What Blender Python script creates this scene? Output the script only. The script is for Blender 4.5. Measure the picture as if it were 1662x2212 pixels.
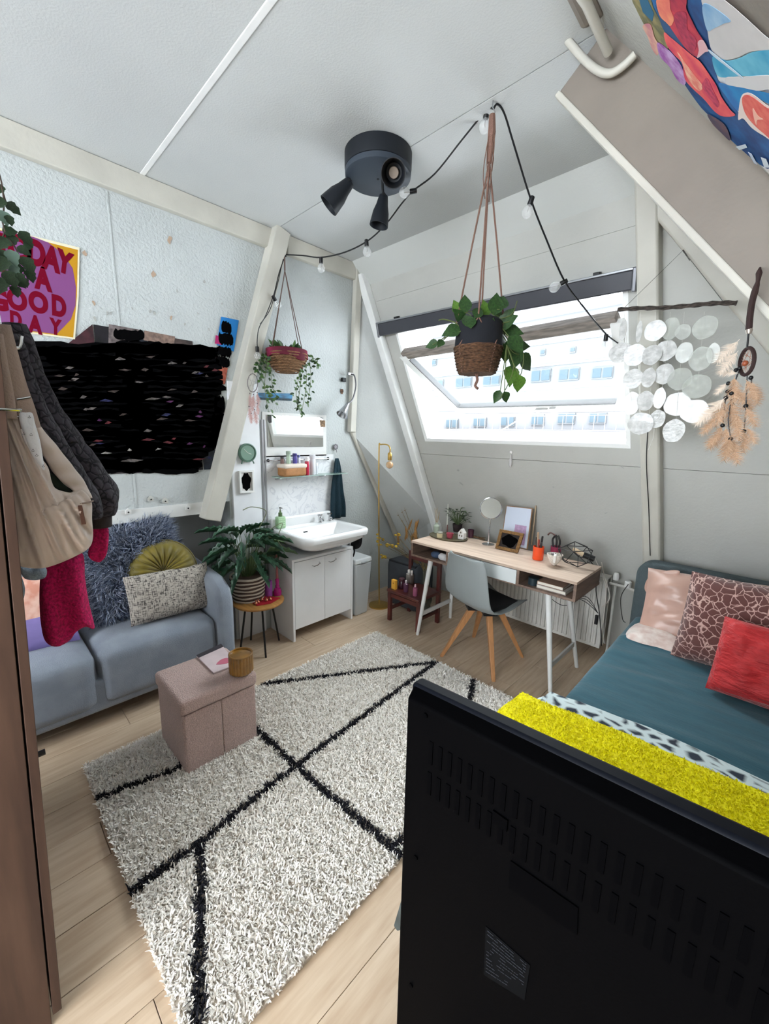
import bpy, math, random
import numpy as np
from mathutils import Vector, Matrix, noise
for o in list(bpy.data.objects): bpy.data.objects.remove(o)
S = bpy.context.scene
COL = S.collection
random.seed(7)
# ---------------------------------------------------------------- camera
FPX, CX, CY, CAMZ = 883.7337, 831.0, 1106.0, 1.65
def _rot(y, p, r):
    cy, sy, cp, sp, cr, sr = math.cos(y), math.sin(y), math.cos(p), math.sin(p), math.cos(r), math.sin(r)
    fw = np.array([sy*cp, cy*cp, sp]); rt = np.array([cy, -sy, 0]); up = np.cross(rt, fw)
    return np.array([cr*rt+sr*up, -(-sr*rt+cr*up), fw])
RC = _rot(math.radians(-44.0636), math.radians(-10.7911), math.radians(1.2093))
cam = bpy.data.objects.new('camera', bpy.data.cameras.new('camera')); COL.objects.link(cam)
cam.data.sensor_fit = 'HORIZONTAL'; cam.data.sensor_width = 36.0
cam.data.lens = FPX/1662*36.0; cam.data.clip_start = 0.02; cam.data.clip_end = 400
m = Matrix.Identity(4)
for i in range(3):
    m[i][0] = RC[0][i]; m[i][1] = -RC[1][i]; m[i][2] = -RC[2][i]
m[0][3], m[1][3], m[2][3] = 0, 0, CAMZ
cam.matrix_world = m
S.camera = cam
# ---------------------------------------------------------------- light
w = bpy.data.worlds.new('overcast_sky'); S.world = w; w.use_nodes = True
bg = w.node_tree.nodes['Background']
tc = w.node_tree.nodes.new('ShaderNodeTexCoord'); sx = w.node_tree.nodes.new('ShaderNodeSeparateXYZ')
rp = w.node_tree.nodes.new('ShaderNodeValToRGB')
w.node_tree.links.new(tc.outputs['Generated'], sx.inputs[0]); w.node_tree.links.new(sx.outputs['Z'], rp.inputs[0])
rp.color_ramp.elements[0].position = 0.0; rp.color_ramp.elements[0].color = (.78, .84, .90, 1)
rp.color_ramp.elements[1].position = 0.8; rp.color_ramp.elements[1].color = (.93, .97, 1.0, 1)
w.node_tree.links.new(rp.outputs[0], bg.inputs[0])
bg.inputs[1].default_value = 20.0
def area(name, loc, target, sxz, power, col=(1, 1, 1), portal=False):
    l = bpy.data.lights.new(name, 'AREA'); l.shape = 'RECTANGLE'; l.size, l.size_y = sxz; l.energy = power; l.color = col
    if portal: l.cycles.is_portal = True
    o = bpy.data.objects.new(name, l); COL.objects.link(o); o.location = loc
    o.rotation_euler = (Vector(target)-Vector(loc)).to_track_quat('-Z', 'Y').to_euler()
    return o
area('window_portal', (-1.62, 3.16, 2.12), (-1.62, 2.2, 1.86), (1.9, 1.05), 1, portal=True)
# added fill light, unseen, at the opening behind the photographer
area('rear_fill_light', (-.6, -2.3, 1.75), (-1.0, 3.0, 1.5), (2.2, 1.3), 20, (.97, .985, 1.0))
S.view_settings.view_transform = 'Standard'; S.view_settings.look = 'None'
S.view_settings.exposure = 0.10; S.view_settings.gamma = 1.0; S.view_settings.use_curve_mapping = False
# ---------------------------------------------------------------- maths
def ray(px, py): return RC.T @ np.array([(px-CX)/FPX, (py-CY)/FPX, 1.0])
def on(px, py, ax, val):                       # the point of the plane axis=val seen at a photo pixel
    d = ray(px, py); c = np.array([0, 0, CAMZ]); return Vector(c+d*(val-c[ax])/d[ax])
def onp(px, py, p0, n):
    d = ray(px, py); c = np.array([0, 0, CAMZ]); n = np.array(n, float)
    return Vector(c+d*(((np.array(p0)-c)@n)/(d@n)))
def lerp(a, b, t): return a+(b-a)*t
V = Vector
# ---------------------------------------------------------------- materials
def lin(c):
    c = [x/255 for x in c[:3]]
    return tuple((x/12.92 if x <= .04045 else ((x+.055)/1.055)**2.4) for x in c)+(1.0,)
MATS = {}
def mat(name, c, rough=.6, metal=0, var=0, vs=8, bump=0, bs=40, c2=None, coat=0, sheen=0, trans=0, alpha=1, ior=1.45, tex='noise', stretch=(1, 1, 1), spec=.5, det=3, obj_random=0):
    if name in MATS: return MATS[name]
    M = bpy.data.materials.new(name); M.use_nodes = True; nt = M.node_tree; N = nt.nodes; L = nt.links
    b = N['Principled BSDF']; b.inputs['Base Color'].default_value = lin(c); b.inputs['Roughness'].default_value = rough
    b.inputs['Metallic'].default_value = metal; b.inputs['IOR'].default_value = ior
    b.inputs['Specular IOR Level'].default_value = spec
    if coat: b.inputs['Coat Weight'].default_value = coat
    if sheen: b.inputs['Sheen Weight'].default_value = sheen; b.inputs['Sheen Roughness'].default_value = .4
    if trans: b.inputs['Transmission Weight'].default_value = trans
    if alpha < 1: b.inputs['Alpha'].default_value = alpha
    if var or bump or obj_random:
        t = N.new('ShaderNodeTexCoord'); mp = N.new('ShaderNodeMapping'); mp.inputs['Scale'].default_value = stretch
        L.new(t.outputs['Object'], mp.inputs[0])
        if obj_random:
            oi = N.new('ShaderNodeObjectInfo'); mu = N.new('ShaderNodeMath'); mu.operation = 'MULTIPLY'; mu.inputs[1].default_value = 37
            L.new(oi.outputs['Random'], mu.inputs[0]); L.new(mu.outputs[0], mp.inputs['Location'])
    if var or obj_random:
        nz = N.new('ShaderNodeTexNoise'); nz.inputs['Scale'].default_value = vs; nz.inputs['Detail'].default_value = det
        L.new(mp.outputs[0], nz.inputs['Vector'])
        rp = N.new('ShaderNodeValToRGB'); rp.color_ramp.elements[0].position = .35; rp.color_ramp.elements[1].position = .65
        L.new(nz.outputs['Fac'], rp.inputs[0])
        if c2 is None: c2 = tuple(max(0, x*(1-var)) for x in c)
        rp.color_ramp.elements[0].color = lin(c2); rp.color_ramp.elements[1].color = lin(c)
        out = rp.outputs[0]
        if obj_random:
            hs = N.new('ShaderNodeHueSaturation'); mr = N.new('ShaderNodeMapRange')
            mr.inputs['To Min'].default_value = 1-obj_random; mr.inputs['To Max'].default_value = 1+obj_random*.5
            L.new(oi.outputs['Random'], mr.inputs[0]); L.new(mr.outputs[0], hs.inputs['Value']); L.new(out, hs.inputs['Color']); out = hs.outputs[0]
        L.new(out, b.inputs['Base Color'])
    if bump:
        nb = N.new('ShaderNodeTexNoise'); nb.inputs['Scale'].default_value = bs; nb.inputs['Detail'].default_value = det
        L.new(mp.outputs[0], nb.inputs['Vector']); bp = N.new('ShaderNodeBump'); bp.inputs['Strength'].default_value = bump
        bp.inputs['Distance'].default_value = .01
        L.new(nb.outputs['Fac'], bp.inputs['Height']); L.new(bp.outputs[0], b.inputs['Normal'])
    MATS[name] = M; return M
def cells(name, c_cell, c_line, scale, width=.06, stretch=(1, 1, 1), rough=.8, bump=.3, ramp_in=False, sheen=0):
    M = bpy.data.materials.new(name); M.use_nodes = True; nt = M.node_tree; N = nt.nodes; L = nt.links; b = N['Principled BSDF']
    b.inputs['Roughness'].default_value = rough; b.inputs['Specular IOR Level'].default_value = .2
    if sheen: b.inputs['Sheen Weight'].default_value = sheen
    t = N.new('ShaderNodeTexCoord'); mp = N.new('ShaderNodeMapping'); mp.inputs['Scale'].default_value = stretch
    nz = N.new('ShaderNodeTexNoise'); nz.inputs['Scale'].default_value = scale*.8; mx = N.new('ShaderNodeMixRGB'); mx.inputs[0].default_value = .03
    L.new(t.outputs['Object'], mp.inputs[0]); L.new(mp.outputs[0], nz.inputs['Vector']); L.new(mp.outputs[0], mx.inputs[1]); L.new(nz.outputs['Color'], mx.inputs[2])
    v = N.new('ShaderNodeTexVoronoi'); v.feature = 'DISTANCE_TO_EDGE'; v.inputs['Scale'].default_value = scale; L.new(mx.outputs[0], v.inputs['Vector'])
    rp = N.new('ShaderNodeValToRGB'); rp.color_ramp.elements[0].position = width*.6; rp.color_ramp.elements[1].position = width*1.6
    rp.color_ramp.elements[0].color = lin(c_line); rp.color_ramp.elements[1].color = lin(c_cell)
    L.new(v.outputs['Distance'], rp.inputs[0])
    out = rp.outputs[0]
    if ramp_in:
        e = rp.color_ramp.elements.new(.32); e.color = lin(c_cell); e2 = rp.color_ramp.elements.new(.45); e2.color = lin(c_line)
    L.new(out, b.inputs['Base Color'])
    bp = N.new('ShaderNodeBump'); bp.inputs['Strength'].default_value = bump; bp.inputs['Distance'].default_value = .01
    mn = N.new('ShaderNodeMath'); mn.operation = 'MINIMUM'; mn.inputs[1].default_value = .25
    L.new(v.outputs['Distance'], mn.inputs[0]); L.new(mn.outputs[0], bp.inputs['Height']); L.new(bp.outputs[0], b.inputs['Normal'])
    MATS[name] = M; return M
# ---------------------------------------------------------------- mesh builder
BASE = {}
class B:
    def __init__(s): s.v = []; s.f = []; s.mi = []; s.m = 0
    def add(s, vs, fs):
        n = len(s.v); s.v += [tuple(p) for p in vs]; s.f += [tuple(i+n for i in f) for f in fs]; s.mi += [s.m]*len(fs); return s
    def box(s, x0, x1, y0, y1, z0, z1):
        return s.hexa([(x0, y0, z0), (x1, y0, z0), (x1, y1, z0), (x0, y1, z0), (x0, y0, z1), (x1, y0, z1), (x1, y1, z1), (x0, y1, z1)])
    def hexa(s, p):
        return s.add(p, [(0, 3, 2, 1), (4, 5, 6, 7), (0, 1, 5, 4), (1, 2, 6, 5), (2, 3, 7, 6), (3, 0, 4, 7)])
    def obox(s, c, ax, ay, az):           # centre and three half-axis vectors
        c, ax, ay, az = V(c), V(ax), V(ay), V(az)
        return s.hexa([c-ax-ay-az, c+ax-ay-az, c+ax+ay-az, c-ax+ay-az, c-ax-ay+az, c+ax-ay+az, c+ax+ay+az, c-ax+ay+az])
    def beam(s, a, b, w, h, up=(0, 0, 1)):  # bar from a to b, width w, height h
        a, b = V(a), V(b); d = (b-a).normalized(); sd = d.cross(V(up)).normalized(); u = sd.cross(d).normalized()
        return s.obox((a+b)/2, (b-a)/2, sd*w/2, u*h/2)
    def tube(s, path, r, n=8, closed=False):
        path = [V(p) for p in path]; k = len(path); R = r if hasattr(r, '__len__') else [r]*k
        vs = []; pr = None
        for i, p in enumerate(path):
            if closed: t = path[(i+1) % k]-path[i-1]
            else: t = path[min(i+1, k-1)]-path[max(i-1, 0)]
            if t.length < 1e-9: t = V((0, 0, 1))
            t.normalize()
            if pr is None: pr = t.orthogonal().normalized()
            pr = (pr-t*pr.dot(t))
            if pr.length < 1e-6: pr = t.orthogonal()
            pr.normalize(); q = t.cross(pr)
            for j in range(n):
                a = 2*math.pi*j/n; vs.append(p+(pr*math.cos(a)+q*math.sin(a))*R[i])
        fs = []
        for i in range(k if closed else k-1):
            for j in range(n):
                a, b = i*n+j, i*n+(j+1) % n; c, d = ((i+1) % k)*n+(j+1) % n, ((i+1) % k)*n+j
                fs.append((a, b, c, d))
        if not closed: fs.append(tuple(range(n))[::-1]); fs.append(tuple((k-1)*n+j for j in range(n)))
        return s.add(vs, fs)
    def lathe(s, prof, c, n=24, M=None, fr=(1, 1)):          # prof: (radius, height) list
        c = V(c); vs = []; fs = []
        for (r, z) in prof:
            for j in range(n):
                a = 2*math.pi*j/n; p = V((r*math.cos(a)*fr[0], r*math.sin(a)*fr[1], z))
                vs.append(c+(M@p if M else p))
        k = len(prof)
        for i in range(k-1):
            for j in range(n): fs.append((i*n+j, i*n+(j+1) % n, (i+1)*n+(j+1) % n, (i+1)*n+j))
        if prof[0][0] > 1e-4: fs.append(tuple(range(n))[::-1])
        if prof[-1][0] > 1e-4: fs.append(tuple((k-1)*n+j for j in range(n)))
        return s.add(vs, fs)
    def ball(s, c, r, n=12, sc=(1, 1, 1)):
        prof = [(r*math.sin(math.pi*i/(n//2+1)), -r*math.cos(math.pi*i/(n//2+1))) for i in range(n//2+2)]
        b = B(); b.lathe(prof, (0, 0, 0), n); c = V(c)
        return s.add([(c[0]+p[0]*sc[0], c[1]+p[1]*sc[1], c[2]+p[2]*sc[2]) for p in b.v], b.f)
    def prism(s, pts, off):
        n = len(pts); pts = [V(p) for p in pts]; off = V(off)
        return s.add(pts+[p+off for p in pts], [tuple(range(n))[::-1], tuple(range(n, 2*n))]+[(i, (i+1) % n, (i+1) % n+n, i+n) for i in range(n)])
    def surf(s, fn, nu, nv, closeu=False):
        vs = [fn(i/nu, j/nv) for j in range(nv+1) for i in range(nu+(0 if closeu else 1))]
        w = nu if closeu else nu+1; fs = []
        for j in range(nv):
            for i in range(nu): fs.append((j*w+i, j*w+(i+1) % w, (j+1)*w+(i+1) % w, (j+1)*w+i))
        return s.add(vs, fs)
    def puff(s, pts, nrm, front, back, fold=None, rings=9, n=72, k=2.2, cen=None):
        pts = smooth_loop([V(p) for p in pts], n); nrm = V(nrm).normalized()
        c = V(cen) if cen else sum(pts, V())/len(pts)
        vs = []; N = len(pts)
        for side, T in ((1, front), (-1, back)):
            for i in range(1, rings+1):
                r = i/rings; h = max(0, 1-r**k)**.5
                for p in pts:
                    q = c+(p-c)*r; d = fold(q)*h if fold else 0
                    vs.append(q+nrm*(side*T*h+d))
            vs.append(c+nrm*(side*T+(fold(c) if fold else 0)))
        fs = []; blk = rings*N+1
        for sd in (0, 1):
            o = sd*blk
            for i in range(rings-1):
                for j in range(N):
                    f = (o+i*N+j, o+i*N+(j+1) % N, o+(i+1)*N+(j+1) % N, o+(i+1)*N+j); fs.append(f if sd else f[::-1])
            for j in range(N):
                f = (o+blk-1, o+(j+1) % N, o+j); fs.append(f if sd else f[::-1])
        return s.add(vs, fs)
    def pillow(s, c, ax, ay, az, w, h, t, n=18, wr=.0, seed=0, corner=.05, sag=0):
        c, ax, ay, az = V(c), V(ax).normalized(), V(ay).normalized(), V(az).normalized()
        for side in (1, -1):
            def fn(u, v):
                a, b = u*2-1, v*2-1
                e = ((1-a**4)*(1-b**4)); T = t/2*max(e, 0)**.55
                pa = a*(1-corner*(1-b*b)); pb = b*(1-corner*(1-a*a))
                nz = wr*noise.noise(V((a*2.1+seed, b*2.1, side*3)))*e+wr*.5*noise.noise(V((a*6+seed, b*6, side*3)))*e
                return c+ax*pa*w/2+ay*pb*h/2+az*(side*T+nz)-V((0, 0, sag*e))
            b = B().surf(fn, n, n); s.add(b.v, b.f if side > 0 else [f[::-1] for f in b.f])
        return s
    def build(s, name, mt, parent=None, loc=None, smooth=40, bevel=0, solid=0, sub=0, bseg=2):
        me = bpy.data.meshes.new(name)
        if parent is not None: org = V((0, 0, 0)); base = BASE[parent.name]
        else:
            a = np.array(s.v); base = V(loc) if loc else V(((a[:, 0].min()+a[:, 0].max())/2, (a[:, 1].min()+a[:, 1].max())/2, a[:, 2].min()))
        me.from_pydata([(p[0]-base[0], p[1]-base[1], p[2]-base[2]) for p in s.v], [], s.f)
        ms = mt if isinstance(mt, (list, tuple)) else [mt]
        for q in ms: me.materials.append(q)
        if len(ms) > 1: me.polygons.foreach_set('material_index', s.mi)
        me.update()
        if smooth:
            me.polygons.foreach_set('use_smooth', [True]*len(me.polygons)); me.set_sharp_from_angle(angle=math.radians(smooth))
        o = bpy.data.objects.new(name, me); COL.objects.link(o)
        if parent is not None: o.parent = parent
        else: o.location = base
        BASE[o.name] = V(base)
        if solid:
            md = o.modifiers.new('Solidify', 'SOLIDIFY'); md.thickness = solid; md.offset = 0
        if bevel:
            md = o.modifiers.new('Bevel', 'BEVEL'); md.width = bevel; md.segments = bseg; md.limit_method = 'ANGLE'; md.angle_limit = math.radians(40)
        if sub:
            md = o.modifiers.new('Subdivision', 'SUBSURF'); md.levels = sub; md.render_levels = sub
        return o
def smooth_loop(pts, n):
    k = len(pts); out = []
    per = max(2, n//k)
    for i in range(k):
        a, b, c, d = pts[i-1], pts[i], pts[(i+1) % k], pts[(i+2) % k]
        for j in range(per):
            t = j/per
            out.append(.5*((2*b)+(c-a)*t+(2*a-5*b+4*c-d)*t*t+(3*b-a-3*c+d)*t**3))
    return out
def spline(pts, per=8):
    pts = [V(p) for p in pts]; k = len(pts); out = []
    for i in range(k-1):
        a, b, c, d = pts[max(i-1, 0)], pts[i], pts[i+1], pts[min(i+2, k-1)]
        for j in range(per):
            t = j/per; out.append(.5*((2*b)+(c-a)*t+(2*a-5*b+4*c-d)*t*t+(3*b-a-3*c+d)*t**3))
    out.append(pts[-1]); return out
def thing(name, loc, label, cat, group=None):
    o = bpy.data.objects.new(name, None); COL.objects.link(o); o.location = loc; o.empty_display_size = .05
    BASE[o.name] = V(loc); tag(o, label, cat, group); return o
def tag(o, label, cat, group=None, kind=None):
    if label: o['label'] = label
    if cat: o['category'] = cat
    if group: o['group'] = group
    if kind: o['kind'] = kind
    return o
def struct(o): o['kind'] = 'structure'; return o
def copy_tree(o, loc, label, group=None):
    c = o.copy(); COL.objects.link(c); c.location = loc; BASE[c.name] = V(loc); c['label'] = label
    if group: c['group'] = group
    for ch in o.children:
        d = ch.copy(); COL.objects.link(d); d.parent = c; BASE[d.name] = V(loc)
        for g in ch.children:
            e = g.copy(); COL.objects.link(e); e.parent = d; BASE[e.name] = V(loc)
    return c
def inst(me, name, parent, M):            # a part placed by a world matrix
    o = bpy.data.objects.new(name, me); COL.objects.link(o); o.parent = parent
    o.matrix_basis = Matrix.Translation(-BASE[parent.name])@M; BASE[o.name] = BASE[parent.name]; return o
def frame_from(d, up):
    d = V(d).normalized(); s = d.cross(V(up))
    if s.length < 1e-4: s = d.orthogonal()
    s.normalize(); u = s.cross(d)
    return Matrix(((d[0], s[0], u[0]), (d[1], s[1], u[1]), (d[2], s[2], u[2])))
def leaf_mesh(name, mt, shape, fold=.12, droop=.25):    # leaf along +X, length 1, width from shape list
    b = B(); vs = []; n = len(shape)
    for i, wd in enumerate(shape):
        t = i/(n-1); z = -droop*t*t
        vs += [V((t, -wd/2, z+fold*wd)), V((t, 0, z)), V((t, wd/2, z+fold*wd))]
    fs = []
    for i in range(n-1):
        a = i*3; fs += [(a, a+1, a+4, a+3), (a+1, a+2, a+5, a+4)]
    me = bpy.data.meshes.new(name); me.from_pydata(vs, [], fs); me.materials.append(mt)
    me.polygons.foreach_set('use_smooth', [True]*len(fs)); me.update(); return me
def put_leaf(me, parent, base, d, up, ln, wd, name='leaf'):
    R = frame_from(d, up); M = Matrix.Translation(V(base))@(R@Matrix.Diagonal((ln, wd, ln))).to_4x4()
    return inst(me, name, parent, M)
def pile(name, pts, nrms, ln, wd, mats, parent=None, loc=(0, 0, 0), bend=.5, rng=None, lean=.5, kind=True, taper=.35):
    # many short strands as one mesh (numpy); pts, nrms arrays
    rng = rng or np.random.default_rng(3); n = len(pts)
    l = ln*(.7+.6*rng.random(n))[:, None]; t = rng.normal(size=(n, 3)); t -= nrms*(t*nrms).sum(1)[:, None]; t /= np.linalg.norm(t, axis=1)[:, None]
    s = np.cross(nrms, t); a = rng.random(n)[:, None]*lean
    w_ = wd*(.7+.6*rng.random(n))[:, None]/2
    ang = rng.random(n)*6.283; sd = t*np.cos(ang)[:, None]+s*np.sin(ang)[:, None]
    d1 = nrms+t*a; d2 = nrms*(1-bend)+t*(a+bend)
    p0 = pts; p1 = p0+d1*l*.5; p2 = p1+d2*l*.5
    base = BASE[parent.name] if parent is not None else V(loc)
    vs = np.stack([p0-sd*w_, p0+sd*w_, p1-sd*w_*1.05, p1+sd*w_*1.05, p2-sd*w_*taper, p2+sd*w_*taper], 1).reshape(-1, 3)-np.array(base)
    me = bpy.data.meshes.new(name); me.vertices.add(n*6); me.vertices.foreach_set('co', vs.ravel().astype(np.float32))
    q = (np.arange(n)*6)[:, None]+np.array([0, 1, 3, 2, 2, 3, 5, 4]); me.loops.add(n*8); me.loops.foreach_set('vertex_index', q.ravel().astype(np.int32))
    me.polygons.add(n*2); me.polygons.foreach_set('loop_start', (np.arange(n*2)*4).astype(np.int32)); me.polygons.foreach_set('loop_total', np.full(n*2, 4, np.int32))
    for q in mats: me.materials.append(q)
    if len(mats) > 1: me.polygons.foreach_set('material_index', np.repeat(rng.integers(0, len(mats), n), 2).astype(np.int32))
    me.polygons.foreach_set('use_smooth', np.ones(n*2, bool)); me.update(calc_edges=True)
    o = bpy.data.objects.new(name, me); COL.objects.link(o)
    if parent is not None: o.parent = parent
    else: o.location = base
    BASE[o.name] = V(base)
    if kind: o['kind'] = 'stuff'
    return o
def letter(ch, h, mt, name, parent, M, thick=.0006, bold=.02):
    cu = bpy.data.curves.new('t', 'FONT'); cu.body = ch; cu.align_x = 'CENTER'; cu.align_y = 'CENTER'; cu.size = h*1.4; cu.extrude = thick; cu.offset = bold*h
    t = bpy.data.objects.new('t', cu); me = bpy.data.meshes.new_from_object(t); bpy.data.objects.remove(t); bpy.data.curves.remove(cu)
    me.materials.clear(); me.materials.append(mt); me.name = name
    return inst(me, name, parent, M)
# ================================================================ SETTING
XL = -2.95; H = 3.1
plaster = mat('plaster_white', (213, 217, 216), .9, bump=.35, bs=70, var=.035, vs=3, spec=.2)
rough_pl = mat('rough_plaster', (195, 200, 200), .9, bump=.7, bs=60, var=.04, vs=2.2, spec=.2, det=5)
ceil_m = mat('ceiling_paint', (198, 201, 201), .9, bump=.15, bs=120, var=.03, vs=1.2, spec=.2)
slope_m = mat('slope_paint', (190, 190, 185), .85, bump=.2, bs=60, var=.04, vs=2, spec=.25)
cream = mat('cream_gloss_paint', (200, 197, 187), .5, var=.07, vs=3, bump=.15, bs=30)
white_g = mat('white_gloss_paint', (236, 237, 236), .4, var=.03, vs=6)
dark_gap = mat('dark_gap', (60, 56, 52), .9)
black_m = mat('black_plastic', (14, 15, 18), .45)
# floor: laid boards
fl = struct(B().box(-3.6, 2.0, -2.6, 3.8, -.06, -.012).build('floor', mat('floor_underlay', (90, 76, 62), .9), smooth=0))
oak = mat('pale_oak_laminate', (202, 181, 157), .42, c2=(184, 160, 135), var=.1, vs=5, stretch=(9, .8, 9), det=8, obj_random=.045, spec=.4)
rng = random.Random(11); pw, plen = .192, 1.28
pm = {}
for i in range(29):
    x0 = -3.6+i*pw; y = -2.6-rng.random()*plen
    while y < 3.75:
        y0, y1 = max(y, -2.6), min(y+plen, 3.8)
        if y1-y0 > .03:
            key = round(y1-y0, 3)
            if key not in pm:
                o = B().box(x0+.001, x0+pw-.001, y0+.001, y1-.001, -.012, 0).build('plank', oak, parent=None, bevel=.0012, bseg=1)
                pm[key] = o.data; o.parent = fl; o.location = o.location-fl.location
            else:
                o = bpy.data.objects.new('plank', pm[key]); COL.objects.link(o); md = o.modifiers.new('Bevel', 'BEVEL'); md.width = .0012; md.segments = 1
                o.parent = fl; o.location = V((x0+pw/2, (y0+y1)/2, -.012))-fl.location
        y += plen
# ceiling: boards with open joints
ce = struct(B().box(-3.6, -.62, -2.6, 2.56, H+.03, H+.12).build('ceiling', dark_gap, smooth=0))
for (y0, y1) in ((-2.6, -.82), (-.815, .925), (.931, 1.797), (1.803, 2.545)):
    o = B().box(-3.5, -.66, y0, y1, H, H+.03).build('panel', ceil_m, smooth=0); o.parent = ce; o.location = o.location-ce.location
o = B().box(-2.93, -.7, .915, .941, H-.004, H+.01).build('joint_strip', white_g, smooth=0, bevel=.002); o.parent = ce; o.location = o.location-ce.location
# window slope
SN = V((0, -.9644, -.2644))                                  # inward normal
def SP(x, z, off=0): return V((x, 3.5-.2742*z, z))+SN*off
LX = lambda z: -2.92+(3.02-z)*.209                            # left rafter line
WX0 = lambda z: -2.42-(z-1.62)*.20                            # window opening, left and right edge
WX1 = lambda z: -.765-(z-1.62)*.07
wz0, wz1 = 1.62, 2.52
b = B()
def slab(b, q, th=.05):                                      # q: four (x,z) corners counter-clockwise seen from inside
    b.hexa([SP(x, z, -th) for x, z in q]+[SP(x, z, 0) for x, z in q])
for za, zb in ((-.05, 1.47), (1.473, wz0)): slab(b, [(-3.3, za), (2.0, za), (2.0, zb), (-3.3, zb)])
slab(b, [(-3.3, wz0), (WX0(wz0), wz0), (WX0(wz1), wz1), (-3.3, wz1)])
slab(b, [(WX1(wz0), wz0), (1.5, wz0), (1.5, wz1), (WX1(wz1), wz1)])
for za, zb in ((wz1, 2.80), (2.8012, 2.96)): slab(b, [(-3.3, za), (1.2, za), (1.2, zb), (-3.3, zb)])
struct(b.build('wall_back', slope_m, smooth=0))
bb = B().hexa([SP(-3.3, -.05, -.10), SP(2, -.05, -.10), SP(2, 1.6, -.10), SP(-3.3, 1.6, -.10), SP(-3.3, -.05, -.055), SP(2, -.05, -.055), SP(2, 1.6, -.055), SP(-3.3, 1.6, -.055)])
struct(bb.build('wall_back_lining', slope_m, smooth=0))
# 45 degree strip between ceiling and slope
q0, q1 = V((0, 2.54, H)), SP(0, 2.94)
b = B().add([(-3.3, q0.y, q0.z), (-.5, q0.y, q0.z), (-.5, q1.y, q1.z), (-3.3, q1.y, q1.z), (-3.3, q0.y, H+.12), (-.5, q0.y, H+.12), (-.5, q1.y+.12, q1.z+.1), (-3.3, q1.y+.12, q1.z+.1)],
            [(0, 1, 2, 3), (7, 6, 5, 4), (0, 4, 5, 1), (2, 6, 7, 3), (1, 5, 6, 2), (3, 7, 4, 0)])
struct(b.build('ceiling_edge', mat('slope_paint2', (196, 198, 195), .85, bump=.15, bs=60), smooth=0))
# left wall: upper part, sink part, niche behind the sofa
b = B().box(-3.15, XL, -2.6, 1.37, 1.13, H+.1).box(-3.55, -3.36, -2.6, 1.37, 0, 1.2).box(-3.55, XL, 1.37, 3.75, 0, H+.1).box(-3.4, -3.1, -2.6, 1.37, 1.13, 1.2)
struct(b.build('wall_left', rough_pl, smooth=0))
struct(B().box(-3.36, -3.345, -2.6, 1.365, .0, 1.12).build('wall_left_niche_board', mat('niche_board', (176, 178, 178), .7, var=.04, vs=4), smooth=0, bevel=.002))
struct(B().box(XL-.012, XL+.012, -2.0, 1.19, 1.06, 1.145).build('trim_1', mat('trim_white', (222, 223, 221), .5, var=.03), smooth=0, bevel=.003))
b = B()
for yj in (.742, -.45): b.box(XL, XL+.004, yj, yj+.012, 1.15, 2.96)
struct(b.build('trim_2', rough_pl, smooth=0, bevel=.002))
# beam under the ceiling along the left wall
b = B().box(XL, XL+.045, -2.6, 1.79, 2.965, H-.002).box(XL, XL+.045, 1.9, 2.58, 2.965, H-.002)
struct(b.build('trim_3', cream, smooth=0, bevel=.006))
# leaning strut, upright and knee brace on the left wall
def bar(name, a, bpt, w, d, mt=cream, bev=.008, nrm=(1, 0, 0)):
    return struct(B().beam(a, bpt, w, d, up=nrm).build(name, mt, smooth=30, bevel=bev))
bar('trim_4', (XL+.055, 1.83, H-.005), (XL+.055, 1.19, 1.02), .12, .11)
bar('trim_5', (XL+.03, 2.62, H-.01), (XL+.03, 2.555, 1.66), .07, .05)
bar('trim_6', (XL+.015, 2.56, 1.70), (XL+.03, 3.36, .30), .05, .03)
# corner panel running from the upright to the rafter
A_, B_, C_, D_ = V((XL+.004, 2.62, 3.09)), V((XL+.004, 2.57, 1.66)), V((XL+.004, 3.30, .45)), SP(LX(.8)-.02, .8, .01)
E_, F_ = V((XL+.004, 3.42, 0)), SP(LX(0)-.02, 0, .01); T_ = SP(LX(2.95)-.02, 2.95, .01)
b = B().add([A_, B_, D_, T_, C_, F_, E_], [(0, 1, 2, 3), (1, 4, 2), (4, 6, 5, 2)])
struct(b.build('wall_back_corner', mat('corner_paint', (198, 201, 200), .85, bump=.25, bs=60, var=.03, vs=2), smooth=0))
# left rafter beside the window, right rafter post
b = B()
def rafter(b, f, w, d, z0=0, z1=3.0, k=8):
    vs = []
    for i in range(k+1):
        z = z0+(z1-z0)*i/k; x = f(z); vs += [SP(x, z, 0), SP(x+w, z, 0), SP(x+w, z, d), SP(x, z, d)]
    fs = [(i*4+j, i*4+(j+1) % 4, i*4+4+(j+1) % 4, i*4+4+j) for i in range(k) for j in range(4)]+[(3, 2, 1, 0), (k*4, k*4+1, k*4+2, k*4+3)]
    return b.add(vs, fs)
struct(rafter(B(), lambda z: LX(z)-.01, .075, .075, 0, 3.03).build('trim_7', white_g, smooth=30, bevel=.008))
struct(rafter(B(), lambda z: -.775+(3.08-z)*.078, .105, .10, .0, 3.06).build('trim_8', cream, smooth=30, bevel=.012))
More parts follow.
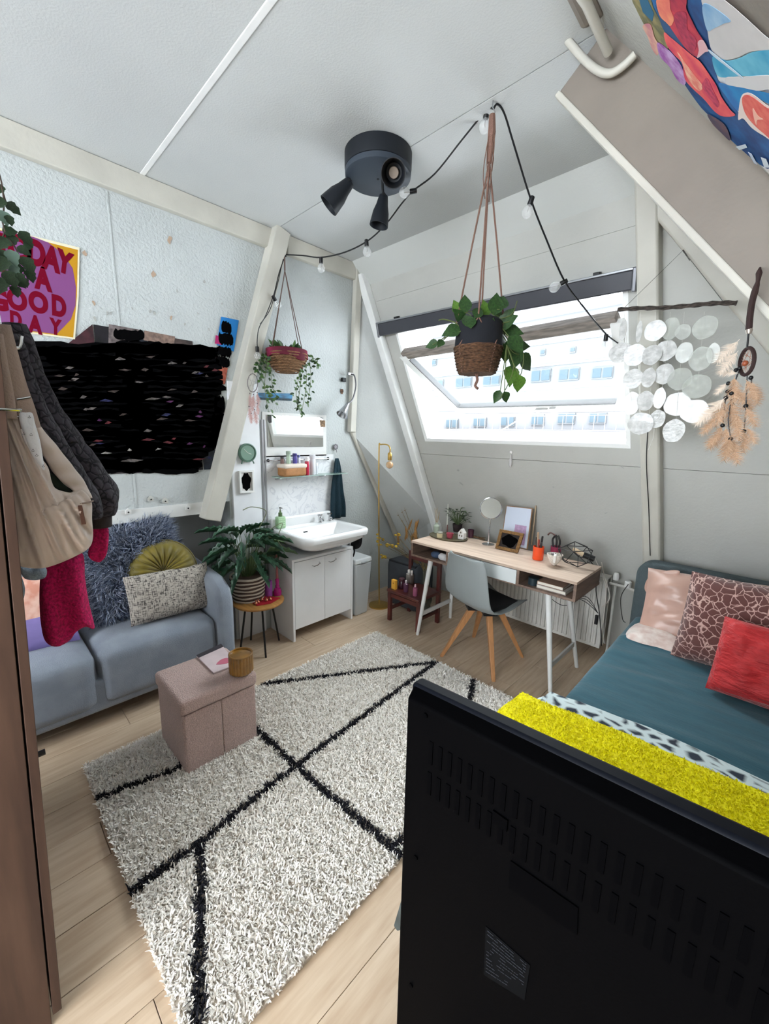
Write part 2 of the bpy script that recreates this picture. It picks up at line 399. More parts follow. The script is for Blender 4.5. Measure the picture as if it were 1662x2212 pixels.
# right-hand roof slope with its rafters
def XS(z, off=0): return -.56+(2.94-z)/1.25-off*1.28        # x of the slope's face; off = distance below it
b = B()
for y0, y1 in ((-2.6, .9), (.905, 2.3), (2.305, 3.6)):
    b.add([(XS(H+.1), y0, H+.1), (XS(H+.1), y1, H+.1), (XS(0), y1, 0), (XS(0), y0, 0), (XS(H+.1)+.1, y0, H+.1), (XS(H+.1)+.1, y1, H+.1), (XS(0)+.1, y1, 0), (XS(0)+.1, y0, 0)],
          [(0, 1, 2, 3), (7, 6, 5, 4), (0, 4, 5, 1), (2, 6, 7, 3), (1, 5, 6, 2), (3, 7, 4, 0)])
struct(b.build('wall_right', slope_m, smooth=0))
taupe = mat('taupe_beam_paint', (134, 125, 116), .6, var=.05, vs=5, bump=.15, bs=40)
def xbeam(name, y0, y1, depth, mt, ztop=H, zb=0.0):
    P = lambda y, z, o: V((XS(z)-o*.78, y, z-o*.62))
    b = B().hexa([P(y0, ztop, depth), P(y1, ztop, depth), P(y1, zb, depth), P(y0, zb, depth), P(y0, ztop, -.01), P(y1, ztop, -.01), P(y1, zb, -.01), P(y0, zb, -.01)])
    return struct(b.build(name, mt, smooth=0, bevel=.008))
xbeam('trim_9', 1.80, 1.92, .205, taupe)
_P = lambda y, z, o: V((XS(z)-o*.78, y, z-o*.62))
struct(B().hexa([_P(1.792, H, .216), _P(1.83, H, .216), _P(1.83, 0, .216), _P(1.792, 0, .216), _P(1.792, H, .194), _P(1.83, H, .194), _P(1.83, 0, .194), _P(1.792, 0, .194)]).build('edge_highlight_strip', cream, smooth=0, bevel=.004))  # strip added to stand for window light catching the rafter's lower edge
xbeam('trim_10', .90, 1.155, .012, taupe)
# hip piece running down the window slope from the head of the post
pa, pb_ = SP(-.72, 2.97, .045), SP(.75, 1.02, .045)
struct(B().beam(pa, pb_, .12, .10, up=SN).build('trim_11', cream, smooth=30, bevel=.014))
struct(B().beam(SP(-.70, 3.04, .13), SP(.80, 1.10, .13), .035, .035, up=SN).build('trim_12', white_g, smooth=30, bevel=.01))
# purlin under the ceiling edge and the bent pipe on the big rafter
struct(B().box(-.74, -.66, -2.6, 1.72, 3.06, H).build('trim_13', taupe, smooth=0, bevel=.02))
pp = [on(x, y, 1, 1.765) for x, y in ((1221, 80), (1262, 128), (1295, 154), (1322, 158), (1350, 140), (1372, 118))]
t = B().tube(spline(pp, 6), .013, 10).build('pipe_bend', cream); tag(t, 'cream painted bent pipe fixed across the top of the taupe rafter', 'pipe')
t = B().tube([(-.70, 1.3, 3.02), (-.66, 1.55, 3.0), (-.655, 1.76, 2.985)], .015, 12).build('heating_pipe', cream); tag(t, 'thick cream pipe running along the ceiling edge beside the tapestry', 'pipe')
# walls behind the photographer, with an opening added for the fill light
b = B().box(-3.6, -2.2, -2.75, -2.6, 0, H+.1).box(1.0, 2.0, -2.75, -2.6, 0, H+.1).box(-2.2, 1.0, -2.75, -2.6, 0, .9).box(-2.2, 1.0, -2.75, -2.6, 2.5, H+.1)
struct(b.build('wall_front', plaster, smooth=0))
# ---- marks and stains on the walls
stain = mat('wall_stain', (176, 152, 132), .9); stain2 = mat('wall_stain_grey', (168, 168, 164), .9)
b = B(); b2 = B()
for i, (px, py, r) in enumerate(((367, 517, .022), (332, 592, .018), (183, 547, .014), (203, 654, .012), (286, 666, .006), (383, 629, .009), (370, 686, .013), (325, 672, .01), (334, 676, .01), (205, 688, .013), (206, 712, .016), (232, 677, .009), (240, 676, .009), (400, 700, .008), (442, 608, .01), (480, 656, .006), (428, 677, .006), (452, 712, .009))):
    c = on(px, py, 0, XL+.0045); q = b if i < 4 or i in (6, 10) else b2
    q.prism([c+V((0, r*(.5+.3*math.sin(a*2+i))*math.cos(a), r*(1+.25*math.sin(a*3+i*2))*math.sin(a))) for a in [k*.524 for k in range(12)]], (-.004, 0, 0))
o = b.build('paint_chips', stain, smooth=0); tag(o, 'brown patches of chipped paint on the rough left wall', 'stain', kind='stuff')
o = b2.build('paint_scuffs', stain2, smooth=0); tag(o, 'small grey scuffs on the rough left wall above the black collage', 'stain', kind='stuff')
b2 = B()
for i, (px, py, r) in enumerate(((990, 1016, .014), (997, 1045, .022), (1345, 1010, .01), (1196, 1052, .009), (1310, 1108, .011), (960, 1040, .006), (945, 1062, .005))):
    z0 = 1.3; c = onp(px, py, SP(0, 0, .002), SN)
    b2.prism([c+V((1, 0, 0))*r*math.cos(a)+V((0, .2644, -.9644))*r*.7*math.sin(a+i) for a in [k*.785 for k in range(8)]], SN*-.002)
o = b2.build('slope_scuffs', stain2, smooth=0); tag(o, 'faint grey scuffs on the sloping wall above the desk', 'stain', kind='stuff')

# ================================================================ ROOF WINDOW
glass = bpy.data.materials.new('clear_glass'); glass.use_nodes = True
_n = glass.node_tree; _n.nodes.remove(_n.nodes['Principled BSDF']); _t = _n.nodes.new('ShaderNodeBsdfTransparent'); _g = _n.nodes.new('ShaderNodeBsdfGlossy'); _x = _n.nodes.new('ShaderNodeMixShader')
_g.inputs['Roughness'].default_value = .02; _x.inputs[0].default_value = .05; _t.inputs[0].default_value = (.95, .97, .97, 1)
_n.links.new(_t.outputs[0], _x.inputs[1]); _n.links.new(_g.outputs[0], _x.inputs[2]); _n.links.new(_x.outputs[0], _n.nodes['Material Output'].inputs[0])
win = thing('window_1', SP(-1.6, wz0), None, None); win['kind'] = 'structure'
lining = mat('window_lining_white', (240, 241, 240), .45)
b = B()                                                    # reveal boards going out through the roof
def W(x, z, o): return SP(x, z, -o)
dp = .17
k = [(WX0(wz0), wz0), (WX1(wz0), wz0), (WX1(wz1), wz1), (WX0(wz1), wz1)]
ctr = (-1.62, 2.07)
def grow(p, g): return (p[0]+(g if p[0] > ctr[0] else -g), p[1]+(g if p[1] > ctr[1] else -g))
for i in range(4):
    a, c = k[i], k[(i+1) % 4]; a2, c2 = grow(a, .03), grow(c, .03)
    b.hexa([W(*a, dp), W(*c, dp), W(*c2, dp), W(*a2, dp), W(*a, -.004), W(*c, -.004), W(*c2, -.004), W(*a2, -.004)])
b.build('window_lining', lining, win, smooth=0, bevel=.002)
b = B()
for i in range(4):
    a, c = k[i], k[(i+1) % 4]; a2, c2 = grow(a, .06), grow(c, .06); a1, c1 = grow(a, -.018), grow(c, -.018)
    b.hexa([W(*a1, dp+.06), W(*c1, dp+.06), W(*c2, dp+.06), W(*a2, dp+.06), W(*a1, dp-.005), W(*c1, dp-.005), W(*c2, dp-.005), W(*a2, dp-.005)])
b.build('window_frame', lining, win, smooth=0, bevel=.004)
# centre-hung sash, turned open: top edge into the room, bottom edge out
TL, TR, BL, BR = on(872, 768, 1, 2.80), on(1334, 693, 1, 2.80), on(991, 884, 1, 3.27), on(1352, 876, 1, 3.27)
mx = (TL+TR+BL+BR)/4; sx_ = (TR-TL).normalized(); sd_ = ((BL+BR)/2-(TL+TR)/2).normalized(); sn_ = sx_.cross(sd_).normalized()
sw = sn_*.022
b = B()
b.m = 1; b.obox((TL+TR)/2+sn_*.02, (TR-TL)/2, sd_*.035, sn_*.035)
b.m = 0; b.obox((BL+BR)/2, (BR-BL)/2, sd_*.032, sn_*.024)
for p, q in ((TL, BL), (TR, BR)): b.obox((p+q)/2, (q-p)/2, sx_*.034, sn_*.024)
b.build('sash', [mat('sash_white', (232, 232, 230), .5), mat('weathered_sash_edge', (150, 140, 132), .7, var=.25, vs=9, stretch=(1, 6, 6))], win, smooth=0, bevel=.004)
B().hexa([TL-sw*.1, TR-sw*.1, BR-sw*.1, BL-sw*.1, TL+sw*.1, TR+sw*.1, BR+sw*.1, BL+sw*.1]).build('pane', glass, win, smooth=0)
B().obox(TL*.46+TR*.54+sn_*.035+sd_*.01, sx_*.10, sd_*.012, sn_*.01).build('vent_handle', mat('handle_metal', (180, 180, 178), .35, .6), win, bevel=.003)
gk = mat('gasket_grey', (84, 84, 86), .7)
b = B(); i_ = .045
for p, q, dvec in ((BL, BR, -sd_), (TL, BL, sx_)): b.obox((p+q)/2+dvec*i_+sn_*.024*0, (q-p)/2-(q-p).normalized()*i_, dvec*.004, sn_*.027)
b.obox((BL+BR)/2+sd_*.036, (BR-BL)/2, sd_*.005, sn_*.02); b.build('glazing_gasket', gk, win, smooth=0)
hb = B(); hc = BL*.42+BR*.58-sn_*.03; hb.obox(hc, sx_*.05, sd_*.012, sn_*.014); hb.obox(hc+sx_*.09, sx_*.025, sd_*.02, sn_*.012)
hb.tube([hc-sx_*.05+sn_*.01, W(-1.72, wz0+.05, .07)], .005, 6); hb.build('stay_arm', mat('handle_metal'if 0 else 'stay_white', (205, 205, 203), .4), win)
# blind cassette above the window
bl = thing('roller_blind', SP(-1.8, 2.5, .05), 'dark grey roller blind cassette mounted across the top of the roof window', 'blind')
ca, cb = onp(824, 712, SP(0, 0, .04), SN), onp(1372, 604, SP(0, 0, .04), SN)
ax = (cb-ca).normalized(); up_ = SN.cross(ax).normalized()
if up_.z < 0: up_ = -up_
B().obox((ca+cb)/2, (cb-ca)/2, up_*.052, SN*.036).build('cassette', mat('blind_dark', (62, 63, 70), .45), bl, bevel=.008)
B().obox((ca+cb)/2+up_*.056, (cb-ca)/2, up_*.006, SN*.040).build('top_rail', mat('brushed_alloy', (150, 152, 156), .3, .7), bl, bevel=.002)
for p, s in ((ca, -1), (cb, 1)): B().obox(p+ax*s*.008, ax*.012, up_*.062, SN*.044).build('end_cap', mat('brushed_alloy2', (120, 121, 126), .35, .5), bl, bevel=.006)
for f in (.1, .9): B().obox(ca.lerp(cb, f)+up_*.068, ax*.018, up_*.01, SN*.02).build('bracket', black_m, bl, bevel=.002)
# crystal on a suction hook under the window
c = onp(1103, 1000, SP(0, 0, .03), SN)
cr = thing('crystal_pendant', c-V((0, 0, .04)), 'clear glass pendant on a suction cup below the roof window', 'pendant')
B().lathe([(0, 0), (.012, .02), (.014, .05), (.004, .1), (0, .105)], c-V((0, 0, .04)), 8).build('crystal', mat('pale_glass', (226, 222, 222), .1, alpha=.55), cr)
B().ball(c+V((0, 0, .085)), .013, 8).build('suction_cup', mat('cup', (224, 222, 220), .3), cr)

# ================================================================ OUTSIDE: block across the street
bd = thing('apartment_block', (-12, 40, -14), 'long pale apartment block across the street seen through the roof window', 'building')
fac = mat('pale_facade', (74, 75, 77), .9); YB = 40.0
def onB(px, py): return on(px, py, 1, YB)
zt = onB(1340, 655).z
wins = []
for (cx_, cy_, w_, h_) in ((1300, 805, 46, 26), (1228, 808, 44, 27), (1167, 811, 42, 27), (1060, 822, 36, 22), (1000, 826, 34, 22), (940, 832, 32, 22), (1290, 903, 38, 24), (1222, 904, 38, 24), (1160, 907, 28, 24), (1095, 910, 30, 22), (1035, 912, 28, 20), (975, 915, 26, 20), (1236, 755, 13, 13), (1171, 760, 12, 13), (1010, 775, 12, 12), (935, 783, 12, 12), (880, 838, 26, 20)):
    wins.append((onB(cx_-w_/2, cy_), onB(cx_+w_/2, cy_), (onB(cx_, cy_-h_/2).z, onB(cx_, cy_+h_/2).z), w_ < 20))
B().box(-44, 10, YB+.3, YB+9, -14, zt).build('wall', fac, bd, smooth=0)
B().box(-44, 10, YB-.1, YB+9, zt, zt+.5).build('roof_edge', mat('roof_edge', (92, 98, 106), .8), bd, smooth=0)
b = B()
for zz in (onB(1230, 785).z, onB(1230, 838).z, onB(1230, 880).z, onB(1230, 735).z): b.box(-44, 10, YB+.18, YB+.3, zz, zz+.18)
b.build('ledge', mat('ledge', (94, 96, 98), .9), bd, smooth=0)
pf, pg = mat('pale_window_frame', (72, 74, 76), .8, spec=.1), mat('pale_window_glass', (50, 60, 66), .6, spec=.1)
for (a, c, (z1, z0), small) in wins:
    f = B().box(a.x, c.x, YB+.12, YB+.32, z0, z1).build('window', pf, bd, smooth=0)
    g = .12
    for (u0, u1) in (((0, 1),) if small else ((0, .5), (.5, 1))):
        xa, xb = lerp(a.x, c.x, u0)+g, lerp(a.x, c.x, u1)-g*.5
        p = B().box(xa, xb, YB+.06, YB+.13, z0+g, z1-g).build('pane', pg, bd, smooth=0); p.parent = f
b = B()
for i in range(60): b.box(-44+i*.9, -43.96+i*.9, YB-1.0, YB-.96, onB(1230, 928).z-.1, onB(1230, 908).z+.35)
for zz in (onB(1230, 908).z+.35, onB(1230, 928).z-.1): b.box(-44, 10, YB-1.02, YB-.94, zz, zz+.06)
b.build('balcony_rail', mat('rail_grey', (95, 97, 98), .6), bd, smooth=0)
B().box(-44, 10, YB-1.1, YB+.3, onB(1230, 932).z-.5, onB(1230, 932).z).build('balcony_slab', mat('ledge2', (108, 109, 110), .9), bd, smooth=0)
# ================================================================ RUG
rug = thing('shaggy_rug', (-1.55, 1.25, 0), 'cream shaggy rug with black diamond lines in the middle of the floor', 'rug')
rx0, rx1, ry0, ry1 = -2.25, -.85, .235, 2.26
wool = mat('cream_wool', (250, 246, 240), .95, spec=.1); wool2 = mat('cream_wool_shade', (236, 229, 220), .95, spec=.1)
bwool = mat('black_wool', (38, 38, 44), .95, spec=.1)
B().box(rx0+.004, rx1-.004, ry0+.004, ry1-.004, .0005, .012).build('backing', mat('rug_backing', (196, 184, 170), .95), rug, smooth=0)
g = rng_ = np.random.default_rng(5)
st = .0092; xs = np.arange(rx0+.004, rx1-.003, st); ys = np.arange(ry0+.004, ry1-.003, st)
X, Y = np.meshgrid(xs, ys); P = np.stack([X.ravel(), Y.ravel()], 1); P = np.repeat(P, 3, 0); P += g.normal(scale=st*.45, size=P.shape)
P[:, 0] = P[:, 0].clip(rx0, rx1); P[:, 1] = P[:, 1].clip(ry0, ry1)
segs = [[(945, 1435), (640, 1655), (440, 1815), (280, 1930)], [(385, 1525), (565, 1590), (640, 1655), (870, 1850)], [(215, 1723), (385, 1660), (565, 1485), (945, 1437)], [(437, 1820), (430, 2212), (428, 2300)], [(848, 1830), (890, 1730), (1018, 1468)]]
segs = [[on(x, y, 2, .02) for x, y in q] for q in segs]
segs[0][0] = V((-1.61, 2.24, 0)); segs[1] = [V((-2.24, .95, 0))]+segs[1][2:]; segs[2] = [segs[2][0], segs[2][1], V((-2.02, .75, 0)), V((-2.24, .93, 0))]; segs.append([V((-2.24, 1.20, 0)), V((-1.61, 2.24, 0))])
segs[4] = [segs[4][0], V((-.86, 1.34, 0))]; segs.append([V((-.86, 1.34, 0)), V((-1.30, 2.25, 0))])
dist = np.full(len(P), 9.0)
for q in segs:
    for a, c in zip(q[:-1], q[1:]):
        a, d = np.array(a)[:2], np.array(c)[:2]-np.array(a)[:2]
        t = np.clip(((P-a)@d)/(d@d), 0, 1); dist = np.minimum(dist, np.linalg.norm(P-(a+t[:, None]*d), axis=1))
blk = dist+g.normal(scale=.0035, size=len(P)) < .017
P3 = np.concatenate([P, np.full((len(P), 1), .010)], 1); up3 = np.tile([0, 0, 1.0], (len(P), 1))
# strands lean towards the near edge as the pile does in the photo, in clumps
flow = np.array([[noise.noise(V((p[0]*22, p[1]*22, 0))), noise.noise(V((p[0]*22, p[1]*22, 9)))] for p in P[::3]]); flow = np.repeat(flow, 3, 0)
up3[:, 0] += flow[:, 0]*1.0; up3[:, 1] += flow[:, 1]*1.0-.15
# the outer strands stand upright so the pile ends in a clean edge
ed = np.minimum(np.minimum(P[:, 0]-rx0, rx1-P[:, 0]), np.minimum(P[:, 1]-ry0, ry1-P[:, 1])); up3[ed < .03, :2] *= .1
pile('pile', P3[~blk], up3[~blk], .023, .0055, [wool, wool, wool2], rug, rng=g, lean=.45, bend=.55, taper=.6)
pile('pattern_pile', P3[blk], up3[blk], .024, .0055, [bwool], rug, rng=g, lean=.4, bend=.5, taper=.6)['label'] = 'black pile lines'
# ================================================================ OTTOMAN
boucle = mat('pink_boucle', (208, 180, 172), .95, var=.12, vs=170, bump=.9, bs=190, sheen=.3, spec=.1)
ot = thing('storage_ottoman', (-2.02, .75, .03), 'dusty pink boucle storage cube with a lid standing on the rug', 'ottoman')
x0, x1, y0, y1 = -2.195, -1.84, .575, .945
b = B().box(x0+.008, x1-.008, y0+.008, y1-.008, .012, .335); b.build('box', boucle, ot, bevel=.008)
for (xa, xb, ya, yb) in ((x1-.010, x1, y0+.005, (y0+y1)/2-.0015), (x1-.010, x1, (y0+y1)/2+.0015, y1-.005), (x0+.005, x1-.006, y0, y0+.01), (x0+.005, x1-.006, y1-.01, y1)):
    B().box(xa, xb, ya, yb, .012, .33).build('side_panel', boucle, ot, bevel=.0045)
B().box(x0-.008, x1+.008, y0-.008, y1+.008, .333, .405).build('lid', boucle, ot, bevel=.018, bseg=4)
# magazine and ribbed gold planter on the ottoman
mg = thing('magazine', (-2.13, .88, .405), 'pale pink magazine lying on the pink ottoman under the gold pot', 'magazine')
mq = [on(x, y, 2, .407) for x, y in ((424, 1418), (478, 1393), (512, 1437), (462, 1456))]
B().prism(mq, (0, 0, .007)).build('cover', mat('magazine_cover', (214, 196, 198), .4, var=.06, vs=12), mg, smooth=0)
B().prism([q+V((0, 0, .0072)) for q in (mq[0], mq[1], mq[1].lerp(mq[2], .16), mq[0].lerp(mq[3], .16))], (0, 0, .0006)).build('header_strip', mat('magazine_strip', (58, 54, 60), .4), mg, smooth=0)
fc = mq[2].lerp(mq[0], .3)
B().prism([fc+V((.03*math.cos(a), .035*math.sin(a)*(1+.3*math.sin(3*a)), .0074)) for a in [k*.524 for k in range(12)]], (0, 0, .0006)).build('printed_flower', mat('magazine_flower', (196, 108, 128), .5), mg, smooth=0)
gold = mat('amber_glaze', (150, 104, 34), .28, var=.25, vs=14, coat=.4)
pot = thing('ribbed_planter', (-1.95, .88, .406), 'amber brown ribbed planter with dark soil on the pink ottoman', 'planter')
pc = on(512, 1462, 2, .408); pc = V((pc.x-.02, pc.y+.035, .4145)); BASE[pot.name] = pc; pot.location = pc
def ribbed(u, v):
    a = u*2*math.pi; r = .058+.0035*abs(math.sin(a*11)); z = v*.10
    if v < .08: r *= .86+.14*v/.08
    return pc+V((r*math.cos(a), r*math.sin(a), z))
b = B().surf(ribbed, 132, 12, True); b.lathe([(.0, .001), (.05, .001)], pc, 24)
b.lathe([(.060, .098), (.061, .104), (.057, .106), (.053, .104), (.052, .08)], pc, 40); b.build('pot', gold, pot)
soil = mat('soil', (34, 27, 22), .95, var=.4, vs=60, bump=1, bs=90)
B().lathe([(.0, .088), (.03, .09), (.054, .086)], pc, 24).build('soil', soil, pot)
green_d = mat('leaf_dark_green', (44, 72, 40), .45, var=.35, vs=9); green_m = mat('leaf_green', (70, 104, 46), .45, var=.3, vs=9); green_l = mat('leaf_light_green', (120, 148, 62), .45, var=.2, vs=9)
LS = leaf_mesh('small_leaf', green_m, [.04, .7, 1.0, .8, .3, .02], .1, .15); LSl = leaf_mesh('small_leaf_light', green_l, [.04, .7, 1.0, .8, .3, .02], .1, .2); LSd = leaf_mesh('small_leaf_dark', green_d, [.04, .75, 1.0, .8, .3, .02], .1, .25)
for i in range(5): put_leaf(LS, pot, pc+V((0, 0, .088)), (math.cos(i*1.3), math.sin(i*1.3), .8), (0, 0, 1), .022, .014)
# ================================================================ SOFA
grey = mat('sofa_grey_blue', (148, 156, 167), .9, var=.07, vs=7, bump=.4, bs=220, sheen=.35, spec=.15, c2=(134, 142, 154))
so = thing('sofa', (-2.88, .3, 0), 'blue grey two-seat sofa with rounded arm below the black collage', 'sofa')
sx0, sxf = -3.33, -2.49
def rbox(b, x0, x1, y0, y1, z0, z1, r=.05, n=6, puffz=0):
    # soft box: superellipsoid-like grid
    c = V(((x0+x1)/2, (y0+y1)/2, (z0+z1)/2)); h = V(((x1-x0)/2, (y1-y0)/2, (z1-z0)/2)); N = 14; vs = {}; idx = []; fs = []
    def key(p): return (round(p[0], 4), round(p[1], 4), round(p[2], 4))
    for ax in range(3):
        for sg in (-1, 1):
            o, u = [k for k in range(3) if k != ax]
            for i in range(N):
                for j in range(N):
                    q = []
                    for (ii, jj) in ((i, j), (i+1, j), (i+1, j+1), (i, j+1)):
                        p = [0, 0, 0]; p[ax] = sg*h[ax]
                        for kk, t in ((o, ii), (u, jj)):
                            a = -1+2*t/N; e = r/h[kk]; a = math.copysign(1-(1-abs(a))**1.6, a) if False else a; p[kk] = a*h[kk]
                        pv = V(p); inner = V([max(-h[k]+r, min(h[k]-r, pv[k])) for k in range(3)]); d = pv-inner
                        if d.length > 1e-9: pv = inner+d.normalized()*r
                        if puffz and pv.z > 0: pv.z += puffz*(1-(pv.x/h.x)**2)*(1-(pv.y/h.y)**2)
                        kx = key(pv)
                        if kx not in vs: vs[kx] = len(idx); idx.append(pv+c)
                        q.append(vs[kx])
                    q = list(dict.fromkeys(q))
                    if len(q) > 2:
                        flip = (sg > 0) == (ax != 1)
                        fs.append(tuple(q if flip else q[::-1]))
    return b.add(idx, fs)
rbox(B(), sx0+.03, sxf-.02, -.62, 1.04, .10, .30, .03).build('base', grey, so, smooth=60)
for (ya, yb) in ((.385, 1.035), (-.56, .375)): rbox(B(), sx0+.05, sxf, ya, yb, .13, .455, .06, puffz=.025).build('seat_cushion', grey, so, smooth=60)
rbox(B(), sx0+.005, sx0+.13, -.62, 1.05, .2, .72, .05).build('backrest', grey, so, smooth=60)
# arm: outline in (x,z) sloping down towards the front, extruded along y with soft edges
def arm(y0, y1):
    out = [(sx0+.02, .12), (sxf+.03, .12), (sxf+.035, .57), (sxf+.0, .65), (sxf-.1, .70), (sx0+.3, .73), (sx0+.02, .735)]
    pts = smooth_loop([V((x, 0, z)) for x, z in out], 56)
    pts = []
    for i, (x, z) in enumerate(out):
        pts.append((x, z))
    b = B(); rad = .03; vs = []
    lay = [(y0, .03), (y0+.009, .009), (y0+.03, 0), (y1-.03, 0), (y1-.009, .009), (y1, .03)]
    k = len(pts); cx_ = (sx0+sxf)/2; cz_ = .42
    for (y, ins) in lay:
        for x, z in pts: vs.append(V((x-math.copysign(ins, x-cx_), y, z-math.copysign(ins, z-cz_))))
    fs = [(i*k+j, i*k+(j+1) % k, i*k+k+(j+1) % k, i*k+k+j) for i in range(len(lay)-1) for j in range(k)]+[tuple(range(k))[::-1], tuple((len(lay)-1)*k+j for j in range(k))]
    return b.add(vs, fs)
for ya, yb in ((1.03, 1.14), (-.745, -.62)): arm(ya, yb).build('armrest', grey, so, smooth=50, bevel=.02, bseg=3)
for xx in (-3.2, -2.56):
    for yy in (-.6, 1.05): B().lathe([(.012, 0), (.02, .14)], (xx, yy, 0), 12).build('leg', black_m, so)
# ---- cushions on the sofa
fur = thing('fur_cushion', (-2.9, .78, .47), 'large blue grey long-haired faux fur cushion leaning on the sofa back', 'cushion')
cA, uA, vA = V((-2.93, .70, .775)), V((0, 1, .14)).normalized(), V((-.25, -.14, .97)).normalized(); nA = uA.cross(vA).normalized()
if nA.x < 0: nA = -nA
b = B().pillow(cA, uA, vA, nA, .54, .58, .17, 18); b.build('inner_cushion', mat('fur_base', (92, 104, 126), .95), fur)
pv = np.array([tuple(v) for v in b.v]); g = np.random.default_rng(8)
fcs = [f for f in b.f[:324]]; pts = []; nn = []
for f in fcs:
    a, c, d, e = [V(b.v[i]) for i in f]; n_ = (c-a).cross(e-a)
    if n_.length < 1e-9: continue
    n_.normalize()
    if n_.dot(nA) < 0: n_ = -n_
    for _ in range(48):
        s_, t_ = g.random(), g.random(); pts.append(a.lerp(c, s_).lerp(e.lerp(d, s_), t_)); nn.append(n_)
pts = np.array([tuple(p) for p in pts]); nn = np.array([tuple(p) for p in nn]); rel = pts-np.array(cA)
out = (rel@np.array(uA))[:, None]*np.array(uA)+(rel@np.array(vA))[:, None]*np.array(vA); out /= .3
sw = np.array([[noise.noise(V(tuple(p*9))), noise.noise(V(tuple(p*9+5)))] for p in pts])
nn = nn*.6+out*.55+sw[:, :1]*np.array(uA)*1.1+sw[:, 1:]*np.array(vA)*1.1; nn /= np.linalg.norm(nn, axis=1)[:, None]
pile('fur', pts, nn, .075, .0042, [mat('fur_light', (164, 174, 194), .8), mat('fur_mid', (120, 132, 156), .8), mat('fur_dark', (70, 82, 108), .8), mat('fur_pale', (196, 204, 220), .8)], fur, rng=g, lean=.3, bend=.3, taper=.15)
# olive pleated round cushion
olive = mat('olive_velvet', (128, 112, 26), .55, var=.12, vs=8, sheen=.8, c2=(92, 82, 14))
rc = thing('round_cushion', (-2.85, .86, .47), 'round pleated olive green velvet cushion behind the tweed cushion', 'cushion')
cR = on(352, 1235, 0, -2.80); nR = V((.93, -.12, .30)).normalized(); uR = V((0, 0, 1)).cross(nR).normalized(); vR = nR.cross(uR)
b = B(); vs = []; NP = 160; RR = 10
for side in (1, -1):
    for i in range(1, RR+1):
        r = i/RR
        for j in range(NP):
            a = 2*math.pi*j/NP; pl = .020*abs(math.sin(a*11+.5*math.sin(a*3)))*math.sin(math.pi*min(1, r*1.02))**.6
            h = (.075*(1-r**3)**.5)*(min(1, .25+r*1.6)) + pl*(1-r**6)
            q = .205*r; vs.append(cR+uR*q*math.cos(a)+vR*q*math.sin(a)+nR*side*h)
    vs.append(cR+nR*side*.022)
fs = []
for sd in (0, 1):
    o_ = sd*(RR*NP+1)
    for i in range(RR-1):
        for j in range(NP):
            f = (o_+i*NP+j, o_+i*NP+(j+1) % NP, o_+(i+1)*NP+(j+1) % NP, o_+(i+1)*NP+j); fs.append(f if sd else f[::-1])
    for j in range(NP):
        f = (o_+RR*NP, o_+(j+1) % NP, o_+j); fs.append(f if sd else f[::-1])
b.add(vs, fs).build('cover', olive, rc, smooth=180)
B().ball(cR+nR*.03, .014, 12).build('button', olive, rc)
B().tube([cR+uR*.207*math.cos(a)+vR*.207*math.sin(a) for a in [k*.131 for k in range(48)]], .006, 8, closed=True).build('piping', olive, rc)
tweed = bpy.data.materials.new('tweed'); tweed.use_nodes = True; nt = tweed.node_tree; bs_ = nt.nodes['Principled BSDF']; bs_.inputs['Roughness'].default_value = .95
tcn = nt.nodes.new('ShaderNodeTexCoord'); res = []
for scl in ((1, 30, 260), (1, 260, 30)):
    mpn = nt.nodes.new('ShaderNodeMapping'); mpn.inputs['Scale'].default_value = scl; nz = nt.nodes.new('ShaderNodeTexNoise'); nz.inputs['Scale'].default_value = 1.0; nz.inputs['Detail'].default_value = 1
    nt.links.new(tcn.outputs['Object'], mpn.inputs[0]); nt.links.new(mpn.outputs[0], nz.inputs['Vector']); res.append(nz)
mul = nt.nodes.new('ShaderNodeMath'); mul.operation = 'MULTIPLY'; nt.links.new(res[0].outputs['Fac'], mul.inputs[0]); nt.links.new(res[1].outputs['Fac'], mul.inputs[1])
rpn = nt.nodes.new('ShaderNodeValToRGB'); rpn.color_ramp.elements[0].position = .15; rpn.color_ramp.elements[0].color = lin((58, 54, 54)); rpn.color_ramp.elements[1].position = .27; rpn.color_ramp.elements[1].color = lin((186, 178, 168))
nt.links.new(mul.outputs[0], rpn.inputs[0]); nt.links.new(rpn.outputs[0], bs_.inputs['Base Color'])
tw = thing('tweed_cushion', (-2.7, .84, .47), 'rectangular beige and black tweed cushion at the front of the sofa seat', 'cushion')
B().pillow((-2.695, .835, .625), V((0, 1, -.02)), V((-.28, .0, .96)), V((.96, 0, .28)), .50, .30, .13, 16, wr=.012, seed=3, corner=.03).build('cover', tweed, tw, smooth=60)
# lilac and peach cushion at the far left end
pc_ = thing('printed_cushion', (-2.85, .1, .47), 'lilac cushion with a peach pattern at the left end of the sofa', 'cushion')
b = B().pillow((-2.80, .12, .66), V((0, 1, 0)), V((-.3, 0, .95)), V((.95, 0, .3)), .46, .42, .14, 14, wr=.01, seed=9); n0 = len(b.f)
b.mi = [1 if (sum(b.v[i][2] for i in f)/len(f)) > .66 else 0 for f in b.f]
b.build('cover', [mat('lilac_cloth', (150, 134, 200), .8, var=.12, vs=9), mat('peach_cloth', (206, 142, 122), .8, var=.2, vs=20, c2=(226, 186, 170))], pc_, smooth=60)
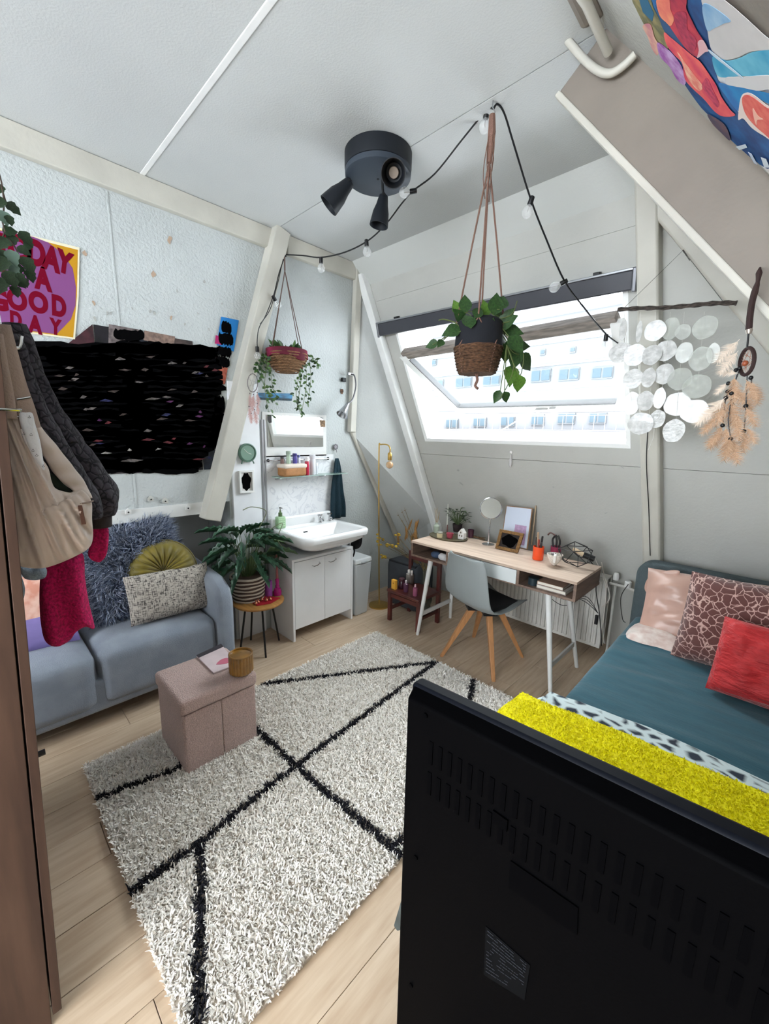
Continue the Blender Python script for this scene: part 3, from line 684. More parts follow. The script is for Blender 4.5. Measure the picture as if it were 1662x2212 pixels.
# ================================================================ SINK CORNER
cab = thing('sink_cabinet', (-2.78, 2.0, 0), 'white two-door cabinet under the washbasin', 'cabinet')
wl = mat('white_laminate', (242, 243, 245), .45, var=.02, vs=4)
y0, y1, xb, xf = 1.675, 2.30, XL+.01, -2.60
B().box(xb, xf, y0, y0+.02, 0, .68).build('side_panel', wl, cab, bevel=.0015); B().box(xb, xf, y1-.02, y1, 0, .68).build('side_panel', wl, cab, bevel=.0015)
B().box(xb, xf, y0+.02, y1-.02, .66, .68).build('top_panel', wl, cab, bevel=.0015); B().box(xb, xf-.03, y0+.02, y1-.02, .10, .12).build('bottom_panel', wl, cab)
B().box(xb, xb+.01, y0+.02, y1-.02, .12, .66).build('back_panel', wl, cab)
ym = (y0+y1)/2
for i, (ya, yb) in enumerate(((y0+.022, ym-.0015), (ym+.0015, y1-.022))):
    d = B().box(xf-.018, xf, ya, yb, .10, .655).build('door', wl, cab, bevel=.0015)
    cy = ya+.20 if i == 0 else ya+.075
    hd = B().tube([(xf+.003, cy-.035, .60), (xf+.022, cy-.03, .597), (xf+.024, cy, .600), (xf+.022, cy+.03, .612), (xf+.003, cy+.035, .615)], .004, 8).build('handle', mat('chrome', (200, 200, 202), .15, 1), cab); hd.parent = d
chrome = MATS['chrome']
porc = mat('porcelain', (238, 239, 240), .12, coat=.5)
si = thing('washbasin', (-2.67, 2.0, .8), 'white porcelain wall-hung washbasin with two taps above the cabinet', 'washbasin')
def rr(x0, x1, y0, y1, r, z, n=6):
    out = []
    for (cx_, cy_, a0) in ((x1-r, y1-r, 0), (x0+.01, y1-.01, 90), (x0+.01, y0+.01, 180), (x1-r, y0+r, 270)):
        rr_ = r if cx_ > x0+.02 else .01
        for i in range(n+1):
            a = math.radians(a0+90*i/n); out.append(V((cx_+rr_*math.cos(a), cy_+rr_*math.sin(a), z)))
    return out
bx0, bx1, by0, by1 = XL+.006, -2.40, 1.675, 2.335
loops = [rr(bx0+.05, bx1-.18, by0+.18, by1-.18, .08, .715), rr(bx0+.02, bx1-.10, by0+.10, by1-.10, .10, .745), rr(bx0, bx1-.022, by0+.022, by1-.022, .09, .80), rr(bx0, bx1-.018, by0+.018, by1-.018, .09, .822), rr(bx0, bx1-.004, by0+.004, by1-.004, .08, .828), rr(bx0, bx1, by0, by1, .08, .85), rr(bx0, bx1-.002, by0+.002, by1-.002, .08, .868), rr(bx0, bx1-.012, by0+.012, by1-.012, .075, .876),
         rr(bx0+.14, bx1-.045, by0+.05, by1-.05, .06, .874), rr(bx0+.15, bx1-.055, by0+.06, by1-.06, .06, .862), rr(bx0+.19, bx1-.10, by0+.13, by1-.13, .07, .775), rr(bx0+.25, bx1-.16, by0+.25, by1-.25, .05, .755)]
b = B(); K = len(loops[0]); b.add([p for l in loops for p in l], [(i*K+j, i*K+(j+1) % K, i*K+K+(j+1) % K, i*K+K+j) for i in range(len(loops)-1) for j in range(K)]+[tuple(range(K))[::-1], tuple((len(loops)-1)*K+j for j in range(K))])
b.build('bowl', porc, si, smooth=50)
rbox(B(), XL+.006, XL+.05, by0+.02, by1-.02, .86, .955, .015).build('upstand', porc, si, smooth=60)
def tap(y):
    b = B().lathe([(.018, 0), (.018, .008), (.010, .014), (.010, .05), (.014, .055), (.014, .066), (.006, .072)], (XL+.10, y, .873), 14)
    b.tube([(XL+.10, y, .91), (XL+.14, y-.005, .912), (XL+.165, y-.008, .895)], [.009, .008, .007], 8)
    for a in (0, 1.57): b.beam((XL+.10-.025*math.cos(a), y-.025*math.sin(a), .942), (XL+.10+.025*math.cos(a), y+.025*math.sin(a), .942), .009, .009)
    return b
for y in (2.13, 2.235): tap(y).build('tap', chrome, si)
B().lathe([(.0, 0), (.02, .002), (.02, -.01)], (bx0+.35, 1.98, .7562), 16).build('drain', mat('drain', (60, 60, 62), .3, .8), si)
B().obox((XL+.165, 1.93, .835), (.002, 0, .004), (0, .022, 0), (-.006, 0, .009)).build('overflow_slot', mat('slot', (40, 40, 42), .5), si)
b = B().tube([(-2.68, 2.0, .72), (-2.68, 2.0, .69)], .02, 12); b.lathe([(.0, -.02), (.035, -.02), (.04, 0), (.03, .03), (0, .03)], (-2.68, 2.0, .712), 14)
b.build('waste_trap', porc, si)
sb = thing('soap_bottle', (-2.87, 1.78, .875), 'pale green soap pump bottle on the left of the washbasin', 'bottle')
c = on(610, 1133, 2, .872); c = V((max(c.x, -2.87), 1.75, .8765)); sb.location = c; BASE[sb.name] = c
rbox(B(), c.x-.025, c.x+.025, c.y-.038, c.y+.038, c.z, c.z+.10, .012).build('bottle_body', mat('green_soap_bottle', (166, 202, 158), .3, var=.1, vs=40), sb, smooth=60)
for i in range(4):
    for j in range(4): B().box(c.x+.0245, c.x+.027, c.y-.026+j*.014, c.y-.018+j*.014, c.z+.02+i*.018, c.z+.028+i*.018).build('raised_dot', mat('dot_green', (204, 228, 196), .4), sb, smooth=0)
B().lathe([(.016, 0), (.016, .03), (.008, .032), (.006, .05)], c+V((0, 0, .10)), 12).build('collar', mat('collar_green', (88, 112, 70), .4), sb)
B().lathe([(.004, 0), (.004, .02), (.009, .022), (.009, .03)], c+V((0, 0, .145)), 10).beam(c+V((0, 0, .172)), c+V((.03, 0, .170)), .006, .006).build('pump', mat('pump_grey', (110, 108, 106), .3, .5), sb)
# white boxed-in panel with clock and small frame, pipes
un = struct(B().box(XL, XL+.02, 1.39, 1.625, .0, 2.0).build('wall_left_panel', mat('panel_white', (238, 240, 244), .5, var=.02), smooth=0, bevel=.002))
for i, yy in enumerate((1.645, 1.668)):
    t = B().tube([(XL+.018, yy, .42), (XL+.018, yy, 1.74)], .007, 10).build('water_pipe', mat('pipe_grey', (172, 172, 176), .35, .4))
    tag(t, ('grey water pipe on the wall next to the clock panel', 'grey water pipe on the wall nearest the sink splashback')[i], 'pipe', 'water pipes beside the sink')
B().box(XL, XL+.012, 1.37, 1.63, .02, .36)
ck = thing('wall_clock', on(533, 978, 0, XL+.03), 'round sage green wall clock on the white panel', 'clock')
cc = on(533, 978, 0, XL+.03); Mx = Matrix(((0, 0, 1), (1, 0, 0), (0, 1, 0)))
sage = mat('sage_green', (92, 122, 108), .5)
B().lathe([(.066, -.008), (.07, 0), (.07, .02), (.062, .024), (.058, .016), (.0, .016)], cc, 40, M=Mx).build('case', sage, ck)
B().lathe([(0, .0165), (.056, .0165), (.056, .0175), (0, .0175)], cc, 32, M=Mx).build('dial', mat('sage_light', (120, 150, 134), .55), ck)
for a, l_ in ((2.4, .04), (-.35, .03)): B().beam(cc+V((.019, 0, 0)), cc+V((.019, l_*math.cos(a), l_*math.sin(a))), .003, .002, up=(1, 0, 0)).build('hand', mat('pale_hand', (220, 226, 220), .4), ck)
for s_ in (-1, 1): B().tube([cc+V((.008, s_*.04, -.055)), cc+V((.014, s_*.05, -.082))], .005, 8).build('foot', sage, ck)
fr = thing('small_picture_frame', on(530, 1040, 0, XL+.03), 'small white picture frame with a black picture under the clock', 'picture frame')
fa, fb = on(516, 1017, 0, XL+.035), on(549, 1063, 0, XL+.035); yA, yB, zA, zB = fa.y, fb.y, min(fa.z, fb.z), max(fa.z, fb.z)
b = B(); f_ = .014
for q in ((yA, yB, zA, zA+f_), (yA, yB, zB-f_, zB), (yA, yA+f_, zA+f_, zB-f_), (yB-f_, yB, zA+f_, zB-f_)): b.box(XL+.02, XL+.045, q[0], q[1], q[2], q[3])
b.build('frame', white_g, fr, smooth=0, bevel=.001)
B().box(XL+.022, XL+.03, yA+f_, yB-f_, zA+f_, zB-f_).build('mount', mat('mount', (214, 212, 210), .7), fr, smooth=0)
pcn = V((XL+.0305, (yA+yB)/2, (zA+zB)/2)); hw, hh = (yB-yA)/2-f_-.004, (zB-zA)/2-f_-.004
B().prism([pcn+V((0, hw*.95*math.cos(a)*(1+.12*math.sin(5*a)), hh*1.0*math.sin(a)*(1+.08*math.sin(7*a)))) for a in [k*.21 for k in range(30)]], (.001, 0, 0)).build('picture', mat('pure_black', (4, 4, 5), .9, spec=.05), fr, smooth=0)
# splashback, mirror, shelf
marble = bpy.data.materials.new('marble_sheet'); marble.use_nodes = True; nt = marble.node_tree; bs_ = nt.nodes['Principled BSDF']; bs_.inputs['Roughness'].default_value = .3
tcn = nt.nodes.new('ShaderNodeTexCoord'); nz = nt.nodes.new('ShaderNodeTexNoise'); nz.inputs['Scale'].default_value = 7; nz.inputs['Detail'].default_value = 7; nz.inputs['Distortion'].default_value = 1.4
nt.links.new(tcn.outputs['Object'], nz.inputs['Vector']); rpn = nt.nodes.new('ShaderNodeValToRGB'); e = rpn.color_ramp.elements
e[0].position = .47; e[0].color = lin((232, 233, 236)); e[1].position = .5; e[1].color = lin((208, 210, 216)); e2 = e.new(.53); e2.color = lin((232, 233, 236))
nt.links.new(nz.outputs['Fac'], rpn.inputs[0]); nt.links.new(rpn.outputs[0], bs_.inputs['Base Color'])
o = B().box(XL+.001, XL+.006, 1.68, 2.36, .86, 1.46).build('splashback', marble, smooth=0); tag(o, 'white marble-look splashback sheet on the wall behind the washbasin', 'splashback')
mi = thing('wall_mirror', (XL+.02, 1.98, 1.5), 'frameless mirror above the glass shelf and washbasin', 'mirror')
B().box(XL+.002, XL+.014, 1.70, 2.24, 1.53, 1.78).build('mirror_glass', mat('mirror', (235, 238, 238), .02, 1), mi, smooth=0, bevel=.002)
B().box(XL+.001, XL+.006, 1.66, 2.28, 1.45, 1.80).build('backing_board', mat('mirror_board', (220, 220, 218), .6), mi, smooth=0)
B().prism([V((XL+.015, y, z)) for y, z in ((1.70, 1.765), (1.735, 1.78), (1.735, 1.72), (1.715, 1.715), (1.70, 1.735))], (.001, 0, 0)).build('sticker', mat('dark_sticker', (40, 36, 36), .6), mi, smooth=0)
B().prism([V((XL+.015, y, z)) for y, z in ((2.20, 1.76), (2.26, 1.755), (2.26, 1.70), (2.21, 1.695))], (.001, 0, 0)).build('sticker', mat('tan_sticker', (170, 132, 92), .6, var=.5, vs=60), mi, smooth=0)
sh = thing('glass_shelf', (XL+.07, 2.0, 1.30), 'glass shelf on chrome brackets with towel rail above the washbasin', 'shelf')
B().box(XL+.01, XL+.135, 1.72, 2.42, 1.290, 1.297).build('shelf_plate', mat('green_glass', (168, 196, 186), .08, alpha=.5), sh, smooth=0, bevel=.001)
for yy in (1.76, 2.2): B().tube([(XL, yy, 1.27), (XL+.03, yy, 1.272), (XL+.09, yy, 1.286)], .007, 8).build('bracket', chrome, sh)
b = B().tube([(XL+.03, 1.68, 1.425), (XL+.03, 2.30, 1.425)], .0045, 8)
b.build('rail', chrome, sh)
for yy in (1.69, 2.285): B().ball((XL+.022, yy, 1.425), .013, 10).build('rail_end', mat('rail_end', (40, 40, 42), .3, .6), sh)
bk = thing('bathroom_basket', (XL+.075, 1.88, 1.298), 'small rectangular tan basket with white lining on the glass shelf', 'basket')
rbox(B(), XL+.02, XL+.14, 1.765, 1.975, 1.298, 1.375, .02).build('basket_body', mat('tan_leather', (186, 132, 84), .6, var=.1, vs=30, bump=.4, bs=200), bk, smooth=60)
rbox(B(), XL+.016, XL+.144, 1.761, 1.979, 1.362, 1.398, .015).build('lining', mat('lining_cream', (226, 214, 202), .8), bk, smooth=60)
def bottle(name, c, r, h, cbody, ccap, label, group='toiletries on the glass shelf', neck=.5, fr=(1, 1), cath=.2, rough=.3):
    t = thing(name, c, label, 'bottle', group)
    B().lathe([(r*.9, 0), (r, .006), (r, h*.72), (r*neck, h*.80), (r*neck, h*.82)], c, 16, fr=fr).build('bottle_body', mat('c_%d_%d_%d' % cbody, cbody, rough), t)
    B().lathe([(r*neck*1.15, 0), (r*neck*1.15, h*cath), (r*neck*.9, h*cath+.004)], V(c)+V((0, 0, h*.80)), 12).build('cap', mat('c_%d_%d_%d' % ccap, ccap, .35), t); return t
bottle('toiletry_bottle', (XL+.07, 1.845, 1.385), .018, .11, (176, 196, 176), (150, 166, 150), 'tall pale green tube standing in the tan basket', neck=.95)
bottle('toiletry_bottle', (XL+.07, 1.905, 1.385), .018, .09, (84, 74, 150), (70, 60, 130), 'purple bottle standing in the tan basket', neck=.9)
bottle('toiletry_bottle', (XL+.05, 1.80, 1.385), .016, .065, (120, 92, 86), (60, 50, 50), 'short brown bottle at the left end of the tan basket', neck=.8)
bottle('toiletry_bottle', (XL+.06, 1.95, 1.385), .015, .075, (226, 230, 240), (100, 104, 160), 'small white bottle with blue cap at the right end of the tan basket', neck=.7)
bottle('toiletry_bottle', (XL+.09, 2.01, 1.298), .019, .145, (190, 44, 74), (230, 226, 226), 'red bottle standing just right of the tan basket', neck=.8)
bottle('toiletry_bottle', (XL+.08, 2.075, 1.298), .026, .165, (226, 228, 234), (214, 214, 220), 'tall white bottle at the right of the red bottle', neck=.85)
bottle('toiletry_bottle', (XL+.07, 2.12, 1.298), .014, .09, (214, 216, 222), (230, 230, 230), 'small white tube furthest right on the glass shelf', neck=.8)
# towel on a flower hook
tl = thing('hand_towel', (XL+.03, 2.36, .87), 'dark teal towel hanging from a grey flower hook beside the sink', 'towel')
ht = on(725, 990, 0, XL+.03)
def tow(u, v):
    y = ht.y+.012+(u-.5)*lerp(.03, .17, min(1, v*1.3)**.7); z = ht.z-v*.55
    return V((XL+.035+.014*math.sin(u*14)*v+.01*v, y+.004*math.sin(v*9), z))
B().surf(tow, 20, 16).build('cloth', mat('teal_towel', (22, 50, 62), .95, var=.15, vs=20, bump=.6, bs=160), tl, solid=.012)
hk = on(725, 965, 0, XL+.012)
b = B().lathe([(0, 0), (.02, .002), (.02, .008), (0, .01)], hk, 12, M=Mx)
for i in range(8): b.ball(hk+V((.006, .019*math.cos(i*.785), .019*math.sin(i*.785))), .0085, 8)
b.tube([hk+V((.01, 0, -.015)), hk+V((.02, 0, -.05))], .003, 6); b.build('flower_hook', mat('hook_grey', (140, 138, 144), .5), tl)
# black cloth hung below the basin's right side
bc = thing('black_bag', (-2.62, 2.36, .62), 'black fabric bag with straps hanging from the right side of the washbasin', 'bag')
oc = [on(x, y, 1, 2.35) for x, y in ((738, 1165), (757, 1148), (776, 1140), (783, 1160), (778, 1182), (758, 1188), (742, 1184))]
B().puff(oc, (0, 1, 0), .02, .02, fold=lambda q: .006*noise.noise(q*30), n=56).build('bag_body', mat('black_cloth', (22, 21, 24), .9), bc)
for pp_ in (((742, 1180), (745, 1192), (753, 1203)), ((764, 1180), (766, 1192), (763, 1202)), ((752, 1155), (757, 1175), (750, 1185))):
    B().tube(spline([on(x, y, 1, 2.32) for x, y in pp_], 5), .007, 8).build('strap', mat('black_cloth2' if pp_[0][1] != 1155 else 'grey_strap', (22, 21, 24) if pp_[0][1] != 1155 else (190, 188, 186), .9), bc)
# pedal bin beside the cabinet
wb = thing('waste_bin', (-2.70, 2.42, 0), 'tall grey white plastic bin with swing lid between cabinet and brass lamp', 'bin')
binm = mat('bin_plastic', (188, 192, 194), .5)
def taper(b, cx_, cy_, hx0, hy0, hx1, hy1, z0, z1):
    return b.hexa([(cx_-hx0, cy_-hy0, z0), (cx_+hx0, cy_-hy0, z0), (cx_+hx0, cy_+hy0, z0), (cx_-hx0, cy_+hy0, z0), (cx_-hx1, cy_-hy1, z1), (cx_+hx1, cy_-hy1, z1), (cx_+hx1, cy_+hy1, z1), (cx_-hx1, cy_+hy1, z1)])
taper(B(), -2.715, 2.425, .10, .075, .125, .10, 0, .50).build('bin_body', binm, wb, bevel=.014, bseg=3)
taper(B(), -2.715, 2.425, .13, .107, .12, .098, .50, .545).build('lid', mat('bin_lid', (196, 199, 200), .5), wb, bevel=.012, bseg=3)
B().box(-2.60, -2.575, 2.39, 2.46, .505, .518).build('handle', mat('bin_handle', (150, 154, 156), .5), wb, bevel=.004)
# reading spot lamp on the upright, small socket, adhesive bits
sp = thing('clip_lamp', (XL+.08, 2.56, 1.85), 'small silver gooseneck reading lamp fixed on the upright post', 'lamp')
alu = mat('aluminium', (186, 188, 192), .25, .9)
g0, g1, g2, g3 = [on(x, y, 0, XL+z) for x, y, z in ((758, 808, .07), (769, 835, .13), (762, 862, .16), (752, 872, .16))]
B().tube(spline([g0, on(766, 812, 0, XL+.1), g1, g2, g3], 6), .0065, 8).build('gooseneck', mat('gooseneck_grey', (104, 104, 108), .45, .4), sp)
dl = (on(740, 895, 0, XL+.17)-g3).normalized()
Rl = dl.to_track_quat('Z', 'Y').to_matrix()
B().lathe([(.0, 0), (.016, 0), (.020, .03), (.045, .11), (.054, .125), (.050, .124), (.016, .04)], g3, 20, M=Rl).build('lamp_shade', alu, sp)
B().box(XL+.058, XL+.075, g0.y-.03, g0.y+.03, g0.z-.012, g0.z+.012).build('mounting_plate', alu, sp, bevel=.003)
so_ = thing('cable_clip', on(742, 822, 0, XL+.01), 'small black plug socket on the wall beside the silver reading lamp', 'socket')
c = on(742, 820, 0, XL+.012); B().box(XL+.001, XL+.03, c.y-.02, c.y+.02, c.z-.02, c.z+.015).build('body', black_m, so_, bevel=.004)
c = on(739, 845, 0, XL+.006); o = B().prism([c+V((0, .018*math.cos(a), .022*math.sin(a)*(1+.3*math.sin(3*a)))) for a in [k*.628 for k in range(10)]], (.002, 0, 0)).build('butterfly_sticker', mat('orange_brown', (128, 84, 50), .7, var=.6, vs=70), smooth=0); tag(o, 'small orange and black butterfly sticker below the black wall socket', 'sticker')
# blue banner picture on the wall behind the trailing basket
ba = [on(x, y, 0, XL+.003) for x, y in ((527, 848), (633, 850), (630, 866), (526, 862))]
pn = thing('panorama_print', ba[3], 'narrow blue panoramic print on the wall behind the trailing basket plant', 'print')
B().prism(ba, (.0015, 0, 0)).build('sheet', mat('sea_blue', (44, 128, 176), .5, var=.4, vs=16, stretch=(1, 1, 5)), pn, smooth=0)
B().prism([ba[3].lerp(ba[0], t)+V((.002, 0, 0)) for t in (0, .35)]+[ba[2].lerp(ba[1], t)+V((.002, 0, 0)) for t in (.3, 0)], (.0005, 0, 0)).build('shoreline', mat('shore', (24, 66, 84), .6, var=.6, vs=40), pn, smooth=0)
# ================================================================ SIDE TABLE AND PLANT
wood_t = mat('honey_wood', (190, 136, 74), .5, var=.15, vs=4, stretch=(1, 10, 1), det=6)
tx, ty, tz = -2.70, 1.44, .40
st_ = thing('side_table', (tx, ty, 0), 'small round wooden side table with thin black legs next to the sofa arm', 'table')
B().lathe([(.0, tz-.018), (.18, tz-.018), (.187, tz-.012), (.187, tz-.003), (.183, tz), (0, tz)], (tx, ty, 0), 48).build('tabletop', wood_t, st_)
for (fx, fy) in ((-2.55, 1.40), (-2.71, 1.61), (-2.87, 1.45), (-2.70, 1.27)): B().tube([(lerp(tx, fx, .62), lerp(ty, fy, .62), tz-.018), (fx, fy, 0)], .0075, 8).build('leg', black_m, st_)
pl = thing('potted_plant', (-2.775, 1.40, tz+.001), 'bushy dark green plant in a white and brown striped woven basket on the side table', 'plant')
c = BASE[pl.name]
basket_m = mat('basket_stripe', (206, 192, 176), .9, bump=.6, bs=120); brown_cord = mat('brown_cord', (78, 60, 50), .9)
b = B(); R0 = lambda z: .105+.022*(z/.19)
for i in range(13):
    z = .008+i*.0145; b.m = 0 if i % 2 == 0 else 1
    b.tube([c+V((R0(z)*math.cos(a), R0(z)*math.sin(a), z+.002*math.sin(a*5+i))) for a in [k*.2244 for k in range(28)]], .0085, 6, closed=True)
b.m = 1; b.lathe([(0, 0), (.1, 0), (.12, .18), (.112, .185)], c, 28); b.build('basket', [basket_m, brown_cord], pl)
B().lathe([(0, .165), (.112, .165)], c, 24).build('soil', soil, pl)
fern = mat('big_leaf_green', (66, 106, 80), .35, var=.5, vs=7, c2=(32, 64, 46)); fern2 = mat('big_leaf_light', (112, 142, 100), .35, var=.3, vs=9)
sawt = [.03, .5, .9, .62, 1.0, .7, .95, .6, .8, .45, .55, .02]
LF = leaf_mesh('lobed_leaf', fern, sawt, .2, .35); LF2 = leaf_mesh('lobed_leaf_pale', fern2, sawt, .2, .3)
rg = random.Random(21); stems = B()
for i in range(46):
    a = i*2.4; el = .15+1.15*((i % 9)/8); r = .05+.05*rg.random()
    base = c+V((.03*math.cos(a), .03*math.sin(a), .17)); hgt = .09+.26*((i % 9)/8)*(.8+.3*rg.random())
    p1 = base+V((math.cos(a)*r*(1.5-el*.6), math.sin(a)*r*(1.5-el*.6), hgt))
    if p1.x < XL+.06: p1.x = XL+.06
    stems.tube([base, (base+p1)/2+V((0, 0, .02)), p1], [.004, .003, .002], 5)
    d = V((math.cos(a), math.sin(a), .55*el-.35+.25*rg.random()))
    if d.x < -.2: d.x *= .35
    L_ = .16+.10*rg.random()
    if p1.x+d.normalized().x*L_ < XL+.03: d.x = abs(d.x)
    put_leaf(LF if rg.random() > .16 else LF2, pl, p1, d, (0, 0, 1), L_, .045+.02*rg.random())
stems.build('stem', mat('stem_green', (86, 104, 66), .6), pl)['kind'] = 'stuff'
arch = thing('arching_twig', c+V((.02, .02, .20)), 'thin pale arching stem of the basket plant reaching over the cabinet', 'stem') if False else None
for pts_ in (((560, 1140), (575, 1105), (545, 1095), (525, 1102)), ((575, 1150), (610, 1130), (600, 1165), (620, 1190), (640, 1192)), ((580, 1160), (640, 1165), (655, 1178))):
    B().tube(spline([on(x, y, 0, -2.62) for x, y in pts_], 6), .003, 6).build('tendril', mat('tendril', (108, 118, 86), .6), pl)
# small objects on the table
tr = thing('red_tray', (-2.60, 1.50, tz+.001), 'small red mat with copper trinkets at the edge of the side table', 'tray')
tq = [on(x, y, 2, tz+.002) for x, y in ((540, 1300), (565, 1287), (606, 1292), (585, 1304), (556, 1309))]
B().prism(tq, (0, 0, .004)).build('mat_cloth', mat('red_mat', (176, 26, 44), .7), tr, smooth=0)
copper = mat('copper', (176, 110, 84), .3, .7)
for i, (x, y) in enumerate(((558, 1302), (566, 1297), (576, 1298), (584, 1296), (553, 1305))):
    q = on(x, y, 2, tz+.006); B().lathe([(0, 0), (.012, .002), (.014, .008), (.005, .02), (.008, .028), (0, .032)], q, 10).build('trinket', copper, tr)
cn = thing('copper_figurine', on(558, 1292, 2, tz+.001), 'small copper figurine in front of the striped plant basket', 'figurine')
q = BASE[cn.name]; B().lathe([(0, 0), (.022, .002), (.026, .02), (.016, .035), (.020, .05), (.014, .066), (.006, .075), (.004, .13), (0, .15)], q, 14).build('body', copper, cn)
cd = thing('purple_candle', on(581, 1287, 2, tz+.001), 'thick lilac pillar candle on the side table', 'candle')
q = BASE[cd.name]; B().lathe([(.0, 0), (.028, 0), (.029, .12), (.024, .124), (0, .118)], q, 20).build('wax', mat('lilac_wax', (170, 88, 180), .45, var=.1, vs=30), cd); B().tube([q+V((0, 0, .118)), q+V((.001, 0, .13))], .0015, 5).build('wick', black_m, cd)
ch_ = thing('candlestick', on(600, 1285, 2, tz+.001), 'magenta glass candlestick with a tall dusty pink taper candle', 'candlestick')
q = BASE[ch_.name]; B().lathe([(0, 0), (.03, .002), (.032, .03), (.024, .055), (.014, .06), (.017, .075), (.012, .085), (.015, .13), (.010, .135)], q, 20).build('holder', mat('magenta_glass', (176, 20, 120), .12, coat=.5), ch_)
B().lathe([(.010, 0), (.007, .19), (0, .195)], q+V((0, 0, .133)), 12).build('taper_candle', mat('dusty_pink_wax', (160, 96, 94), .5), ch_)
# ================================================================ BRASS LAMP, BASKET, RED CHAIR WITH BOTTLES
brass = mat('brass', (196, 158, 84), .3, .85)
bl_ = thing('brass_floor_lamp', (-2.64, 2.68, 0), 'thin brass floor lamp with a bare round bulb in the corner', 'lamp')
lp_ = BASE[bl_.name]; topz = on(815, 960, 1, 2.68).z
B().lathe([(0, 0), (.10, 0), (.10, .012), (.02, .018), (0, .018)], lp_, 28).build('base', brass, bl_)
xb_ = on(843, 962, 1, 2.66); B().tube(spline([lp_+V((0, 0, .01)), lp_+V((-.02, -.01, 1.0)), V((lp_.x-.03, lp_.y-.01, topz-.04)), V((lp_.x-.01, lp_.y-.01, topz)), V((xb_.x-.03, 2.66, topz)), V((xb_.x, 2.66, topz-.03)), V((xb_.x, 2.66, topz-.07))], 6), .006, 8).build('pole', brass, bl_)
B().lathe([(.015, 0), (.019, .005), (.019, .06), (.012, .07)], (xb_.x, 2.66, topz-.135), 16).build('socket', brass, bl_)
B().ball((xb_.x, 2.66, topz-.175), .034, 16).build('bulb', mat('amber_bulb', (214, 168, 118), .08, alpha=.55, coat=.5), bl_)
B().tube([(xb_.x+.008*math.cos(a), 2.66+.008*math.sin(a), topz-.19+.001*k) for k, a in enumerate([j*.6 for j in range(30)])], .0012, 4).build('filament', brass, bl_)
gb = thing('grey_fabric_basket', (-2.48, 2.93, 0), 'dark grey soft fabric laundry basket in the corner behind the bin', 'basket')
rbox(B(), -2.66, -2.26, 2.78, 3.06, 0, .46, .06).build('basket_body', mat('charcoal_felt', (62, 66, 72), .95, var=.1, vs=12), gb, smooth=60)
B().tube([(-2.62, 2.80, .445), (-2.30, 2.80, .445), (-2.30, 3.04, .445), (-2.62, 3.04, .445)], .012, 8, closed=True).build('rim', mat('charcoal_rim', (40, 42, 46), .9), gb)
mah = mat('mahogany', (92, 38, 34), .4, var=.2, vs=8, coat=.3)
rs = thing('small_red_chair', (-2.19, 2.66, 0), 'small dark red wooden child chair holding perfume bottles beside the desk', 'chair')
B().box(-2.375, -2.005, 2.50, 2.82, .275, .30).build('seat', mah, rs, bevel=.006)
for x in (-2.355, -2.025):
    B().box(x-.018, x+.018, 2.515, 2.545, 0, .275).build('leg', mah, rs, bevel=.004); B().box(x-.018, x+.018, 2.785, 2.815, 0, .60).build('leg', mah, rs, bevel=.004)
    B().box(x-.010, x+.010, 2.545, 2.785, .10, .125).build('stretcher', mah, rs)
B().box(-2.34, -2.04, 2.79, 2.81, .52, .59).build('back_rail', mah, rs, bevel=.004); B().box(-2.34, -2.04, 2.52, 2.54, .225, .262).build('front_rail', mah, rs)
bx_ = thing('yellow_box', on(852, 1272, 2, .301), 'small yellow perfume box on the left of the red chair seat', 'box')
q = BASE[bx_.name]; B().box(q.x-.024, q.x+.024, q.y-.014, q.y+.014, q.z, q.z+.085).build('carton', mat('amber_yellow', (236, 176, 64), .5), bx_, bevel=.002); B().box(q.x-.006, q.x+.006, q.y-.0146, q.y-.0138, q.z+.05, q.z+.062).build('emblem', mat('ochre', (170, 110, 40), .6), bx_, smooth=0)
for (x, y, r, h, cb_, cc_, lb, nk) in ((877, 1278, .022, .10, (96, 60, 84), (226, 214, 220), 'purple perfume bottle with white cap on the red chair', .35), (897, 1287, .020, .10, (150, 84, 112), (236, 196, 206), 'pink perfume bottle with pink cap at the right front of the red chair', .35), (868, 1270, .030, .09, (60, 30, 44), (70, 34, 44), 'dark purple jar between the yellow box and the perfume', .8), (884, 1250, .026, .12, (150, 146, 140), (222, 218, 214), 'glass bottle with silver stopper at the back of the red chair', .4), (903, 1255, .024, .12, (120, 110, 104), (230, 220, 216), 'dark bottle with pale flower stopper under the desk corner', .4)):
    q = on(x, y, 2, .301); q.x = min(max(q.x, -2.34), -2.04); q.y = min(max(q.y, 2.53), 2.76); bottle('perfume_bottle', q, r, h, cb_, cc_, lb, 'bottles on the red chair', neck=nk, rough=.1)
vs_ = thing('dried_flower_vase', (-2.24, 2.88, 0), 'glass floor vase of yellow and brown dried flowers behind the red chair', 'vase')
q = BASE[vs_.name]
B().lathe([(0, 0), (.055, 0), (.06, .02), (.055, .25), (.03, .36), (.032, .42)], q, 20).build('vase', mat('smoky_glass', (110, 112, 104), .15, alpha=.6), vs_)
rg = random.Random(4); st2 = B(); yl = B(); br_ = B()
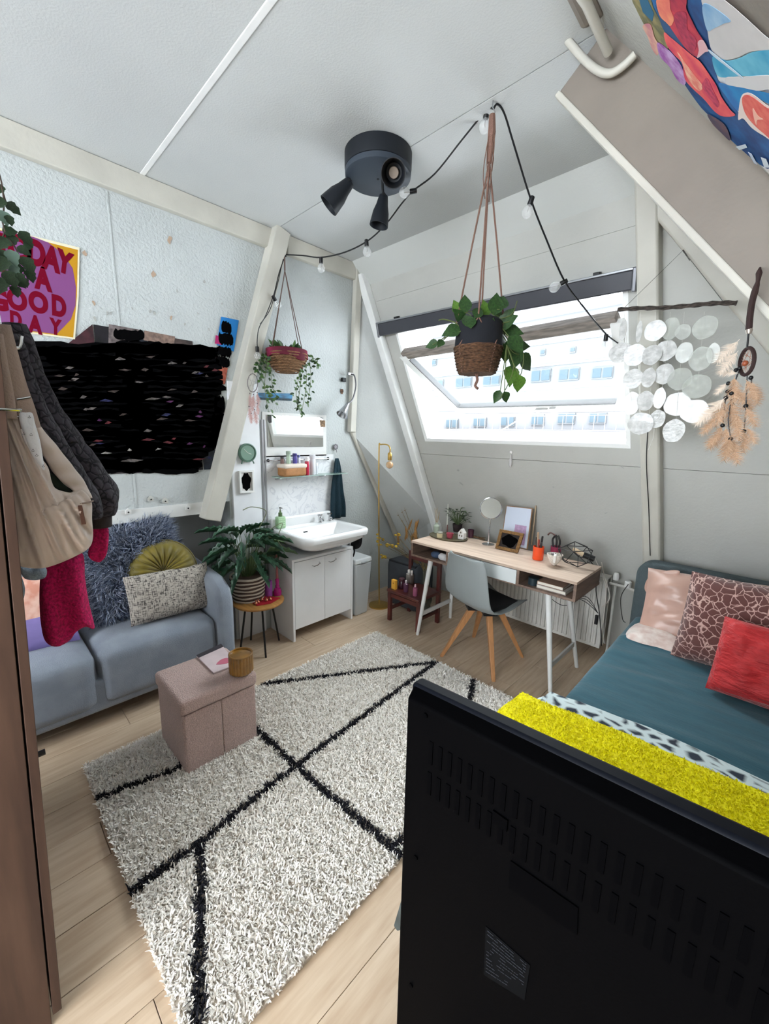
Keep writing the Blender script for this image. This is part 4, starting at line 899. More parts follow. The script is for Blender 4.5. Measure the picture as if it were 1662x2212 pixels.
for i in range(26):
    a = rg.random()*6.28; t = q+V((.02*math.cos(a), .02*math.sin(a), .40))
    if i < 11: e_ = on(815+rg.random()*45, 1155+rg.random()*50, 1, 2.80+rg.random()*.1)
    elif i < 22: e_ = on(862+rg.random()*40, 1130+rg.random()*40, 1, 2.86+rg.random()*.1)
    else: e_ = on(858+rg.random()*22, 1090+rg.random()*35, 1, 2.9)
    st2.tube(spline([t-V((0, 0, .3)), t, (t+e_)/2+V((0, 0, .02)), e_], 4), .0018, 4)
    if i < 11:
        for _ in range(3): yl.ball(e_+V((rg.uniform(-.02, .02), rg.uniform(-.02, .02), rg.uniform(-.015, .02))), .013, 8, (1.3, 1, .7))
    elif i < 22: br_.lathe([(0, 0), (.011, .03), (.009, .09), (0, .13)], e_-V((0, 0, .06)), 7, M=V((rg.uniform(-.3, .3), rg.uniform(-.3, .3), 1)).to_track_quat('Z', 'Y').to_matrix())
    else:
        for k in range(3): br_.prism([e_, e_+V((.02*math.cos(k*2), 0, .02*math.sin(k*2)+.005)), e_+V((.012*math.cos(k*2+.4), .004, .012*math.sin(k*2+.4)))], (0, .001, 0))
for b_, nm, mt_ in ((st2, 'stem', mat('dry_stem', (118, 98, 60), .8)), (yl, 'yellow_blossom', mat('dry_yellow', (226, 186, 60), .7, var=.25, vs=40)), (br_, 'grass_plume', mat('dry_plume', (168, 122, 70), .9, var=.2, vs=40))): b_.build(nm, mt_, vs_)['kind'] = 'stuff'
# ================================================================ DESK
dk = thing('desk', (-1.465, 2.78, 0), 'light oak desk with open side shelves, white drawer and white splayed legs', 'desk')
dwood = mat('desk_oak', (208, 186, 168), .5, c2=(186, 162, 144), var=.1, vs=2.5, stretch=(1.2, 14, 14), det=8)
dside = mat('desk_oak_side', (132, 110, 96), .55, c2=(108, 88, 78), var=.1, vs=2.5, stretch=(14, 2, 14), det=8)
dx0, dx1, dy0, dy1, dz0, dz1 = -2.13, -.80, 2.53, 2.99, .655, .785
B().box(dx0, dx1, dy0, dy1, dz1-.018, dz1).build('desktop', dwood, dk, bevel=.0015)
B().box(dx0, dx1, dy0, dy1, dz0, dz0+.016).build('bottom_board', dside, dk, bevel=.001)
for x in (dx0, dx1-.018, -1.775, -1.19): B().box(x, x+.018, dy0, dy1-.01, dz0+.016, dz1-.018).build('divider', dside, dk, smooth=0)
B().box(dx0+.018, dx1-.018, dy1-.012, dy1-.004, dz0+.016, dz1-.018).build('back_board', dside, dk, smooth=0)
for (xa, xb__) in ((-1.755, -1.476), (-1.472, -1.193)): B().box(xa, xb__, dy0-.002, dy0+.014, dz0+.010, dz1-.022).build('drawer', mat('drawer_white', (214, 218, 218), .5), dk, bevel=.001)
lw = mat('leg_white', (222, 222, 220), .45)
for (tx_, fx) in ((-1.955, -2.0), (-.985, -.875)):
    sgn = 1
    f_, bk_ = V((fx, 2.495, 0)), V((fx, 2.965, 0)); tf, tb = V((tx_, 2.58, dz0)), V((tx_, 2.90, dz0))
    B().tube([tf, f_], [.021, .013], 12).build('leg', lw, dk); B().tube([tb, bk_], [.021, .013], 12).build('leg', lw, dk)
    B().beam(f_.lerp(tf, .28), bk_.lerp(tb, .28), .014, .036).build('crossbar', lw, dk, bevel=.002)
books = [((-.985, 2.57, .6715), (104, 86, 74), (.115, .075, .022), 'brown book'), ((-.995, 2.565, .6945), (176, 158, 146), (.105, .07, .024), 'beige')]
for i, (c, colr, (w_, d_, h_), _) in enumerate(books):
    bk_ = thing('book', (c[0], c[1]+d_, c[2]), ('lower pale grey book in the right shelf of the desk', 'upper light brown book in the right shelf of the desk')[i], 'book', 'books in the right desk shelf')
    x0_, x1_, y0_, y1_ = c[0]-w_+.04, c[0]+w_, c[1]-.01+i*.008, c[1]+d_*2
    cm = mat('cover_%d' % i, ((196, 190, 184), (164, 136, 120))[i], .7)
    B().box(x0_, x1_, y0_, y1_, c[2], c[2]+.003).box(x0_, x1_, y0_, y1_, c[2]+h_-.004, c[2]+h_-.001).box(x0_, x0_+.003, y0_, y1_, c[2]+.003, c[2]+h_-.004).build('cover', cm, bk_, smooth=0)
    B().box(x0_+.003, x1_-.003, y0_+.003, y1_-.003, c[2]+.003, c[2]+h_-.004).build('pages', mat('pages', (226, 220, 208), .9), bk_, smooth=0)
o = B().lathe([(0, 0), (.035, 0), (.035, .05), (.0, .052)], (-1.10, 2.60, .6715), 20).build('round_tin', mat('dark_teal_tin', (34, 48, 54), .35), smooth=40); tag(o, 'dark round tin in the right shelf of the desk', 'tin')
t = thing('crumpled_cloth', (-1.88, 2.60, .6715), 'crumpled blue and white cloth inside the left shelf of the desk', 'cloth')
for i, (dx_, r_, mc) in enumerate(((-.03, .03, (62, 78, 104)), (.04, .028, (206, 204, 206)), (.075, .022, (190, 188, 190)))):
    b = B().ball((-1.88+dx_, 2.58, .6715+r_), r_, 12, (1.5, 1.1, 1)); b.v = [(x, y, max(.6715, z+.006*noise.noise(V((x, y, z))*60))) for x, y, z in b.v]; b.build('fold', mat('cl_%d' % i, mc, .9), t)
# ---- things on the desk
DZ = dz1+.0005
def dpos(x, y, z=DZ): return on(x, y, 2, z)
ty_ = thing('round_tray', (-2.0, 2.86, DZ), 'dark round tray holding small pots at the left end of the desk', 'tray')
B().lathe([(0, 0), (.15, 0), (.158, .008), (.155, .012), (.148, .006), (0, .006)], (-1.985, 2.845, DZ), 40, fr=(1.15, .78)).build('tray_plate', mat('olive_tray', (92, 84, 62), .4, var=.2, vs=20), ty_)
TZ = DZ+.0065
def small(name, px, label, prof, mt, cat, r2=None, extra=None, pt=TZ):
    q = on(px[0], px[1], 2, pt); t = thing(name, q, label, cat); B().lathe(prof, q, 16).build('body', mt, t)
    if extra: extra(t, q)
    return t
small('glass_candle', (950, 1161), 'pale cream glass candle at the front of the round tray', [(0, 0), (.024, 0), (.026, .045), (.023, .045), (.022, .03), (0, .03)], mat('cream_wax', (214, 200, 160), .4), 'candle', extra=lambda t, q: B().lathe([(.0265, .04), (.0272, .048), (.025, .05)], q, 16).build('rim', mat('glass_rim', (150, 150, 140), .1), t))
def diffuser(t, q):
    for i in range(5): B().tube([q+V((0, 0, .02)), q+V((.025*math.cos(i*1.3), .02*math.sin(i*1.3), .19+.01*i))], .0016, 5).build('reed', mat('reed', (176, 150, 110), .8), t)
small('reed_diffuser', (943, 1150), 'pale green reed diffuser at the left of the desk plant', [(0, 0), (.026, 0), (.027, .06), (.012, .075), (.012, .09)], mat('pale_green_glass', (176, 186, 170), .15), 'diffuser', extra=diffuser)
small('taper_candle', (966, 1143), 'thin white taper candle behind the desk plant', [(0, 0), (.006, .001), (.006, .235), (0, .24)], mat('white_wax', (224, 226, 216), .5), 'candle')
small('pink_bowl', (972, 1162), 'small dusty pink pot on the round tray', [(0, 0), (.022, 0), (.032, .042), (.029, .042), (.02, .012), (0, .01)], mat('pink_ceramic', (168, 72, 88), .35), 'pot')
small('makeup_brush', (966, 1156), 'short brown stick beside the pink pot on the round tray', [(0, 0), (.007, 0), (.007, .07), (.005, .09), (0, .095)], mat('brush_brown', (96, 66, 62), .5), 'brush')
hs = thing('ceramic_house', on(998, 1164, 2, TZ), 'small white ceramic house tealight on the round tray', 'ornament'); q = BASE[hs.name]
hw_ = mat('house_white', (232, 230, 226), .5)
B().prism([q+V((-.028, -.02, 0)), q+V((.028, -.02, 0)), q+V((.028, -.02, .055)), q+V((0, -.02, .09)), q+V((-.028, -.02, .055))], (0, .045, 0)).build('walls', hw_, hs, smooth=0, bevel=.002)
for (a, z) in ((-.012, .03), (.012, .03), (0, .058)): B().box(q.x+a-.005, q.x+a+.005, q.y-.0212, q.y-.0195, q.z+z-.007, q.z+z+.007).build('window_opening', mat('opening', (90, 76, 64), .8), hs, smooth=0)
small('purple_tumbler', (1017, 1160), 'dark purple glass tumbler at the right end of the round tray', [(0, 0), (.024, 0), (.028, .065), (.026, .065), (.022, .005), (0, .004)], mat('dark_plum', (64, 30, 48), .2, coat=.4), 'glass')
dp_ = thing('desk_plant', on(988, 1148, 2, TZ), 'leafy dark green plant behind the white ceramic house on the desk', 'plant'); q = BASE[dp_.name]; q.y = min(q.y, 2.93)
B().lathe([(0, 0), (.035, 0), (.045, .07), (.04, .07), (.038, .06), (0, .06)], q, 20).build('pot', mat('dark_pot', (48, 36, 38), .5), dp_)
rg = random.Random(31); b = B()
for i in range(60):
    a = rg.random()*6.28; r = rg.random()**.6*.095; h = .07+.14*rg.random()*(1-r*3.5)+.03; p = q+V((r*1.25*math.cos(a), r*.75*math.sin(a), h))
    b.tube([q+V((0, 0, .06)), p], .0015, 4); put_leaf(LSd if rg.random() > .25 else LS, dp_, p, (math.cos(a), math.sin(a), rg.uniform(-.3, .6)), (0, 0, 1), .034+.018*rg.random(), .028)
b.build('stem', mat('stem_green', (86, 104, 66), .6), dp_)['kind'] = 'stuff'
tk = thing('sunglasses', dpos(1030, 1163), 'tangle of brown tortoiseshell sunglasses and jewellery on the desk', 'glasses'); q = BASE[tk.name]
b = B(); tort = mat('tortoise', (118, 84, 48), .3, var=.5, vs=90)
for i in range(7):
    cc_ = q+V((-.05+i*.018, .01*math.sin(i*2), .006+.003*(i % 3))); b.tube([cc_+V((.026*math.cos(a), .018*math.sin(a), .004*math.sin(a+i))) for a in [k*.628 for k in range(10)]], .003, 6, closed=True)
b.tube([q+V((-.07, -.02, .006)), q+V((.07, .03, .014))], .003, 6).tube([q+V((-.06, .025, .006)), q+V((.08, -.02, .012))], .003, 6); b.build('frames', tort, tk)
mk = thing('makeup_mirror', dpos(1055, 1176), 'round chrome make-up mirror on a thin stand on the desk', 'mirror'); q = BASE[mk.name]
q = V((q.x, q.y, DZ)); mcn = onp(1061, 1098, (q.x, q.y, 0), (-.7, .71, 0)); mn_ = V((.55, -.80, .22)).normalized(); Mm = mn_.to_track_quat('Z', 'Y').to_matrix()
B().lathe([(0, 0), (.05, 0), (.05, .004), (.008, .012), (.006, .02)], q, 24).tube([q+V((0, 0, .015)), mcn-V((0, 0, .085))], .0055, 8).build('stand', chrome, mk)
B().lathe([(.083, -.005), (.088, 0), (.083, .006), (.081, .003), (0, .003)], mcn, 40, M=Mm).build('rim', chrome, mk); B().lathe([(0, .0035), (.080, .0035), (.080, .0045), (0, .0045)], mcn, 36, M=Mm).build('mirror_glass', MATS['mirror'], mk)
B().tube([mcn+Mm@V((.085*math.cos(a), .085*math.sin(a), 0)) for a in [math.pi+.2+k*.14 for k in range(20)]]+[mcn-V((0, 0, .09))], .003, 6).build('yoke', chrome, mk)
# print leaning on the wall, gold photo frame
lpn = thing('leaning_print', dpos(1105, 1178), 'white framed print with a small lilac picture leaning on the sloping wall', 'picture frame')
yy_ = 3.03
q4 = [onp(x, y, (0, 2.985, DZ), (0, .93, -.37)) for x, y in ((1083, 1165), (1140, 1180), (1151, 1098), (1094, 1092))]
q4[0].z = q4[1].z = DZ+.001
nP = (q4[1]-q4[0]).cross(q4[3]-q4[0]).normalized(); nP = nP if nP.y < 0 else -nP
B().prism(q4, nP*-.012).build('frame', mat('thin_wood_frame', (150, 116, 88), .6), lpn, smooth=0)
def inq(u, v, o=.001): return q4[0].lerp(q4[1], u).lerp(q4[3].lerp(q4[2], u), v)+nP*o
B().prism([inq(.03, .02), inq(.97, .02), inq(.97, .98), inq(.03, .98)], nP*.0005).build('paper', mat('bluish_paper', (208, 216, 232), .6), lpn, smooth=0)
B().prism([inq(.45, .08, .002), inq(.88, .08, .002), inq(.88, .55, .002), inq(.45, .55, .002)], nP*.0005).build('lilac_picture', mat('lilac_print', (192, 160, 196), .6, var=.12, vs=60), lpn, smooth=0)
gf = thing('gold_photo_frame', dpos(1100, 1185), 'small antique gold photo frame with a blacked-out photo on the desk', 'picture frame')
q5 = [onp(x, y, (0, 2.84, DZ), (0, .95, -.3)) for x, y in ((1072, 1180), (1120, 1193), (1134, 1153), (1082, 1143))]; q5[0].z = q5[1].z = DZ+.001
n5 = (q5[1]-q5[0]).cross(q5[3]-q5[0]).normalized(); n5 = n5 if n5.y < 0 else -n5
def in5(u, v, o=0.): return q5[0].lerp(q5[1], u).lerp(q5[3].lerp(q5[2], u), v)+n5*o
b = B()
for (u0, u1, v0, v1) in ((0, 1, 0, .15), (0, 1, .85, 1), (0, .13, .15, .85), (.87, 1, .15, .85)): b.prism([in5(u0, v0), in5(u1, v0), in5(u1, v1), in5(u0, v1)], n5*.014)
b.build('frame', mat('antique_gold', (142, 104, 58), .45, .3, var=.25, vs=60, bump=.5, bs=120), gf, smooth=0, bevel=.002)
B().prism([in5(.1, .1), in5(.9, .1), in5(.9, .9), in5(.1, .9)], n5*.004).build('photo', mat('near_black_brown', (30, 18, 14), .6), gf, smooth=0)
B().prism([in5(.5+.33*math.cos(a)*(1+.1*math.sin(5*a)), .5+.30*math.sin(a)*(1+.15*math.sin(4*a)), .0045) for a in [k*.3 for k in range(21)]], n5*.0005).build('blackout', mat('pure_black', (4, 4, 5), .9), gf, smooth=0)
B().prism([in5(.45, .5), in5(.55, .5), (in5(.5, 0)+V((0, .07, 0)))*1.0], V((.001, 0, 0))).build('easel_back', black_m, gf, smooth=0)
# tall stick (curtain rod end) leaning beside the print
o = B().tube([dpos(1148, 1178)+V((0, 0, .002)), onp(1158, 1092, SP(0, 0, .02), SN)], .006, 8).build('wooden_rod', mat('pale_wood', (202, 180, 150), .6)); tag(o, 'thin pale wooden rod leaning on the wall right of the print', 'rod')
# orange cup with brushes
oc_ = thing('orange_cup', dpos(1162, 1208), 'bright orange cup with dark make-up brushes on the desk', 'cup'); q = BASE[oc_.name]
B().lathe([(0, 0), (.036, 0), (.038, .005), (.038, .095), (.034, .095), (.034, .01), (0, .01)], q, 28).build('cup', mat('orange_gloss', (236, 78, 30), .25, coat=.3), oc_)
for (dx_, dy_, hh, cl) in ((-.02, .0, .16, (30, 26, 28)), (.012, .015, .17, (30, 26, 28)), (.02, -.01, .13, (44, 40, 42)), (-.008, -.01, .20, (168, 140, 112)), (.004, -.018, .15, (150, 60, 50))):
    B().tube([q+V((dx_*.3, dy_*.3, .015)), q+V((dx_, dy_, hh-.03)), q+V((dx_*1.1, dy_*1.1, hh))], [.005, .008, .007], 8).build('brush', mat('br_%d' % cl[0], cl, .5), oc_)
# planter pot with white bird/cat figure, pink pot of hair clips
wp = thing('white_pot', dpos(1197, 1222), 'white speckled pointed pot with a small white animal figure on its rim', 'pot'); q = BASE[wp.name]+V((0, 0, .008)); 
B().lathe([(0, -.008), (.01, -.004), (.03, .02), (.048, .055), (.052, .075), (.048, .075), (.04, .05), (0, .04)], q, 28).build('bowl', mat('speckled_white', (226, 218, 208), .5, var=.12, vs=90), wp)
b = B().ball(q+V((.016, -.034, .075)), .011, 10); b.lathe([(.007, 0), (.010, .02), (.008, .05), (0, .055)], q+V((.018, -.046, .028)), 10)
for s_ in (-.006, .006): b.lathe([(.004, 0), (0, .012)], q+V((.016+s_, -.034, .083)), 6)
b.build('animal_figure', hw_, wp)
for (dx_, r) in ((-.018, .012), (.004, .01), (-.004, .013)): B().ball(q+V((dx_, .006, .07)), r, 8).build('pebble', mat('pebble_grey', (128, 122, 122), .4), wp)
pk = thing('pink_cup', dpos(1200, 1200), 'dark pink cup with black hair clips behind the white pot', 'cup'); q = BASE[pk.name]
B().lathe([(0, 0), (.036, 0), (.038, .07), (.034, .07), (0, .03)], q, 24).build('cup', mat('dark_pink', (142, 40, 74), .4), pk)
for (pa_, pb__, pc__) in (((-.02, 0, .06), (-.03, 0, .12), (-.005, 0, .155)), ((.0, 0, .06), (.0, 0, .11), (-.01, 0, .15)), ((.018, 0, .06), (.024, 0, .11), (.005, 0, .155))):
    B().tube(spline([q+V(pa_), q+V(pb__), q+V(pc__)], 5), .0075, 8).build('hair_clip', black_m, pk)
B().tube(spline([q+V((-.01, 0, .15)), q+V((-.05, 0, .165)), q+V((-.07, 0, .145))], 5), .006, 6).build('brush', mat('brush_brown', (96, 66, 62), .5), pk)
# wire cage lamp
wc = thing('wire_cage_lamp', dpos(1250, 1222), 'black geometric wire cage lamp lying at the right end of the desk', 'lamp')
q = V((-.965, 2.80, DZ)); wc.location = q; BASE[wc.name] = q
cg = onp(1246, 1192, (-.97, 2.80, 0), (-.7, .71, 0)); cg.z = max(cg.z, DZ+.09); rr_ = .125; ph = (1+5**.5)/2
iv = [V(p).normalized() for p in ((-1, ph, 0), (1, ph, 0), (-1, -ph, 0), (1, -ph, 0), (0, -1, ph), (0, 1, ph), (0, -1, -ph), (0, 1, -ph), (ph, 0, -1), (ph, 0, 1), (-ph, 0, -1), (-ph, 0, 1))]
Rt = Matrix.Rotation(.5, 3, 'X')@Matrix.Rotation(.3, 3, 'Z'); iv = [Rt@p for p in iv]; zmin = min(p.z for p in iv)
ivw = [V((cg.x+p.x*rr_, cg.y+p.y*rr_, DZ+.004+(p.z-zmin)*.085)) for p in iv]
wm = mat('black_wire', (30, 28, 30), .4)
for i in range(12):
    for j in range(i+1, 12):
        if (iv[i]-iv[j]).length < 1.06 and not (i+j) % 7 == 3: B().tube([ivw[i], ivw[j]], .0026, 6).build('cage_wire', wm, wc)
B().tube([cg+V((.11, .02, -.03)), cg+V((.045, 0, -.01))], .020, 12).build('socket', black_m, wc); B().tube([cg+V((.045, 0, -.01)), cg+V((.0, -.01, .012)), cg+V((-.02, -.015, .02))], [.016, .014, .012], 10).build('wooden_collar', mat('pale_wood', (202, 180, 150), .6), wc)
# ================================================================ CHAIR
chr_ = thing('shell_chair', (-1.435, 2.585, 0), 'grey plastic shell chair with four splayed wooden legs in front of the desk', 'chair')
shell = mat('shell_grey', (140, 146, 146), .5, var=.02)
ca_ = math.radians(-14)
def crot(p): x, y, z = p; return V((-1.435+x*math.cos(ca_)-y*math.sin(ca_), 2.585+x*math.sin(ca_)+y*math.cos(ca_), z))
prof = [(.225, .435, .19), (.20, .452, .205), (.10, .445, .225), (0, .432, .235), (-.10, .430, .238), (-.165, .447, .236), (-.21, .49, .232), (-.235, .55, .226), (-.25, .62, .218), (-.262, .70, .205), (-.272, .775, .19), (-.280, .82, .17), (-.284, .838, .13)]
def shellf(u, v):
    t = v*(len(prof)-1); i = min(int(t), len(prof)-2); f = t-i; a, b_, w_ = [lerp(prof[i][k], prof[i+1][k], f) for k in range(3)]
    s_ = u*2-1; seat = max(0, 1-v*1.9); back = min(1, max(0, v*1.9-.6))
    x = s_*w_; curl = abs(s_)**2.6
    return crot((x, a+curl*.055*back-.0*seat, b_+curl*.05*seat+curl*.02*(1-abs(2*v-1))-(.02*curl if v > .97 else 0)))
B().surf(shellf, 20, 48).build('shell', shell, chr_, solid=.009, sub=1)
def padf(u, v):
    p = (u*2-1, v*2-1); k = math.sqrt(max(0, 1-max(abs(p[0]), abs(p[1]))**6)); return crot((p[0]*.17, .04+p[1]*.15, .455+.022*k))
B().surf(padf, 14, 14).build('seat_pad', mat('black_pad', (24, 24, 26), .8), chr_, solid=.004)
beech = mat('beech', (186, 132, 86), .5, var=.1, vs=6, stretch=(6, 6, 1))
B().obox((-1.435, 2.585, .408), V((.10, .10, 0)), V((-.10, .10, 0))*.35, (0, 0, .012)).obox((-1.435, 2.585, .408), V((.10, .10, 0))*.35, V((-.10, .10, 0)), (0, 0, .012)).build('cross_mount', black_m, chr_)
for (fx, fy) in ((-1.655, 2.365), (-1.215, 2.365), (-1.22, 2.805), (-1.65, 2.805)):
    tp = V((-1.435+(fx+1.435)*.30, 2.585+(fy-2.585)*.30, .405)); ft = V((fx, fy, 0)); dd = (ft-tp).normalized(); sd2 = dd.cross(V((0, 0, 1))).normalized(); ud = sd2.cross(dd)
    b = B(); ta, tb_ = .020, .013; hx = [tp-sd2*ta-ud*ta*1.2, tp+sd2*ta-ud*ta*1.2, tp+sd2*ta+ud*ta*1.2, tp-sd2*ta+ud*ta*1.2]; lo = [ft-sd2*tb_-ud*tb_, ft+sd2*tb_-ud*tb_, ft+sd2*tb_+ud*tb_, ft-sd2*tb_+ud*tb_]
    for p in lo: p.z = 0
    b.hexa(lo+hx); lg = b.build('leg', beech, chr_, smooth=0, bevel=.004)
    sc = B()
    for t_ in (.1, .2):
        cpt = tp.lerp(ft, t_); sc.ball(cpt+V((math.copysign(.017, fx+1.435)*0, -.021, 0)), .0045, 6)
    s2 = sc.build('screw', black_m, chr_); s2.parent = lg
# ================================================================ RADIATOR AND CABLES
ra = thing('radiator', (-1.3, 3.2, .08), 'white panel radiator on the wall under the desk', 'radiator')
rm = mat('radiator_white', (206, 204, 198), .5, var=.05)
B().box(-1.80, -.80, 3.19, 3.205, .09, .64).box(-1.80, -.80, 3.275, 3.29, .09, .64).build('panel', rm, ra, smooth=0, bevel=.004)
me0 = None
for i in range(27):
    x = -1.775+i*.0355
    if me0 is None: o0 = B().box(x, x+.022, 3.178, 3.19, .115, .615).build('rib', rm, ra, bevel=.004); me0 = o0.data
    else:
        o = bpy.data.objects.new('rib', me0); COL.objects.link(o); o.parent = ra; o.location = (i*.0355, 0, 0); md = o.modifiers.new('Bevel', 'BEVEL'); md.width = .004; md.segments = 2
B().box(-1.80, -.80, 3.19, 3.29, .64, .648).build('top_grille', rm, ra, smooth=0, bevel=.002)
B().lathe([(.02, 0), (.02, .03), (.014, .05), (0, .052)], (-.76, 3.23, .64), 14).build('thermostat_knob', mat('knob_white', (226, 226, 224), .4), ra)
B().tube([(-.80, 3.24, .60), (-.74, 3.24, .60), (-.70, 3.24, .60), (-.62, 3.24, .585)], .011, 8).build('valve_pipe', rm, ra)
B().lathe([(.015, 0), (.022, .004), (.022, .045), (.014, .05)], (-.68, 3.235, .60), 12).build('valve', mat('knob_white', (226, 226, 224), .4), ra)
B().tube([(-.76, 3.24, .60), (-.76, 3.24, .0)], .009, 8).build('feed_pipe', rm, ra)
for i, (pts_, rad, cl, lb) in enumerate((([(1262, 1195), (1290, 1235), (1288, 1275), (1296, 1330), (1300, 1395)], .0035, (40, 38, 38), 'black cable hanging down behind the right end of the desk'), ([(1285, 1205), (1300, 1240), (1310, 1280), (1303, 1350), (1306, 1390)], .0035, (206, 200, 192), 'white cable hanging down beside the desk'), ([(1300, 1215), (1306, 1245), (1318, 1290), (1302, 1310)], .004, (206, 200, 192), 'white cable looped at the right of the radiator'), ([(1358, 1262), (1342, 1290), (1345, 1335), (1352, 1345)], .003, (46, 44, 44), 'thin black cable between radiator valve and headboard'), ([(1400, 930), (1397, 1000), (1402, 1100), (1405, 1200)], .0028, (38, 38, 40), 'thin black cable running down the right-hand post'))):
    if i < 4: P_ = [on(x, y, 1, 3.06+.02*i) for x, y in pts_]
    else: P_ = [onp(x, y, SP(0, 0, .107), SN) for x, y in pts_]
    P_ = [V((p.x, p.y, max(p.z, .01))) for p in P_]
    o = B().tube(spline(P_, 6), rad, 6).build('cable', mat('cable_%d' % cl[0], cl, .5)); tag(o, lb, 'cable')
o = B().box(-.82, -.80, 3.05, 3.07, .33, .40).build('inline_switch', black_m, bevel=.004); tag(o, 'black inline switch on the cable by the desk', 'switch')
b = B()
for i in range(3): b.tube(spline([(-1.40, 3.02, .655-.0), (-1.25, 3.05, .56-.03*i), (-1.05, 3.05, .50-.05*i), (-.90, 3.05, .48+.02*i), (-.80, 3.05, .42)], 6), .0025, 6)
o = b.build('desk_cables', mat('cable_38', (60, 58, 56), .5)); tag(o, 'thin dark cables sagging under the desk in front of the radiator', 'cable')
# ================================================================ BED
bed = thing('bed', (-.05, 1.9, 0), 'bed with dark teal fitted sheet and grey upholstered headboard under the slope', 'bed')
bx0, bx1, by0, by1 = -.575, .55, .95, 3.03
hbm = mat('headboard_grey', (86, 98, 102), .95, var=.08, vs=12, bump=.4, bs=200)
def hboard():
    y0, y1, z0, z1, x0, x1, r = 3.03, 3.11, .08, .875, -.60, .62, .10
    pts = [(x0, z0), (x1, z0), (x1, z1)]+[(x0+r-r*math.sin(a), z1-r+r*math.cos(a)) for a in [k*math.pi/16 for k in range(9)]]
    b = B(); e = .018; n = len(pts); cx_, cz_ = (x0+x1)/2, (z0+z1)/2; vs = []
    for (y, i_) in ((y0, e), (y0+e*.3, e*.3), (y0+e, 0), (y1, 0)):
        for x, z in pts: vs.append((x-math.copysign(i_, x-cx_), y, z-math.copysign(i_, z-cz_)))
    return b.add(vs, [(i*n+j, i*n+(j+1) % n, i*n+n+(j+1) % n, i*n+n+j) for i in range(3) for j in range(n)]+[tuple(range(n))[::-1], tuple(3*n+j for j in range(n))])
hboard().build('headboard', hbm, bed, smooth=50)
B().box(bx0+.01, bx1, by0, by1, .10, .30).build('bed_frame', hbm, bed, bevel=.02, bseg=3)
for x in (bx0+.06, bx1-.08):
    for y in (by0+.08, by1-.1): B().box(x, x+.04, y, y+.04, 0, .10).build('leg', black_m, bed)
teal = mat('teal_sheet', (56, 98, 112), .75, var=.07, vs=6, sheen=.25, spec=.25, bump=.25, bs=24, stretch=(1.2, 5, 2))
def sheet(u, v):     # top and the rounded sides of the mattress
    x = lerp(bx0, bx1, u); y = lerp(by0, by1, v); r = .05
    z = .505; ex = min(x-bx0, bx1-x); ey = min(y-by0, by1-y)
    q = lambda e: 0 if e > r else r-max(0, r*r-(r-e)**2)**.5
    wr = .010*noise.noise(V((x*1.6+.4*y, y*7-x*1.5, 0)))+.005*noise.noise(V((x*3, y*17-x*3, 4)))+.012*math.exp(-((y-2.64-.04*math.sin(x*4))/.03)**2)
    return V((x, y, z-q(ex)-q(ey)+wr*min(1, ex/.05, ey/.05)))
b = B().surf(sheet, 70, 120); b.build('fitted_sheet', teal, bed, smooth=180)
b = B()
def side(u, v):
    y = lerp(by0, by1, u); z = lerp(.16, .456, v); return V((bx0-.006*math.sin(v*3.14)-.004*noise.noise(V((y*6, z*9, 0))), y, z))
b.surf(side, 60, 8)
def foot_(u, v): return V((lerp(bx0, bx1, u), by0-.006*math.sin(v*3.14), lerp(.16, .456, v)))
b.surf(foot_, 30, 6); b.build('mattress_side', teal, bed, smooth=180)
# leopard duvet and yellow throw at the foot
_t = [on(x, y, 2, .54) for x, y in ((1215, 1502), (1252, 1511), (1400, 1566), (1655, 1680))]; _l = [on(x, y, 2, .60) for x, y in ((1178, 1512), (1252, 1536), (1400, 1598), (1655, 1704))]
LEO = lambda x: float(np.interp(x, [p.x for p in _t]+[.6], [p.y for p in _t]+[_t[-1].y-.05]))
YEL = lambda x: float(np.interp(x, [p.x for p in _l]+[.6], [p.y for p in _l]+[_l[-1].y-.05]))
leo = cells('leopard_print', (52, 60, 72), (210, 224, 226), 16, .17, stretch=(1, 1.15, .3), rough=.85, bump=.05)
du = thing('leopard_duvet', (-.05, 1.4, .51), 'folded pale blue and dark grey leopard print duvet across the foot of the bed', 'duvet')
def fold_surf(x0, x1, ya, yb, zt, th, side_drop=0, seed=0, wav=.012):
    def fn(u, v):                # closed roll: around in v, along x in u
        x = lerp(x0, x1, u); t = v*2; yA = ya(x); yB = yb(x)
        if t <= 1: s_ = t; y = lerp(yA, yB, s_); z = zt(x)+th*(max(0, math.sin(math.pi*min(1, max(0, .02+s_*.96))))**.35); w_ = 1
        else: s_ = t-1; y = lerp(yB, yA, s_); z = zt(x); w_ = 0
        z += w_*wav*noise.noise(V((x*5+seed, y*8, seed)))
        if w_ and side_drop and x < x0+.08: z -= 0
        return V((x, y+.010*noise.noise(V((x*7, seed, s_*2))), z))
    return fn
zt0 = lambda x: .514
yl_top = lambda x: LEO(x)
b = B().surf(fold_surf(-.60, .56, yl_top, lambda x: .86, zt0, .045, seed=2), 60, 40); b.build('duvet_body', leo, du, smooth=180)
o_ = B()
def drop(u, v):
    y = lerp(.86, 1.66, u); a = v*math.pi*.55; r = .10
    return V((-.60-r*.55*math.sin(a)-.02*v, y-.02*v+.01*math.sin(u*20), .545-.02-(r*1.9)*(1-math.cos(a))+.006*math.sin(u*23+v*3)))
o_.surf(drop, 40, 10).build('duvet_edge', leo, du, smooth=180, solid=.02)
thr = thing('yellow_throw', (-.05, 1.3, .57), 'fluffy bright yellow throw blanket folded over the leopard duvet behind the television', 'blanket')
yel = mat('yellow_fleece', (246, 236, 4), .9, var=.1, vs=26, bump=.3, bs=70, c2=(232, 218, 2))
zt1 = lambda x: .572
